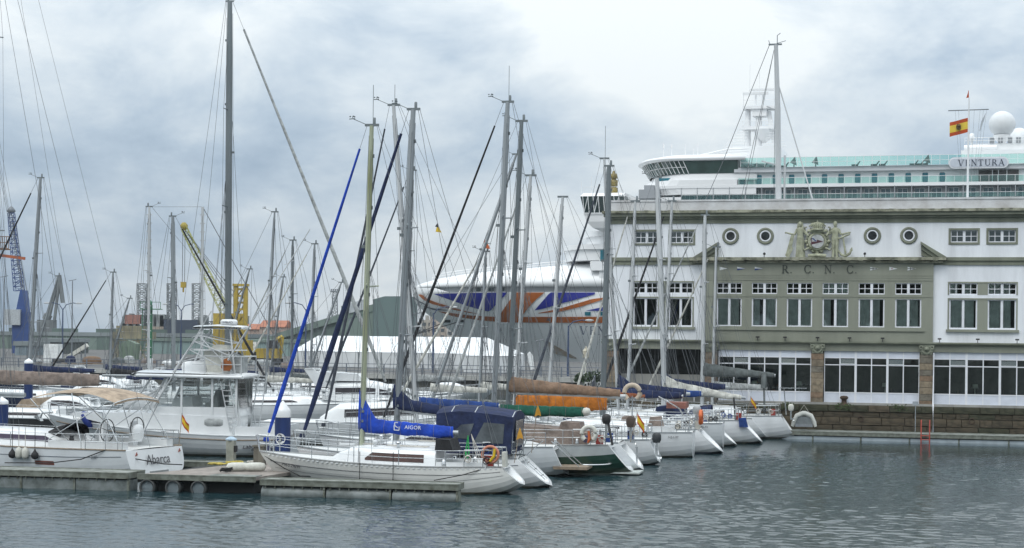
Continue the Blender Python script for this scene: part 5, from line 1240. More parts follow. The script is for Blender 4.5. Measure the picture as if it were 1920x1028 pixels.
ensign(b, .9, -.3, 1.3, 1.9, .34, .55, .25, 'pennant', 1.2)
# --- 3: grey yacht with a boarding platform, mostly hidden
b = Boat('sailing_yacht', 'grey hulled yacht with railed teak boarding platform beside the navy tent', 'sailboat', S_at(1066, 892), AL, L=11.0)
hull(b, 3.4, 1.25, scoop=.5, rake=.8, m=HG); cabin(b, 3.6, 8.0, .5, .62)
rig(b, 718, (738, 198), z0=1.7, r=.10, m=ALUW, spreaders=2, genoa=CANV['slate'], gr=.07, sw=1.0, whip=.9, x=6.6)
boom_cover(b, b.mx, 2.9, 3.6, CANV['midblue'], h0=.35, h1=.15); guard(b, 6, push=False)
mb = MB(); mb.prism([(-.95, .34), (.5, .34), (.5, .46), (-.95, .46)], -1.15, 1.15); mb.build('boarding_platform', TEAK, b.o)
mb = MB(); mb.torus((-.75, .0, .55), 1.05, .03, 'z', 14, 5, math.pi * .5, math.pi * 1.5)
for y in (-1.0, 0, 1.0): mb.tube([(-.6, y, .45), (.6, y, 1.5)], .022, 5)
mb.build('platform_rail', STEEL, b.o)
# --- 4: bottle green yacht
b = Boat('sailing_yacht', 'bottle green hulled yacht with grey topside band and green boom cover', 'sailboat', S_at(1188, 889), AL + 1, L=11.6)
hull(b, 3.6, 1.28, scoop=.95, rake=.9, wst=.66, kst=.10, m=HGREEN, band=(.62, mat('topside_grey', (.34, .37, .38), .25, .05, coat=.3)), toe=mat('toe_rail_grey', (.3, .31, .31), .5))
cabin(b, 3.4, 8.0, .42, .62)
rig(b, 924, (952, 192), z0=1.8, r=.125, m=ALU, spreaders=2, genoa=CANV['black'], gr=.075, sw=1.1, whip=1.6, wr=.009, split_back=True)
boom_cover(b, b.mx, 2.55, 4.1, CANV['green'], h0=.36, h1=.30, rise=.0, w0=.22)
mb = MB(); mb.lathe([(.001, -.2), (.14, -.15), (.2, 0), (.14, .14), (.001, .18)], 10, (b.mx - 4.15, .05, 2.66)); mb.build('sail_bag', FENDW, b.o)
guard(b, 6, h=.66)
mb = MB(); mb.prism([(1.9, 1.28), (5.4, 1.28), (5.4, 2.05), (4.0, 2.0), (1.95, 1.78)], -1.05, 1.05); mb.prism([(2.2, 1.8), (3.2, 1.9), (3.1, 2.22), (2.3, 2.2)], -.7, .7); mb.build('cockpit_cover', CANV['taupe'], b.o)
lifebuoy(b, (1.75, 1.52, 1.78), 'y', .30, .10, FENDW)
mb = MB(); mb.tube([(1.75, 1.55, 1.9), (1.72, 1.56, 1.55), (1.78, 1.58, 1.4)], [.05, .07, .04], 6); mb.build('rescue_light', ORANGE, b.o)
outboard(b, 1.05, 1.2, 2.2, BLACK, 1.0)
mb = MB(); mb.tube([(.95, 1.25, 2.2), (.75, 1.35, 1.3)], .05, 6); mb.build('rail_bracket', BLACK, b.o)
mb = MB(); mb.box(-.35, .9, -.7, .85, .06, .13); mb.build('swim_step', mat('pale_step', (.42, .46, .44), .5), b.o)
# --- 5: white scoop yacht close beside, brown boom cover
b = Boat('sailing_yacht', 'white scoop sterned yacht beside the green one with brown boom cover', 'sailboat', S_at(1207, 885), AL + 1, L=12.0)
hull(b, 3.6, 1.3, scoop=1.0, rake=.9, wst=.6, kst=.1, m=HW); cabin(b, 3.6, 8.4, .5, .62)
rig(b, 951, (978, 228), z0=1.8, r=.115, m=ALUD, spreaders=2, genoa=None, sw=1.05)
boom_cover(b, b.mx, 3.42, 5.3, CANV['brown'], h0=.72, h1=.30, rise=-.12, w0=.26, covlen=5.0, bm=ALUW, droop=False); guard(b, 6)
outboard(b, .7, -.9, 1.9, mat('motor_cover_brown', (.07, .05, .04), .8), 1.15); ensign(b, .5, .9, 1.35, 1.3, .42, .42, .45, droop=1.3)
mb = MB(); mb.box(.25, .32, .2, .26, .3, 1.1); mb.build('boarding_ladder', STEEL, b.o)
# --- 6: yacht with the orange sail cover, hull hidden between its neighbours
b = Boat('sailing_yacht', 'white yacht with bright orange boom cover between the green and the flat sterned one', 'sailboat', S_at(1238, 872), AL + 1, L=10.8)
hull(b, 3.4, 1.2, scoop=.4, rake=.9, wst=.6, kst=.1, m=HW); cabin(b, 3.4, 7.6, .5, .62)
rig(b, 962, (995, 330), z0=1.8, r=.095, m=ALUW, spreaders=2, genoa=CANV['ltgrey'], gr=.07)
boom_cover(b, b.mx, 2.62, 4.5, CANV['orange'], h0=.52, h1=.50, rise=0, w0=.22, covlen=4.4); guard(b, 5)
lifebuoy(b, (1.3, .4, 3.35), 'y', .36, .11, mat('buoy_sand', (.5, .42, .33), .7)); mb = MB(); mb.tube([(1.3, .35, 1.2), (1.3, .35, 3.2)], .03, 5); mb.build('buoy_pole', STEEL, b.o)
outboard(b, .15, .3, 1.05, mat('motor_dark', (.03, .035, .04), .5), 1.1)
# --- 7: white yacht with a flat raked transom
b = Boat('sailing_yacht', 'white yacht with flat forward raked transom and long rust boom cover', 'sailboat', S_at(1300, 857), AL + 1, L=10.4)
hull(b, 3.3, 1.25, scoop=-.0, rake=1.0, wst=.62, kst=-.05, m=HW); cabin(b, 3.2, 7.2, .5, .62, ((.1, .45, .35, .7), (.55, .85, .35, .7)))
for i_, v_ in enumerate(b.hull.data.vertices):     # transom leans aft at the top
    pass
rig(b, 1026, (1055, 370), z0=1.75, r=.09, m=ALUW, spreaders=1, genoa=None, extras=False, light=False)
boom_cover(b, b.mx, 3.0, 4.9, CANV['rust'], h0=.62, h1=.16, rise=-.1, w0=.2, covlen=4.9, droop=False); guard(b, 5)
text('registration', '7ªCO-2-1-97', .15, mat('hull_ink', (.05, .05, .06)), b.hull, tuple(Vector(b.P(.10, .86, 1)) + Vector((0, .02, 0))), (-1, 0, 0), (0, 0, 1))
mb = MB(); mb.box(.9, 3, -1.0, 1.0, 1.25, 1.5); mb.build('cockpit_coaming', WHITE, b.o)
for x_ in (1.5, 2.9): mb = MB(); mb.prism([(x_, 1.5), (x_ + .75, 1.5), (x_ + .65, 1.95), (x_ + .15, 2.0)], -.4, .4); mb.build('canvas_cover', CANV['taupe'], b.o)
mb = MB(); mb.tube([(.2, 1.0, 1.3), (.1, 1.0, 2.0), (.9, 1.0, 2.1), (2.4, 1.0, 2.1)], .03, 5); mb.build('stern_arch', STEEL, b.o)
# --- 8: scoop yacht with orange horseshoe buoy
b = Boat('sailing_yacht', 'white scoop sterned yacht with orange horseshoe buoy on its stern rail', 'sailboat', S_at(1357, 850), AL + 1, L=10.8)
hull(b, 3.5, 1.25, scoop=1.3, rake=.7, wst=.66, kst=.05, m=HWB); cabin(b, 3.4, 7.6, .48, .62)
rig(b, 1130, (1142, 312), z0=1.75, r=.15, m=ALUD, spreaders=2, genoa=CANV['slate'], gr=.085, whip=.2, extras=False)
boom_cover(b, b.mx, 2.9, 4.2, CANV['navy'], h0=.45, h1=.2); guard(b, 5)
lifebuoy(b, (1.1, 1.15, 1.85), 'x', .34, .10, ORANGE); outboard(b, 1.35, .7, 2.0, mat('motor_grey', (.35, .37, .38), .4), 1.1)
mb = MB(); mb.tube([(1.6, 1.1, 1.3), (2.2, 1.1, 2.3), (3.3, 1.0, 2.9)], .035, 5); mb.tube([(1.6, -1.1, 1.3), (2.2, -1.1, 2.3), (3.3, -1.0, 2.9)], .035, 5); mb.build('davit', STEEL, b.o)
mb = MB(); mb.box(1.9, 2.9, -.8, .9, 2.3, 2.6); mb.build('stowed_dinghy_cover', mat('faded_red_canvas', (.26, .11, .085), .9, .2, 3), b.o)
# --- 9: second flat sterned yacht
b = Boat('sailing_yacht', 'white yacht with upright transom and dark hull number beside the orange horseshoe', 'sailboat', S_at(1356, 840), AL + 1, L=10.2)
hull(b, 3.2, 1.35, scoop=0, rake=.9, wst=.6, kst=-.05, m=HG); cabin(b, 3.2, 7.0, .5, .62)
rig(b, 1160, (1133, 298), z0=1.75, r=.085, m=ALUW, spreaders=2, genoa=None, whip=1.8, light=False)
boom_cover(b, b.mx, 2.9, 3.9, CANV['navy'], h0=.7, h1=.25, hump=.4); guard(b, 5)
text('registration', '7ªCO-3-86-91', .17, mat('hull_ink', (.05, .05, .06)), b.hull, tuple(Vector(b.P(.12, .90, 1)) + Vector((0, .02, 0))), (-1, 0, 0), (0, 0, 1))
# --- 10
b = Boat('sailing_yacht', 'narrow white scoop sterned yacht with blue boom cover next to the upright transom', 'sailboat', S_at(1382, 836), AL + 1, L=9.6)
hull(b, 3.1, 1.1, scoop=1.2, rake=.8, wst=.55, kst=.05, m=HW); cabin(b, 3.0, 6.8, .5, .62)
rig(b, 1176, (1191, 378), z0=1.7, r=.09, m=ALUW, spreaders=2, genoa=CANV['offwhite'], gr=.07)
boom_cover(b, b.mx, 2.8, 4.2, CANV['midblue'], h0=.4, h1=.2); guard(b, 5)
mb = MB(); mb.prism([(2.8, 1.2), (4.6, 1.3), (4.4, 2.1), (2.9, 2.3)], -1.0, 1.0); mb.build('cockpit_cover', CANV['navy'], b.o)
# --- 11
b = Boat('sailing_yacht', 'white scoop sterned yacht with crumpled off white sail on its boom', 'sailboat', S_at(1430, 831), AL + 1, L=11.0)
hull(b, 3.5, 1.3, scoop=1.2, rake=.8, wst=.66, kst=.05, m=HW); cabin(b, 3.4, 7.6, .5, .62)
rig(b, 1247, (1232, 334), z0=1.8, r=.15, m=ALUW, spreaders=2, genoa=None, back=True, light=False)
boom_cover(b, b.mx, 2.9, 4.6, CANV['offwhite'], h0=.75, h1=.15, rise=-.35, w0=.3, hump=.2); guard(b, 5)
sprayhood(b, 2.9, 4.3, .55, CANV['navy']); ensign(b, .9, .9, 1.4, 1.3, .4, .3, .4, 'burgee', 1.3)
mb = MB(); mb.prism([(.75, .95), (1.25, .95), (1.3, 1.45), (.9, 1.5)], 1.25, 1.45); mb.build('striped_bag', CANV['midblue'], b.o); mb = MB(); mb.tube([(1.6, .9, 2.6), (1.5, .95, 1.3)], .05, 5); mb.build('dan_buoy', BLACK, b.o)
# --- 12: last yacht with a dinghy on its stern
b = Boat('sailing_yacht', 'last white yacht before the stone quay with dark grey boom cover', 'sailboat', S_at(1493, 822), AL + 1, L=11.2)
hull(b, 3.6, 1.35, scoop=.9, rake=.8, wst=.66, kst=.05, m=HW); cabin(b, 3.6, 7.8, .5, .62)
rig(b, 1316, (1322, 404), z0=1.85, r=.12, m=ALUW, spreaders=2, genoa=CANV['ltgrey'], gr=.07, extras=False)
boom_cover(b, b.mx, 3.75, 4.4, CANV['grey'], h0=.75, h1=.15, rise=-.0, w0=.25); guard(b, 5)
mb = MB()
for sd in (1, -1): mb.tube([(1.9, sd * .7, 1.4), (1.95, sd * .7, 3.0)], .03, 5)
mb.torus((1.95, 0, 3.0), .72, .17, 'x', 16, 7, 0, math.pi); mb.build('stern_arch', CANV['grey'], b.o)
mb = MB(); mb.tube([(.6, .4, 1.4), (.75, .4, 3.0)], .035, 5); mb.box(-.6, 1.0, .0, .9, 3.0, 3.04); mb.build('solar_panel_pole', STEEL, b.o)
outboard(b, .3, 1.1, 1.7, FENDW, .9)
LAST = b
# dinghy hung across that stern
d = empty('inflatable_dinghy', tuple(b.S + b.hd * (-.45) + b.pt * .3 + Vector((0, 0, .62))), b.rz)
d.scale = (.72, .8, .88)
tag(d, 'grey inflatable dinghy hung across the last yacht by the quay wall', 'dinghy')
mb = MB(); RUB = mat('dinghy_tube', (.52, .53, .50), .6, .06, 3)
mb.tube([(-.95, -.1, .12), (-.85, -.1, .4), (-.6, -.1, .85), (-.1, -.1, 1.02), (.1, -.1, 1.02), (.6, -.1, .85), (.85, -.1, .4), (.95, -.1, .12)], [.12, .17, .17, .17, .17, .17, .17, .12], 10); mb.build('tube', RUB, d)
mb = MB(); mb.box(-.7, .7, -.16, -.04, .18, .8); mb.build('floor', mat('dinghy_floor', (.16, .18, .19), .7), d); mb = MB(); mb.box(-.72, .72, -.24, -.02, .10, .30); mb.build('transom', mat('dinghy_transom', (.22, .24, .26), .6), d); mb = MB(); mb.box(-.5, .5, -.26, -.06, .48, .58); mb.build('thwart', RUB, d)
mb = MB(); mb.tube([(-.5, -.1, .95), (0, .1, 1.6)], .015, 4); mb.tube([(.5, -.1, .95), (0, .1, 1.6)], .015, 4); mb.build('sling', ROPEW, d)
# yachts on the other side of the walkway whose masts stand between those
b = Boat('sailing_yacht', 'white yacht moored by the club terrace with navy mainsail cover', 'sailboat', S_at(1440, 822), AL + 1, L=10.6)
hull(b, 3.3, 1.2, scoop=.9, rake=.8, m=HW); cabin(b, 3.2, 7.4, .5); rig(b, 1242, (1260, 378), z0=1.8, r=.09, m=ALUW, genoa=CANV['black'], gr=.09, spreaders=2); boom_cover(b, b.mx, 3.0, 4.0, CANV['navy'], h0=.6, h1=.2, hump=.5)
b = Boat('sailing_yacht', 'small white sloop under the club pillar with slim mast and grey cover', 'sailboat', S_at(1482, 817), AL + 1, L=9.6)
hull(b, 3.0, 1.1, scoop=.8, rake=.8, m=HW); cabin(b, 3.0, 6.8, .45); rig(b, 1335, (1343, 464), z0=1.7, r=.085, m=ALUW, genoa=CANV['offwhite'], gr=.075, spreaders=1); boom_cover(b, b.mx, 2.9, 3.4, CANV['ltgrey'], h0=.4, h1=.2)
# ================================================================ pontoons
PAL = math.radians(11)
PDECK = mat('pontoon_planking', (.255, .225, .20), .85, .2, 2.2, .5, 18); PCONC = mat('pontoon_concrete', (.22, .235, .215), .9, .3, 2.0, .5, 12)
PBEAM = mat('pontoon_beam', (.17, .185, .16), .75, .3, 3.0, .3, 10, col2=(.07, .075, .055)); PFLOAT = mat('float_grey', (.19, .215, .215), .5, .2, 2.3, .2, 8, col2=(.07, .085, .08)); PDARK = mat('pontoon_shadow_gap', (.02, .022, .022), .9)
def pontoon(name, label, P, rz, L, W, zt=.50, round_floats=True, step=2.15, ribs=True, deckm=None, zf=.0, fr=.36, planks=0, floatm=None):
    """a floating finger: deck, side beams with bracket teeth, floats"""
    o = empty(name, (P[0], P[1], 0), rz); tag(o, label, 'pontoon')
    mb = MB(); mb.box(.05, L - .05, .06, W - .06, zt - .09, zt); mb.build('deck', deckm or PCONC, o)
    for y0, y1 in ((0, .055), (W - .055, W)):
        mb = MB(); mb.box(0, L, y0, y1, zt - .20, zt - .02); mb.box(.0, L, y0 - .012, y1 + .012, zt - .02, zt + .025); mb.build('side_beam', PBEAM, o)
    for x0 in (0, L - .05): mb = MB(); mb.box(x0, x0 + .05, .056, W - .056, zt - .2, zt + .02); mb.build('end_beam', PBEAM, o)
    if ribs:
        mb = MB(); n = int(L / .36)
        for i in range(n): x = .2 + i * (L - .4) / n; mb.box(x - .025, x + .025, .06, .12, zt - .31, zt - .2)
        tag(mb.build('bracket_teeth', PBEAM, o), kind='stuff')
    mb = MB(); mb.box(.1, L - .1, .25, W - .1, zt - .42, zt - .10); mb.build('underdeck_shade', PDARK, o)  # near-black box standing in for the shade between deck and floats
    n = max(1, int(L / step)); st = L / n
    for i in range(n):
        x0, x1 = i * st + .03, (i + 1) * st - .03
        mb = MB()
        if round_floats: mb.lathe([(fr * .9, x0), (fr, x0 + .05), (fr, x1 - .05), (fr * .9, x1)], 16, (0, fr + .02, zf), 'x')
        else: mb.box(x0, x1, .10, W * .6, -.25, zt - .26)
        fo = mb.build('float', floatm or PFLOAT, o)
        mb = MB()
        if round_floats: mb.lathe([(fr + .02, x1 - .04), (fr + .02, x1 + .02)], 16, (0, fr + .02, zf), 'x'); mb.box(x1 - .06, x1 + .02, .04, .12, zf + fr * .6, zt - .2)
        else: mb.box(x1 - .04, x1 + .04, .07, .2, -.25, zt - .22)
        mb.build('flange', PBEAM, fo)
    return o
PA = atz(487, 899.5, .6)
fr_ = pontoon('floating_pontoon', 'narrow concrete finger pontoon on a grey tube float beside the cream sloop', PA, -PAL, 7.35, 1.0, zt=.60, step=1.85, zf=.10, fr=.27)
PL = atz(-60, 880, .65)
pontoon('floating_pontoon', 'grey finger pontoon on box floats beside the white cruising yacht with the tan bimini', PL, -PAL, 6.42, 1.6, zt=.65, step=2.1, round_floats=False)
# main walkway: its end shows three tube floats
PW_ = atz(259, 889.5, .62); wrz = -PAL
wk = empty('walkway_pontoon', (PW_[0], PW_[1], 0), wrz); tag(wk, 'brown planked main walkway pontoon resting on three tube floats', 'pontoon')
WL, WW = 62, 3.2; sk_ = .30
mb = MB(); me_pts = [(0, 0), (4.55, 0), (WW + .9 + sk_ * 3, 3.0), (WW + sk_ * WL, WL), (sk_ * WL, WL)]
mb.add([(x, y, .62) for x, y in me_pts] + [(x, y, .50) for x, y in me_pts], [tuple(range(5)), tuple(range(5, 10))[::-1]] + [(i, i + 5, (i + 1) % 5 + 5, (i + 1) % 5) for i in range(5)]); mb.build('deck', PDECK, wk)
mb = MB(); mb.box(-.02, 4.58, -.05, -.002, .44, .61); mb.box(-.02, 4.58, -.06, -.001, .612, .65); mb.build('front_beam', PBEAM, wk)
mb = MB(); mb.prism([(2.75, .622), (4.55, .622), (4.55, .65), (2.75, .65)], .002, .75); mb.build('corner_plate', PCONC, wk)
for x in (.36, 1.37, 2.36):
    mb = MB(); mb.lathe([(.28, .1), (.285, .14), (.285, 9), (.2, 9.1)], 20, (x, 0, .15), 'y'); f_ = mb.build('float', mat('float_dark', (.06, .07, .07), .6, .3, 2), wk)
    mb = MB(); mb.lathe([(.30, .16), (.30, -.04), (.235, -.04), (.235, .06)], 20, (x, 0, .15), 'y'); mb.build('flange', mat('float_rim', (.05, .055, .055), .6), f_)
    mb = MB(); mb.lathe([(.24, .03), (.001, .03)], 20, (x, 0, .15), 'y'); mb.build('end_cap', mat('float_cap', (.30, .36, .39), .5, .1, 2), f_)
mb = MB(); mb.box(.05, 4.4, .35, 6, .0, .49); mb.build('underdeck_shade', PDARK, wk)  # black block painted as the shade beneath the walkway, behind the float ends
# finger behind the cruising yacht
pontoon('floating_pontoon', 'long finger pontoon between the tan bimini yacht and the sportfishing boat', atz(330, 866, .45), -math.radians(8), 6.5, .9, zt=.45, step=2.2)
# pontoon along the stone quay
qp = bw(5.0, -5.2); pontoon('floating_pontoon', 'long grey pontoon on pale floats lying along the mossy stone quay wall', qp, -PHI, 28, 2.4, zt=.45, round_floats=False, step=2.6, ribs=False, floatm=mat('float_pale_blue', (.36, .42, .46), .5, .12, 1.5))
# red ladder, sign pole, mooring post on that quay
def bwu(u, v, y):
    """clubhouse frame: along-wall position at a column, for a plane y metres in front of the facade"""
    rx, rz_ = ray(u, v); px, py = BP.x + y * math.sin(PHI), BP.y + y * math.cos(PHI)
    t = (rx * py - px) / (math.cos(PHI) + rx * math.sin(PHI)); return t
lt = bwu(1735, 810, -5.3); lo_ = empty('swim_ladder', bw(lt, -5.27), -PHI); tag(lo_, 'bright red swim ladder hooked over the pontoon under the quay wall', 'ladder')
REDP = mat('red_paint', (.36, .05, .03), .5, .1, 4)
for x in (-.24, .24): mb = MB(); mb.tube([(x, .35, .5), (x, .3, 1.15), (x, .1, 1.28), (x, -.02, 1.1), (x, -.02, -.5)], .035, 6); mb.build('rail', REDP, lo_)
for z in (-.1, .15, .38): mb = MB(); mb.tube([(-.24, -.02, z), (.24, -.02, z)], .028, 5); mb.build('rung', REDP, lo_)
st_ = bwu(1716, 806, -3.0); so2 = empty('sign_post', bw(st_, -3.0, .45), -PHI); tag(so2, 'thin grey post with small sign plate standing on the quay pontoon', 'sign')
mb = MB(); mb.tube([(0, 0, 0), (0, 0, 1.85)], .03, 5); mb.build('post', STEEL, so2); mb = MB(); mb.box(-.17, .17, -.05, -.03, 1.62, 1.85); mb.build('plate', mat('sign_grey', (.30, .33, .36), .5), so2)
bt = bwu(1582, 752, -.75); bo_ = empty('mooring_bollard', bw(bt, -.35, 1.93), -PHI); tag(bo_, 'rusty iron mushroom bollard on the edge of the stone quay', 'bollard')
mb = MB(); mb.lathe([(.26, 0), (.17, .08), (.15, .3), (.24, .38), (.26, .46), (.18, .54), (.02, .56)], 14); mb.build('body', mat('rusty_iron', (.075, .05, .035), .9, .3, 4, .5), bo_)
for tt, lab in ((16.0, 'iron mooring ring hanging on the quay wall left of the red ladder'), (22.6, 'iron mooring ring hanging on the quay wall right of the red ladder')):
    mb = MB(); mb.torus((0, 0, 0), .16, .03, 'y', 14, 5); mb.tube([(0, .1, .16), (0, 0, .16)], .03, 5); r_ = mb.build('mooring_ring', mat('rusty_iron', (.075, .05, .035)), None); r_.location = bw(tt, -.98, 1.1); r_.rotation_euler = (0, 0, -PHI); tag(r_, lab, 'mooring ring')
# weeds on the wall top
WEED = mat('weed_green', (.05, .085, .025), .8, .3, 9)
for k, tt in enumerate((14.9, 11.6, 18.3)):
    mb = MB(); rg = random.Random(k)
    for i in range(70):
        a = rg.uniform(0, 6.28); p = Vector((rg.gauss(0, .3), rg.uniform(-.15, .08), rg.uniform(-.25, .12))); d_ = Vector((math.cos(a), rg.uniform(-.4, .2), rg.uniform(-.2, .9))).normalized() * .11; n_ = Vector((-d_.z, .03, d_.x)) * .35
        mb.add([p, p + d_ * .5 + n_, p + d_, p + d_ * .5 - n_], [(0, 1, 2, 3)])
    w_ = mb.build('wall_weed', WEED); w_.location = bw(tt, -.95, 1.88); w_.rotation_euler = (0, 0, -PHI); tag(w_, ('green weeds in the quay wall top beside the rusty bollard', 'green weeds in the quay wall top behind the hung dinghy', 'green weeds in the quay wall top nearest the red ladder')[k], 'plant', 'weeds on the stone quay')
# mooring pile with the figure 3
pp = at(529.5, 850, 74.0); pl = empty('mooring_pile', (pp.x, pp.y, 0)); tag(pl, 'blue steel mooring pile with white cone cap and the figure 3', 'pile')
PBLUE = mat('pile_blue', (.012, .035, .14), .45, .25, 1.5, streak=True)
def pile(o, r, zt, cone=True, m=None, white=.45):
    mb = MB(); mb.lathe([(r, -2), (r, zt)], 20); mb.build('post', m or PBLUE, o)
    mb = MB(); mb.lathe([(r * 1.04, zt), (r * 1.04, zt + white * .35), (r * .9, zt + white * .5), (.02, zt + white)], 20); mb.build('cap', WHITE, o)
pile(pl, .345, 2.28, white=.72)
def disc_on(o, r, z, R, ang, m, name):
    mb = MB(); n = 20; ctr = (R * math.cos(ang), R * math.sin(ang), z); vs = []
    for k in range(n):
        a = 2 * math.pi * k / n; th = ang + r * math.cos(a) / R; vs.append((R * math.cos(th), R * math.sin(th), z + r * math.sin(a)))
    mb.add([ctr] + vs, [(0, 1 + k, 1 + (k + 1) % n) for k in range(n)]); return mb.build(name, m, o)
disc_on(pl, .235, 1.36, .352, -math.pi / 2 - .18, PW, 'number_disc')
me_ = text_mesh('3', .50, .003); me_.materials.clear(); me_.materials.append(mat('number_ink', (.02, .025, .05), .6))
for v_ in me_.vertices:
    th = -math.pi / 2 - .18 + v_.co.x / .36; R_ = .357 + v_.co.z; v_.co = (R_ * math.cos(th), R_ * math.sin(th), 1.36 + v_.co.y)
put('number', me_, pl)
for (u, v0, v1, Y, r, lab) in ((53, 672, 752, 118, .30, 'blue mooring pile beside the taupe boom cover'), (1066, 760, 800, 88, .3, 'blue mooring pile behind the orange boom cover'), (3, 744, 800, 80, .3, 'blue mooring pile beside the bow of the sportfishing boat')):
    p0 = at(u, v1, Y); p1 = at(u, v0, Y); o = empty('mooring_pile', (p0.x, p0.y, 0)); tag(o, lab, 'pile'); pile(o, r, p1.z - .35, white=.35)
# service pedestal and coiled ropes on the walkway
sp = atz(433, 868, .62); so3 = empty('service_pedestal', (sp.x, sp.y, .62), -PAL); tag(so3, 'grey shore power pedestal with pale blue cap on the walkway', 'pedestal')
mb = MB(); mb.box(-.16, .16, -.16, .16, 0, .92); mb.build('post', mat('pedestal_grey', (.30, .31, .27), .6, .15, 3), so3); mb = MB(); mb.lathe([(.25, 0), (.25, .05), (.1, .14), (.01, .15)], 4, (0, 0, .92), smooth=False); mb.build('cap', mat('pale_blue_cap', (.40, .52, .62), .5), so3)
mb = MB(); mb.box(.16, .24, -.12, .1, .45, .7); mb.build('socket', BLACK, so3)
cp_ = atz(487, 872, .62); o = empty('timber_post', (cp_.x, cp_.y, .3), -PAL); tag(o, 'weathered timber post at the bow of the cream sloop', 'post'); mb = MB(); mb.box(-.2, .2, -.2, .2, 0, 1.05); mb.box(-.24, .24, -.24, .24, 1.05, 1.12); mb.build('body', mat('weathered_timber', (.15, .14, .115), .95, .3, 3, .6, streak=True), o)
def coil(u, v, m, lab, R=.34, n=5):
    p = atz(u, v, .64); mb = MB(); pts = []
    for i in range(n * 14): a = i / 14 * 2 * math.pi; rr = R * (.55 + .45 * math.sin(i * .37 + u)); pts.append((rr * math.cos(a) * 1.3, rr * math.sin(a), .02 + .012 * (i / 14) + .02 * math.sin(i)))
    mb.tube(pts, .022, 5); o = mb.build('coiled_rope', m); o.location = p; tag(o, lab, 'rope')
coil(410, 872, ROPEY, 'yellow mooring rope coiled on the brown walkway'); coil(440, 869, ROPEY, 'yellow rope coil beside the shore power pedestal', .28); coil(478, 868, ROPEW, 'pale rope coil at the weathered timber post', .25)
for i, (u, v, lab) in enumerate(((445, 884, 'white cylinder fender lying on the walkway near the yellow ropes'), (478, 884, 'white cylinder fender lying on the walkway next to the timber post'))):
    p = atz(u, v, .62); mb = MB(); mb.lathe([(.02, -.42), (.14, -.36), (.17, -.2), (.17, .2), (.14, .36), (.02, .42)], 12, (0, 0, .17), 'x'); o = mb.build('fender', FENDW); o.location = p; o.rotation_euler = (0, 0, .25); tag(o, lab, 'fender')
mb = MB(); rg = random.Random(3); pts = [(rg.uniform(-.25, .25), rg.uniform(-.15, .15), .05 + .15 * rg.random()) for _ in range(40)]; mb.tube(pts, .025, 5); o = mb.build('tangled_rope', ROPEK); o.location = atz(424, 887, .62); tag(o, 'tangled black rope heaped beside the lying white fender', 'rope')
# ================================================================ cruising yacht with the tan bimini
st = at(300, 880, 69.2)
b = Boat('sailing_yacht', 'large white cruising yacht with tan bimini, twin wheels and Abarca on its transom', 'sailboat', (st.x, st.y), 23, L=13.7); CRU = b
hull(b, 4.2, 1.18, scoop=.28, rake=.35, wst=.93, kst=.06, bowrise=.16, m=HG, toe=TEAK, vee=-.2); hull_line(b, .80, SHIPD, .012)
cabin(b, 3.9, 11.4, .62, .62, ((.05, .60, .42, .78),), mat('plum_acrylic', (.06, .045, .075), .08), front=3.2, aft=.9)
for s_ in (.26, .62):
    mb = MB(); rr = []
    for i in range(7):
        p0_, p1_ = b.P(s_ + .0115 * i, .58, 1), b.P(s_ + .0115 * i, .68, 1); rr.append([(p0_[0], p0_[1] + .012, p0_[2]), (p1_[0], p1_[1] + .012, p1_[2])])
    mb.grid(rr, smooth=False); mb.build('hull_window', mat('amber_port', (.16, .055, .04), .15), b.hull)
text('name_lettering', 'Abarca', .58, mat('name_ink', (.06, .06, .07)), b.o, (.10, .0, .74), (.0, -1, 0), (.25, 0, 1), shear=.15)
text('model_lettering', '449', .20, mat('hull_grey_ink', (.25, .27, .29)), b.hull, tuple(Vector(b.P(.115, .80, 1)) + Vector((0, .03, 0))), tuple(Vector(b.P(.10, .8, 1)) - Vector(b.P(.13, .8, 1))), (0, 0, 1), shear=.25)
mb = MB(); [mb.prism([(y, .98), (y + .16, .94), (y + .07, 1.1)], .19, .215, 'x') for y in (1.25, -1.75)]; mb.build('emblem', mat('emblem_red', (.30, .09, .07), .6), b.o)
mb = MB(); mb.box(.0, .06, -.62, .62, .16, .30); mb.build('boarding_step', mat('step_grey', (.35, .36, .36), .5), b.o)
mb = MB()
for y in (-1.55, 1.55): mb.box(.6, 4.2, y - .22, y + .22, 1.15, 1.48)
mb.build('cockpit_coaming', WHITE, b.o)
wheel(b, 1.85, 1.02, 1.9, .46); wheel(b, 1.85, -1.02, 1.9, .46)
mb = MB(); mb.grid([ring(1.2, -.15, 1.42 + h_, rx, ry, 14) for h_, rx, ry in ((0, .12, .2), (.15, .17, .34), (.45, .17, .36), (.65, .14, .28), (.72, .03, .06))], True); mb.build('liferaft_canister', WHITE, b.o)
guard(b, 7, h=.62, push=True, pul=True)
mb = MB(); rows = []
for i in range(11):
    f = i / 10; x = 1.15 + 4.1 * f; zz = 3.28 + .16 * math.sin(math.pi * f) - .22 * (1 - f) ** 3 + (.05 * math.sin(math.pi * 2 * f)) - .26 * max(0, f - .75) * 2
    rows.append([(x, 1.55 * c_, zz + .18 * (1 - c_ * c_)) for c_ in (1, .8, .4, 0, -.4, -.8, -1)])
mb.grid(rows); mb.grid([[rows[0][j], (rows[0][j][0] - .02, rows[0][j][1], rows[0][j][2] - .12)][::1] for j in range(7)]); bi = mb.build('bimini', CANV['tan'], b.o)
mb = MB()
for x_, xf in ((1.2, 2.2), (3.1, 2.6), (5.2, 3.1)):
    f = (x_ - 1.15) / 4.1; r_ = rows[max(0, min(10, int(round(f * 10))))]
    mb.tube([(xf, 1.75, 1.4)] + [(p[0], p[1] * 1.02, p[2] - .03) for p in r_] + [(xf, -1.75, 1.4)], .022, 5)
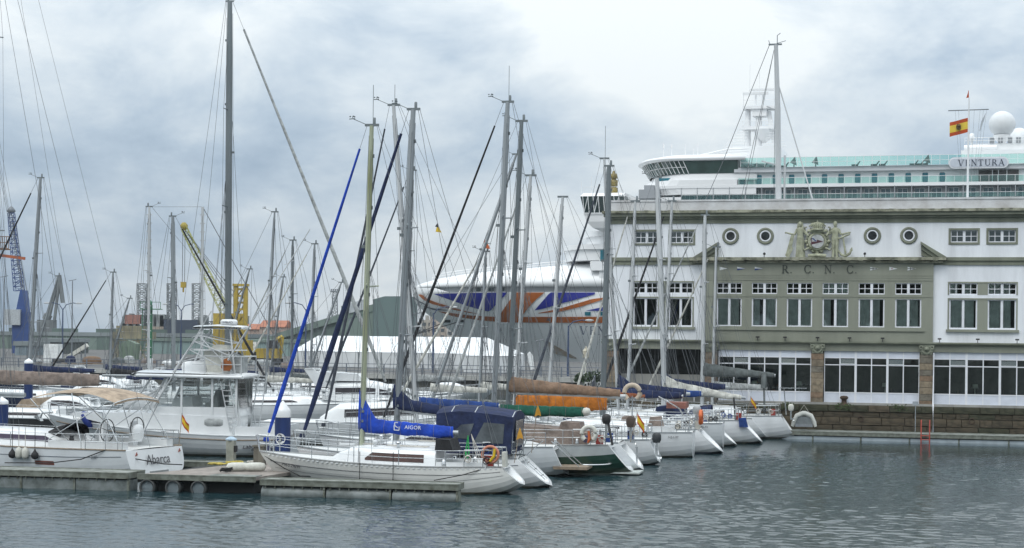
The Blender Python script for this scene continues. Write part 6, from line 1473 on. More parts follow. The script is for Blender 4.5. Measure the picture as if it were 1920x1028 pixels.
for y in (1.75, -1.75): mb.tube([(4.2, y, 1.5), (1.5, y * .9, 3.05)], .02, 5); mb.tube([(.7, y, 1.3), (1.9, y * .9, 3.2)], .02, 5)
mb.build('hoop', STEEL, bi)
sprayhood(b, 4.2, 5.1, .5, CANV['black'], .45)
mb = MB(); mb.lathe([(.09, 0), (.11, .06), (.08, .12), (.09, .2)], 10, (3.2, 1.55, 1.48)); mb.build('winch', BLACK, b.o)
rig(b, -20, (-20, -330), z0=1.9, r=.14, m=ALU, spreaders=2, genoa=CANV['ltgrey'], x=9.0, wr=.008)
boom_cover(b, b.mx, 3.2, 2.2, None)
ensign(b, .35, -1.85, 1.2, 1.35, .42, .40, .2, droop=1.2)
for u_, m_, lab in ((25, FENDK, 'black fender in a cover on the tan bimini yacht nearest its amidships stanchion'), (67, FENDK, 'black fender on the tan bimini yacht next to the white ones on the stern side'), (37, FENDW, 'white fender between the two black ones, first after the black cover'), (49, FENDW, 'white fender between the two black ones, closest to the stern')):
    x_ = solve_axis(b.S + b.pt * 2.2, b.hd, u_, 1.0); p = b.P(b.s_of(x_), .85, 1); wp = b.S + b.hd * x_ + b.pt * (p[1] + .17)
    fender(wp, 2.0, .93, m_, lab, .16 if m_ is FENDK else .14, .45, ball=m_ is FENDK)
mb = MB(); mb.tube([tuple(b.S + b.hd * p[0] + b.pt * p[1] + Vector((0, 0, p[2]))) for p in ((1.2, 2.0, 1.2), (2.2, 2.25, .8), (3.5, 2.5, .62), (5.6, 2.7, .56))], .022, 5); mb.tube([tuple(b.S + b.hd * p[0] + b.pt * p[1] + Vector((0, 0, p[2]))) for p in ((1.2, 2.0, 1.2), (.4, 1.6, .9), (-.6, .6, .62), (-1.0, -.1, .56))], .022, 5); tag(mb.build('mooring_line', ROPEK), 'black mooring lines from the tan bimini yacht to the pontoon', 'rope')
mb = MB(); q0 = AIG.S + AIG.hd * (AIG.L - .1) + Vector((0, 0, 1.25)); pts = [q0, q0 + Vector((.9, -.7, -.45)), q0 + Vector((1.6, -1.1, -.74)), q0 + Vector((2.6, -1.2, -.72))]; mb.tube(pts, .02, 5); tag(mb.build('mooring_line', ROPEK), 'black bow line of the cream sloop running to the finger pontoon', 'rope')
mb = MB(); q0 = AIG.S + AIG.hd * 1.3 + AIG.pt * .9 + Vector((0, 0, 1.0)); mb.tube([q0, q0 + Vector((-.9, -.35, -.25)), q0 + Vector((-1.9, -.75, -.42))], .018, 5); tag(mb.build('mooring_line', ROPEK), 'black stern line of the cream sloop running to the finger pontoon', 'rope')
# ================================================================ sportfishing boat
ss = at(548, 850, 83.0)
b = Boat('sportfishing_boat', 'white sportfishing boat with enclosed bridge, tuna tower and tall ladders', 'motorboat', (ss.x, ss.y), 5, bow_u=88); SPF = b
hull(b, 4.2, 1.02, scoop=0, rake=1.9, wst=.9, kst=-.1, bowrise=1.05, m=HW, flare=.35, toe=WHITE)
hull_line(b, .86, TEAK, .03, name='rub_rail')
def zpx(v, u=400, Y=83.): return at(u, v, Y).z
mb = MB(); mb.prism([(2.6, .9), (6.6, .95), (10.6, 1.9), (10.4, 2.0), (7.0, 2.05), (6.2, 1.98), (2.6, 1.9)], -1.55, 1.55); mb.build('foredeck_trunk', WHITE, b.o)
mb = MB(); mb.prism([(4.6, 1.9), (5.9, 1.9), (5.6, 2.75), (4.8, 2.85)], -.9, .9); mb.build('helm_console', WHITE, b.o)
for y in (-.6, .6): mb = MB(); mb.prism([(3.5, 1.9), (4.1, 1.9), (4.1, 2.55), (3.75, 2.6), (3.6, 3.15), (3.45, 3.15)], y - .3, y + .3); mb.build('helm_seat', CANV['ltgrey'], b.o)
mb = MB(); mb.box(2.35, 2.42, -1.45, 1.45, 2.3, 3.7); mb.build('clear_curtain', CLEARV, b.o)
for sd in (1, -1):      # clear curtains and posts of the enclosed bridge
    y = sd * 1.47
    for xa, xb_, xc, xd in ((2.45, 3.55, 3.55, 2.45), (3.65, 5.05, 5.05, 3.65), (5.15, 6.45, 5.75, 5.15)):
        mb = MB(); mb.add([(xa, y, 2.35), (xb_, y, 2.35), (xc, y, 3.6), (xd, y, 3.6)], [(0, 1, 2, 3)]); mb.build('clear_curtain', CLEARV, b.o)
    for xa, xb_ in ((2.42, 2.42), (3.6, 3.6), (5.1, 5.1), (6.6, 5.78)): mb = MB(); mb.bar((xa, y + sd * .02, 1.9), (xb_, y + sd * .02, 3.72), .09); mb.build('bridge_post', WHITE, b.o)
mb = MB(); mb.prism([(2.42, 1.88), (6.62, 1.88), (6.5, 2.35), (2.42, 2.35)], -1.49, 1.49); mb.build('bridge_wall', WHITE, b.o)
mb = MB(); mb.grid([[(x, 1.75 * c_, z + .1 * (1 - c_ * c_)) for c_ in (1, .9, .5, 0, -.5, -.9, -1)] for x, z in ((2.1, 3.72), (2.1, 3.88), (4.5, 3.96), (7.3, 3.98), (7.6, 3.86), (7.3, 3.76), (2.1, 3.72))]); mb.tube([(2.1, 1.75, 3.8), (7.2, 1.75, 3.85), (7.55, 1.3, 3.86), (7.6, 0, 3.88), (7.55, -1.3, 3.86), (7.2, -1.75, 3.85), (2.1, -1.75, 3.8), (2.1, 1.75, 3.8)], .085, 8); mb.build('hardtop', WHITE, b.o)
mb = MB(); mb = None
for p_, q_ in (((6.9, 1.3, 2.0), (5.9, 1.5, 3.7)), ((7.9, 1.0, 2.0), (6.6, 1.5, 3.72)), ((7.9, -1.0, 2.0), (6.6, -1.5, 3.72)), ((5.2, 1.5, 3.7), (8.6, 1.0, 2.0))): mb = MB(); mb.tube([p_, q_], .05, 5); mb.build('bridge_strut', ALUW, b.o)
# things on the hardtop
mb = MB(); mb.grid([ring(4.75, 0, 3.98 + h_, rx, .7, 14) for h_, rx in ((0, .75), (.3, .8), (.5, .7), (.56, .3))], True); mb.build('liferaft_canister', WHITE, b.o)
mb = MB(); mb.prism([(3.05, 4.0), (4.1, 4.0), (4.3, 5.0), (3.7, 5.35), (3.2, 5.3), (2.95, 4.6)], -.55, .55); mb.build('helm_cover', FENDW, b.o)
mb = MB(); mb.box(2.4, 3.0, -.6, .6, 4.0, 4.75); mb.build('seat_cover', CANV['ltgrey'], b.o)
mb = MB(); mb.grid([ring(2.95, 1.35, 4.05 + h_, rx, .12, 12) for h_, rx in ((.05, .16), (.2, .27), (.45, .24), (.62, .12), (.65, .02))], True); mb.build('lifejacket_bundle', mat('rust_bundle', (.30, .10, .03), .9, .2, 4), b.o)
mb = MB()
for y in (1.5, -1.5):
    for x, h_ in ((2.2, .85), (3.1, .85), (4.0, .85), (5.0, .6)): mb.tube([(x, y, 3.9), (x, y, 3.95 + h_)], .025, 5)
    mb.tube([(2.2, y, 4.78), (4.0, y, 4.8), (5.2, y, 4.5)], .028, 5); mb.tube([(2.2, y, 4.4), (4.6, y, 4.4)], .02, 5)
mb.tube([(2.2, 1.5, 4.78), (2.2, -1.5, 4.78)], .028, 5); mb.build('bridge_rail', ALUW, b.o)
# tower
tz = zpx(617); 
tow = MB(); L4 = [((2.2, 1.55, 1.3), (2.95, .75, tz)), ((2.2, -1.55, 1.3), (2.95, -.75, tz)), ((5.6, 1.5, 3.9), (4.3, .75, tz)), ((5.6, -1.5, 3.9), (4.3, -.75, tz))]
for p, q in L4: tow.tube([p, q], .045, 6)
for f in (.55, .72, .86):
    r_ = [Vector(p) + (Vector(q) - Vector(p)) * f for p, q in L4]
    for i, j in ((0, 1), (2, 3), (0, 2), (1, 3)): tow.tube([r_[i], r_[j]], .028, 5)
for i, j in ((0, 2), (1, 3)):
    P_, Q_ = L4[i], L4[j]; a_ = Vector(P_[0]) + (Vector(P_[1]) - Vector(P_[0])) * .55; c_ = Vector(Q_[0]) + (Vector(Q_[1]) - Vector(Q_[0])) * .86; tow.tube([a_, c_], .025, 5)
to_ = tow.build('tower', ALUW, b.o)
mb = MB(); mb.box(2.5, 4.7, -.9, .9, tz - 1.05, tz - 1.0); mb.build('tower_platform', WHITE, to_)
mb = MB(); mb.grid([[(x, .95 * c_, tz + z + .08 * (1 - c_ * c_)) for c_ in (1, .6, 0, -.6, -1)] for x, z in ((2.35, .0), (2.35, .09), (3.6, .15), (4.75, .09), (4.75, .0), (2.35, .0))]); mb.build('tower_top', WHITE, to_)
mb = MB(); mb.grid([ring(3.2, 0, tz + .2 + h_, rx, rx * .9, 16) for h_, rx in ((0, .34), (.05, .42), (.2, .42), (.27, .34), (.28, .02))], True); ra = mb.build('radar_dome', WHITE, to_); text('lettering', 'SIMRAD', .16, mat('number_ink', (.02, .025, .05)), ra, (3.2, .40, tz + .32), (-1, 0, 0), (0, 0, 1))
for (x0_, z0_, x1_, z1_, y_) in ((2.25, 1.2, 2.75, zpx(718), 1.62), (2.0, 1.0, 1.55, 3.9, -1.2)):
    mb = MB(); dy = .0
    wl = .42
    for s_ in (0, wl): mb.tube([(x0_ + s_ * 1.0, y_, z0_), (x1_ + s_, y_, z1_ + .1)], .028, 5)
    n_ = 9
    for k in range(n_): f = (k + .7) / n_; mb.tube([(x0_ + (x1_ - x0_) * f, y_, z0_ + (z1_ - z0_) * f), (x0_ + (x1_ - x0_) * f + wl, y_, z0_ + (z1_ - z0_) * f)], .022, 5)
    mb.build('ladder', ALUW, b.o)
mb = MB(); x0_ = 2.75
for s_ in (0, .4): mb.tube([(x0_ + s_, 1.3, 3.95), (3.0 + s_ * .9, .8, tz - 1.0)], .026, 5)
for k in range(7): f = (k + .5) / 7; mb.tube([(x0_ + .25 * f, 1.3 - .5 * f, 3.95 + (tz - 4.95) * f), (x0_ + .25 * f + .4, 1.3 - .5 * f, 3.95 + (tz - 4.95) * f)], .02, 5)
mb.build('ladder', ALUW, to_)
for (u0, v0, u1, v1) in ((305, 762, 420, 585), (445, 675, 603, 437)):
    a_, c_ = b.px(u0, v0, 4), b.px(u1, v1, 4); a_.y, c_.y = 1.7, 2.3
    mb = MB(); mb.tube([a_, c_], [.04, .02], 6); d_ = (c_ - a_)
    for f in (.25, .5, .75):
        p = a_ + d_ * f; mb.tube([p + Vector((-.25, 0, .12)), p + Vector((.25, 0, -.12))], .012, 4)
    mb.build('outrigger', ALUW, b.o)
mb = MB(); mb.box(.0, 2.5, -1.6, 1.6, .85, 1.0); mb.build('cockpit_floor', TEAK, b.o)
mb = MB(); mb.box(.05, 2.4, 1.5, 1.75, 1.0, 1.45); mb.box(.05, 2.4, -1.75, -1.5, 1.0, 1.45); mb.box(.02, .2, -1.5, 1.5, 1.0, 1.5); mb.build('cockpit_side', WHITE, b.o)
mb = MB(); mb.lathe([(.28, -.45), (.32, -.3), (.32, .3), (.28, .45)], 14, (3.5, 1.3, 1.62), 'x'); mb.build('winch_drum', CANV['ltgrey'], b.o)
mb = MB(); pr_ = [Vector(b.sheer(s_, sd, .0)) for sd in (1,) for s_ in (.72, .79, .86, .93, .985)]; pq = [Vector((p.x, -p.y, p.z)) for p in pr_]
for side in (pr_, pq):
    mb.tube([p + Vector((.1, 0, .62)) for p in side], .022, 5)
    for p in side: mb.tube([p, p + Vector((.1, 0, .62))], .02, 5)
mb.tube([pr_[-1] + Vector((.1, 0, .62)), pq[-1] + Vector((.1, 0, .62))], .022, 5); mb.build('bow_rail', STEEL, b.o)
mb = MB(); p = Vector(b.sheer(.80, 1)); mb.lathe([(.05, -.5), (.19, -.36), (.22, 0), (.2, .3), (.06, .42)], 12, (0, 0, 0)); o = mb.build('fender', mat('fender_blue', (.02, .04, .22), .5)); o.location = b.S + b.hd * p.x + b.pt * (p.y + .05) + Vector((0, 0, p.z + .15)); o.rotation_euler = (0, -.5, 0); tag(o, 'blue fender lashed to the bow rail of the sportfishing boat', 'fender')
mb = MB(); tip = Vector(b.sheer(1)); mb.tube([tip + Vector((-.3, 0, .1)), tip + Vector((.25, 0, .05)), tip + Vector((.4, 0, -.3))], .06, 6); mb.prism([(tip.x + .25, tip.z - .35), (tip.x + .62, tip.z - .15), (tip.x + .4, tip.z - .02)], -.2, .2); mb.build('anchor', STEEL, b.o)
text('name_lettering', 'Laboos', .30, mat('hull_ink', (.05, .05, .06)), b.o, tuple(Vector(b.P(.135, .62, 1)) + Vector((0, .03, 0))), (-1, 0, 0), (0, 0, 1), shear=.35); text('name_lettering', 'IBIZA', .15, mat('hull_ink', (.05, .05, .06)), b.o, tuple(Vector(b.P(.125, .50, 1)) + Vector((0, .03, 0))), (-1, 0, 0), (0, 0, 1), shear=.35)
p = b.P(.065, .6, 1); wp = b.S + b.hd * p[0] + b.pt * (p[1] + .2); fender(wp, 1.0, .38, FENDN, 'navy ball fender hanging at the stern of the sportfishing boat', .24, .6, ball=True)
# ================================================================ yachts farther back on the left
def far_yacht(label, stern, al, L, mast, cover=None, gen=None, left=True, hm=None, r=.09, mm=None, spr=2, F=1.15, B=3.2, cabinh=.5, boomz=2.6, wr=.012, gr=.075, boomL=3.6, cvr={}, **kw):
    b = Boat('sailing_yacht', label, 'sailboat', stern, al, L=L, bow_left=left)
    hull(b, B, F, scoop=.6, rake=.9, m=hm or HW); cabin(b, L * .3, L * .7, cabinh, .62)
    rig(b, None, mast[1], z0=1.6, r=r, m=mm or ALU, spreaders=spr, genoa=gen, gr=gr, wr=wr, x=L * .58 if mast[0] is None else solve_axis(b.S, b.hd, mast[0], 1.6), **kw)
    if cover is not None: boom_cover(b, b.mx, boomz, boomL, CANV[cover] if cover else None, **cvr)
    guard(b, 5, wires=True, push=False); return b
def sp_(u, Y): p = at(u, 700, Y); return (p.x, p.y)
far_yacht('navy hulled yacht with grey mast lying behind the taupe boom cover', sp_(190, 124), 4, 12.5, (53, (76, 334)), 'navy', CANV['black'], True, hullmat('hull_navy', (.012, .02, .05)), r=.13, gr=.10, boomz=3.1, boomL=5.0)
b = far_yacht('dark hulled yacht with long taupe boom cover reaching over its stern', sp_(255, 97), 5, 14.5, (None, (-45, -280)), 'taupe', None, True, hullmat('hull_black', (.02, .022, .025)), r=.15, boomz=3.0, boomL=6.4, F=1.0, cvr=dict(h0=.72, h1=.55, w0=.3, rise=-.05))
big = far_yacht('big yacht with the tallest dark grey mast and grey furled genoa', sp_(296, 110), 3, 15.5, (427, (431, 3)), 'navy', CANV['ltgrey'], False, HW, r=.21, mm=ALUD, spr=3, F=1.4, B=4.2, boomz=3.4, gr=.13, wr=.011, sw=1.15, boomL=4.4)
sc = far_yacht('two masted white schooner with fittings up both slim masts', sp_(215, 132), 3, 15.0, (278, (280, 388)), '', None, False, HW, r=.11, mm=ALUW, F=1.3, B=3.8, wr=.012)
mx1 = solve_axis(sc.S, sc.hd, 378, 1.6); tp1 = sc.px(380, 388, mx1); mb = MB(); mb.tube([(mx1, 0, 1.3), tp1], .11, 10); mo_ = mb.build('mast', ALUW, sc.o)
mb = MB(); mb.tube([sc.mtop, tp1], .012, 4)
for sd in (1, -1):
    q_ = tp1 * .55 + Vector((mx1, 0, 1.3)) * .45 + Vector((0, sd * .9, 0)); mb.tube([tp1, q_, (mx1, sd * 1.6, 1.3)], .012, 4); mb.tube([q_, q_ - Vector((0, sd * .9, 0))], .03, 4)
mb.tube([tp1, sc.sheer(.99)], .03, 5); mb.build('standing_rigging', WIRE, mo_)
mb = MB()
for f in [k / 22 for k in range(3, 22)]:
    for m0, t0 in ((sc.mbase, sc.mtop), (Vector((mx1, 0, 1.3)), tp1)): p = m0 + (t0 - m0) * f; mb.box(p.x - .2, p.x + .2, p.y - .04, p.y + .04, p.z, p.z + .06)
tag(mb.build('mast_step', ALUW, sc.o), kind='stuff')
far_yacht('white sloop with thick pale mast and black furled sail behind the sportfishing tower', sp_(232, 126), 3, 11.5, (326, (324, 406)), 'navy', CANV['black'], False, HW, r=.15, gr=.10, wr=.012)
far_yacht('small sloop with short mast and black furled genoa near the green hopper', sp_(285, 140), 4, 9.5, (206, (212, 511)), 'black', CANV['black'], True, HG, r=.09, spr=1, gr=.08)
far_yacht('white sloop with slim leaning mast behind the blue pile', sp_(600, 122), 5, 10.0, (497, (515, 398)), 'offwhite', None, True, HW, r=.085)
far_yacht('grey sloop with dark mast between the two slim leaning ones', sp_(650, 128), 5, 10.0, (546, (549, 451)), 'grey', CANV['ltgrey'], True, HG, r=.10, mm=ALUD)
far_yacht('white sloop with pale mast and wind vane behind the blue furled genoa', sp_(690, 126), 5, 10.5, (581, (590, 458)), 'ltgrey', CANV['offwhite'], True, HW, r=.09)
far_yacht('white sloop with off white boom cover near the marquee', sp_(880, 118), 6, 10.5, (758, (774, 320)), 'ltgrey', CANV['slate'], True, HW, r=.10, boomz=2.9, boomL=4.2, gr=.09)
far_yacht('small sloop with white mast and orange pennant by the marquee end', sp_(985, 110), 6, 8.6, (898, (911, 472)), 'offwhite', CANV['offwhite'], True, HW, r=.085, spr=1, gr=.10)
far_yacht('sloop with black furled genoa leaning across the ship bow', sp_(1000, 104), 6, 11.0, (None, (968, 290)), 'offwhite', None, True, HG, r=.09, gr=.10)
far_yacht('white yacht with tidy pale boom cover moored under the quay railing', sp_(700, 150), 4, 10.5, (None, (640, 530)), 'ltgrey', None, True, HW)
for lab, u, Y, tp, al in (('dark blue sloop with slim mast below the distant luffing crane', 160, 152, (109, 518), 4), ('grey sloop with short slim mast beyond the hopper', 300, 158, (243, 560), 4), ('white sloop with thin mast between the beacon and the tall dark mast', 520, 146, (468, 505), 5), ('navy sloop with thin mast behind the blue furled genoa', 610, 156, (531, 520), 4)):
    far_yacht(lab, sp_(u, Y), al, 9.0, (None, tp), 'navy', None, True, HG if 'grey' in lab or 'white' in lab else hullmat('hull_navy', (.012, .02, .05)), r=.08, spr=1, wr=.013)
# little flags at mastheads
for u, v, Y, m_, lab in ((820, 428, 118, FLAGY, 'small black and yellow pennant flying from a signal halyard'), (911, 458, 110, ORANGE, 'small orange pennant on the masthead by the marquee end')):
    p = at(u, v, Y); mb = MB(); mb.prism([(0, .25), (.3, -.3), (-.12, -.25)], -.015, .015); mb.mi = 1; mb.prism([(0, .35), (.1, .05), (-.16, .1)], -.02, .02); o = mb.build('pennant', [m_, BLACK if Y == 118 else m_]); o.location = p; tag(o, lab, 'pennant')
# ================================================================ motor boats farther back
def cruiser(label, stern, al, L, left, F=1.1, B=3.6, hm=None, house=(.25, .72), hz=1.2, win=(.25, .9, .3, .75), fly=False, group=None, cov=None, name='motor_cruiser', arch=True):
    b = Boat(name, label, 'motorboat', stern, al, L=L, bow_left=left)
    hull(b, B, F, scoop=.25, rake=1.6, wst=.88, kst=-.1, bowrise=.42, m=hm or HW, flare=.25, toe=WHITE)
    cabin(b, L * house[0], L * house[1], hz, .72, (win,), TINT, front=L * .26, aft=.8, crown=.06)
    if fly: mb = MB(); mb.prism([(L * .22, F + hz + .05), (L * .48, F + hz + .05), (L * .44, F + hz + .55), (L * .2, F + hz + .7)], -1.3, 1.3); mb.build('flybridge', WHITE, b.o)
    if arch: mb = MB(); mb.prism([(L * .22, F + .9), (L * .30, F + .9), (L * .2, F + hz + .9), (L * .15, F + hz + .85)], 1.25, 1.4); mb.prism([(L * .22, F + .9), (L * .30, F + .9), (L * .2, F + hz + .9), (L * .15, F + hz + .85)], -1.4, -1.25); mb.box(L * .155, L * .2, -1.4, 1.4, F + hz + .78, F + hz + .9); mb.build('radar_arch', WHITE, b.o)
    if cov: mb = MB(); mb.prism([(L * .03, F), (L * .26, F), (L * .28, F + hz * .9), (L * .10, F + hz * .75)], -1.4, 1.4); mb.build('cockpit_cover', CANV[cov], b.o)
    guard(b, 5, h=.55, s0=.45, push=False); return b
cruiser('long white flybridge motor yacht with dark windows behind the cream sloop', sp_(525, 121), 3, 13.0, False, F=1.35, B=4.0, hz=1.3, fly=True, win=(.15, .85, .35, .7))
cruiser('white motor cruiser with long black side windows just behind the cream sloop', sp_(495, 92), 6, 10.5, False, F=1.25, B=3.6, hz=.95, house=(.32, .95), win=(.2, .75, .30, .75), arch=False)
cruiser('small white cuddy cruiser behind the navy cockpit tent', sp_(835, 100), 5, 7.5, False, F=.95, B=2.6, hz=.85, cov='navy', arch=False)
cruiser('black hulled open speedboat behind the blue pile', sp_(462, 122), 3, 6.4, False, F=1.15, B=2.5, hm=hullmat('hull_black', (.02, .022, .025)), hz=.5, house=(.45, .8), arch=False)
cruiser('white motor cruiser with beige cockpit cover beside the black speedboat', sp_(640, 135), 4, 8.5, False, F=1.1, hz=.95, cov='tan', arch=False)
cruiser('white fishing launch moored below the far quay', sp_(115, 150), 3, 8.0, False, F=1.0, hz=1.1, cov='navy')
cruiser('low white launch beside the green beacon', sp_(330, 160), 3, 8.0, True, F=.95, hz=.9)
cruiser('small white launch with its stern to the taupe boom cover', sp_(35, 112), 3, 7.0, False, F=.9, hz=.8, cov='tan', arch=False)
cruiser('small white launch moored under the quay railing', sp_(770, 152), 3, 7.5, False, F=.95, hz=.85, arch=False)
for u, Y, lab in ((905, 142, 'grey floating service raft under the quay railing'), (470, 150, 'grey floating service raft beside the speedboat')):
    p = sp_(u, Y); pontoon('service_raft', lab, p, -.1, 7, 2, zt=.6, round_floats=False, ribs=False)
pontoon('floating_pontoon', 'far finger pontoon behind the sportfishing boat', sp_(40, 106), -.1, 5.0, 1.2, zt=.5, round_floats=False, ribs=False)
# ================================================================ the far quay and the port behind it
def thing(name, label, cat, P, rz=0): o = empty(name, P, rz); tag(o, label, cat); return o
QZ = 1.9
RAILB = mat('quay_rail', (.12, .14, .17), .6, .1, 2)
def quay_rail(p0, p1, lab, step=2.2, h=1.05):
    p0, p1 = Vector(p0), Vector(p1); d = p1 - p0; L = d.length; o = thing('railing', lab, 'railing', p0, math.atan2(d.y, d.x))
    for z in (h, h * .62, h * .3): mb = MB(); mb.tube([(0, 0, z), (L, 0, z)], .035, 5); mb.build('rail', RAILB, o)
    n = int(L / step); base = MB(); base.box(-.05, .05, -.05, .05, 0, h); me = None
    for i in range(n + 1):
        if me is None: q = base.build('post', RAILB, o); me = q.data
        else: q = put('post', me, o)
        q.location = (L * i / n, 0, 0)
quay_rail((-30, 186.8, QZ), (9.2, 171.8, QZ), 'dark tube railing along the far quay before the marquee')
quay_rail((-118, 215, QZ), (-31, 187.2, QZ), 'dark tube railing along the far quay below the port sheds')
quay_rail((8.6, 170, QZ), (5.4, 114, QZ), 'dark tube railing on the mole beside the club terrace')
mb = MB(); pts = [(-120, 213.6), (-30, 185.5), (9.0, 170.4)]
for (a, c), (d_, e_) in zip(pts, pts[1:]):
    mb.add([(a, c, 1.90), (d_, e_, 1.90), (d_, e_, 1.45), (a, c, 1.45)], [(0, 1, 2, 3)]); mb.add([(a, c, 1.93), (d_, e_, 1.93), (d_, e_ + 1.2, 1.93), (a, c + 1.2, 1.93)], [(0, 1, 2, 3)])
tag(mb.build('quay_coping', mat('pale_concrete', (.42, .42, .40), .9, .12, .5)), kind='structure')
# marquee
TENT = mat('marquee_pvc', (.74, .76, .77), .5, .05, .2); mq = thing('marquee', 'long white event marquee with pitched roof on the far quay', 'tent', (0, 0, QZ), 0)
a0, a1 = at(548, 690, 222), at(895, 690, 205); dv = Vector((a1.x - a0.x, a1.y - a0.y, 0)); TL = dv.length; mq.location = (a0.x, a0.y, QZ); mq.rotation_euler = (0, 0, math.atan2(dv.y, dv.x))
mb = MB(); WD = 10; eh, rh = 2.0, 4.0
mb.add([(0, 0, eh), (TL, 0, eh), (TL - 2.2, WD / 2, rh), (.0, WD / 2, rh), (0, WD, eh), (TL, WD, eh)], [(0, 1, 2, 3), (3, 2, 5, 4), (1, 5, 2)]); mb.build('roof', TENT, mq)
mb = MB(); mb.add([(0, .05, 0), (TL, .05, 0), (TL, .05, eh), (0, .05, eh)], [(0, 1, 2, 3)]); mb.add([(TL, .05, 0), (TL, WD, 0), (TL, WD, eh), (TL, .05, eh)], [(0, 1, 2, 3)]); mb.add([(0, .05, 0), (0, WD, 0), (0, WD, eh), (0, WD / 2, rh), (0, .05, eh)], [(0, 1, 2, 3, 4)]); mb.build('side_wall', mat('marquee_side', (.60, .62, .63), .55, .08, .3), mq)
for i in range(9): mb = MB(); x = TL * i / 8; mb.box(x - .05, x + .05, -.06, .04, 0, eh); mb.build('pole', ALU, mq)
mb = MB(); mb.box(TL * .80, TL * .80 + 1.8, -.03, .02, 0, 1.5); mb.build('door', mat('marquee_door', (.40, .42, .43), .6), mq)
p = at(920, 690, 196); fo = thing('marquee', 'small white pagoda tent beside the long marquee', 'tent', (p.x, p.y, QZ)); mb = MB(); mb.lathe([(3.2, 1.9), (1.4, 2.5), (.1, 3.7)], 4, smooth=False); mb.build('roof', TENT, fo); mb = MB(); mb.lathe([(3.1, 0), (3.1, 1.9)], 4, smooth=False); mb.build('side_wall', mat('marquee_side', (.6, .62, .63)), fo)
# feather banner, lamp posts, round terrace, small jib crane near the clubhouse
p = at(997, 705, 176); o = thing('feather_banner', 'white feather banner on the quay before the ship bow', 'banner', (p.x, p.y, QZ)); mb = MB(); mb.prism([(-.12, .7), (.25, .8), (.1, 2.2), (-.25, 2.6), (-.5, 2.3), (-.42, 1.6)], -.02, .02); mb.build('cloth', PW, o); mb = MB(); mb.tube([(.1, 0, 0), (.15, 0, .9), (-.1, 0, 2.4)], .03, 5); mb.build('pole', BLACK, o)
LAMP = mat('lamp_post_blue', (.035, .06, .13), .5, .1, 2)
def lamp(u, vt, Y, arms, lab, zb=QZ):
    tp_ = at(u, vt, Y); o = thing('street_lamp', lab, 'street lamp', (tp_.x, tp_.y, zb)); h = tp_.z - zb
    mb = MB(); mb.tube([(0, 0, 0), (0, 0, h * .9)], [.13, .08], 7); mb.build('pole', LAMP, o)
    for s_ in arms:
        mb = MB(); mb.tube([(0, 0, h * .88), (s_ * .5, 0, h * .97), (s_ * 1.4, 0, h), (s_ * 1.9, 0, h * .99)], .06, 5); am = mb.build('arm', LAMP, o); mb = MB(); mb.grid([ring(s_ * 2.2, 0, h * .99 + z, rx, .2, 10) for z, rx in ((-.08, .2), (0, .5), (.1, .4), (.16, .1))], True); mb.build('lantern', mat('lantern_grey', (.45, .47, .48), .4), am)
lamp(118, 568, 235, (-1, 1), 'twin armed blue street lamp before the port sheds'); lamp(574, 568, 212, (-1,), 'single armed blue street lamp beside the marquee'); lamp(340, 570, 240, (-1, 1), 'twin armed blue street lamp beyond the sportfishing tower'); lamp(813, 575, 190, (1, ), 'single armed blue street lamp under the ship bow'); lamp(1066, 600, 180, (1,), 'slim blue street lamp before the ship hull')
p = at(1098, 700, 150); o = thing('lantern_post', 'old white lantern post on the mole beside the terrace pillar', 'street lamp', (p.x, p.y, QZ)); mb = MB(); mb.tube([(0, 0, 0), (0, 0, 2.2)], .07, 6); mb.build('pole', FENDW, o); mb = MB(); mb.lathe([(.12, 2.2), (.28, 2.3), (.28, 2.9), (.12, 3.1), (.05, 3.3)], 8, smooth=False); mb.build('lantern', mat('lantern_cream', (.5, .46, .36), .6), o)
p = at(1112, 705, 140); o = thing('lattice_screen', 'white lattice screen with plants beside the terrace pillar', 'screen', (p.x - .6, p.y, QZ)); mb = MB()
for i in range(11): mb.bar((i * .22 - .2, 0, 0), (i * .22 + .2, 0, 1.1), .035); mb.bar((i * .22 + .2, .02, 0), (i * .22 - .2, .02, 1.1), .035)
tag(mb.build('lattice', PW, o), kind='stuff'); mb = MB(); mb.bar((-.2, 0, 1.12), (2.4, 0, 1.12), .07); mb.build('rail', PW, o)
def bush(u, v, Y, r, lab, n=260, m=None, z0=QZ, sx=1.0):
    p = at(u, v, Y); o = thing('potted_shrub', lab, 'shrub', (p.x, p.y, z0)); mb = MB(); rg = random.Random(int(u))
    for i in range(n):
        a, c_ = rg.uniform(0, 6.28), rg.uniform(-.2, 1); rr = r * rg.uniform(.5, 1.05); q = Vector((rr * math.cos(a) * math.sqrt(1 - c_ * c_ * .9) * sx, rr * math.sin(a) * math.sqrt(1 - c_ * c_ * .9), r * .8 + rr * c_)); d_ = Vector((rg.gauss(0, 1), rg.gauss(0, 1), rg.gauss(0, 1))).normalized() * .16; n_ = d_.cross(Vector((rg.gauss(0, 1), rg.gauss(0, 1), rg.gauss(0, 1)))).normalized() * .07
        mb.add([q - d_, q + n_, q + d_, q - n_], [(0, 1, 2, 3)])
    mb.build('foliage', m or mat('shrub_leaf', (.035, .065, .025), .7, .3, 6), o); mb = MB(); mb.lathe([(.25, 0), (.32, .4)], 10); mb.build('pot', CONC, o)
bush(1112, 712, 136, .8, 'dark green shrub before the white lattice screen'); bush(1090, 715, 142, .6, 'low green shrub beside the old lantern post')
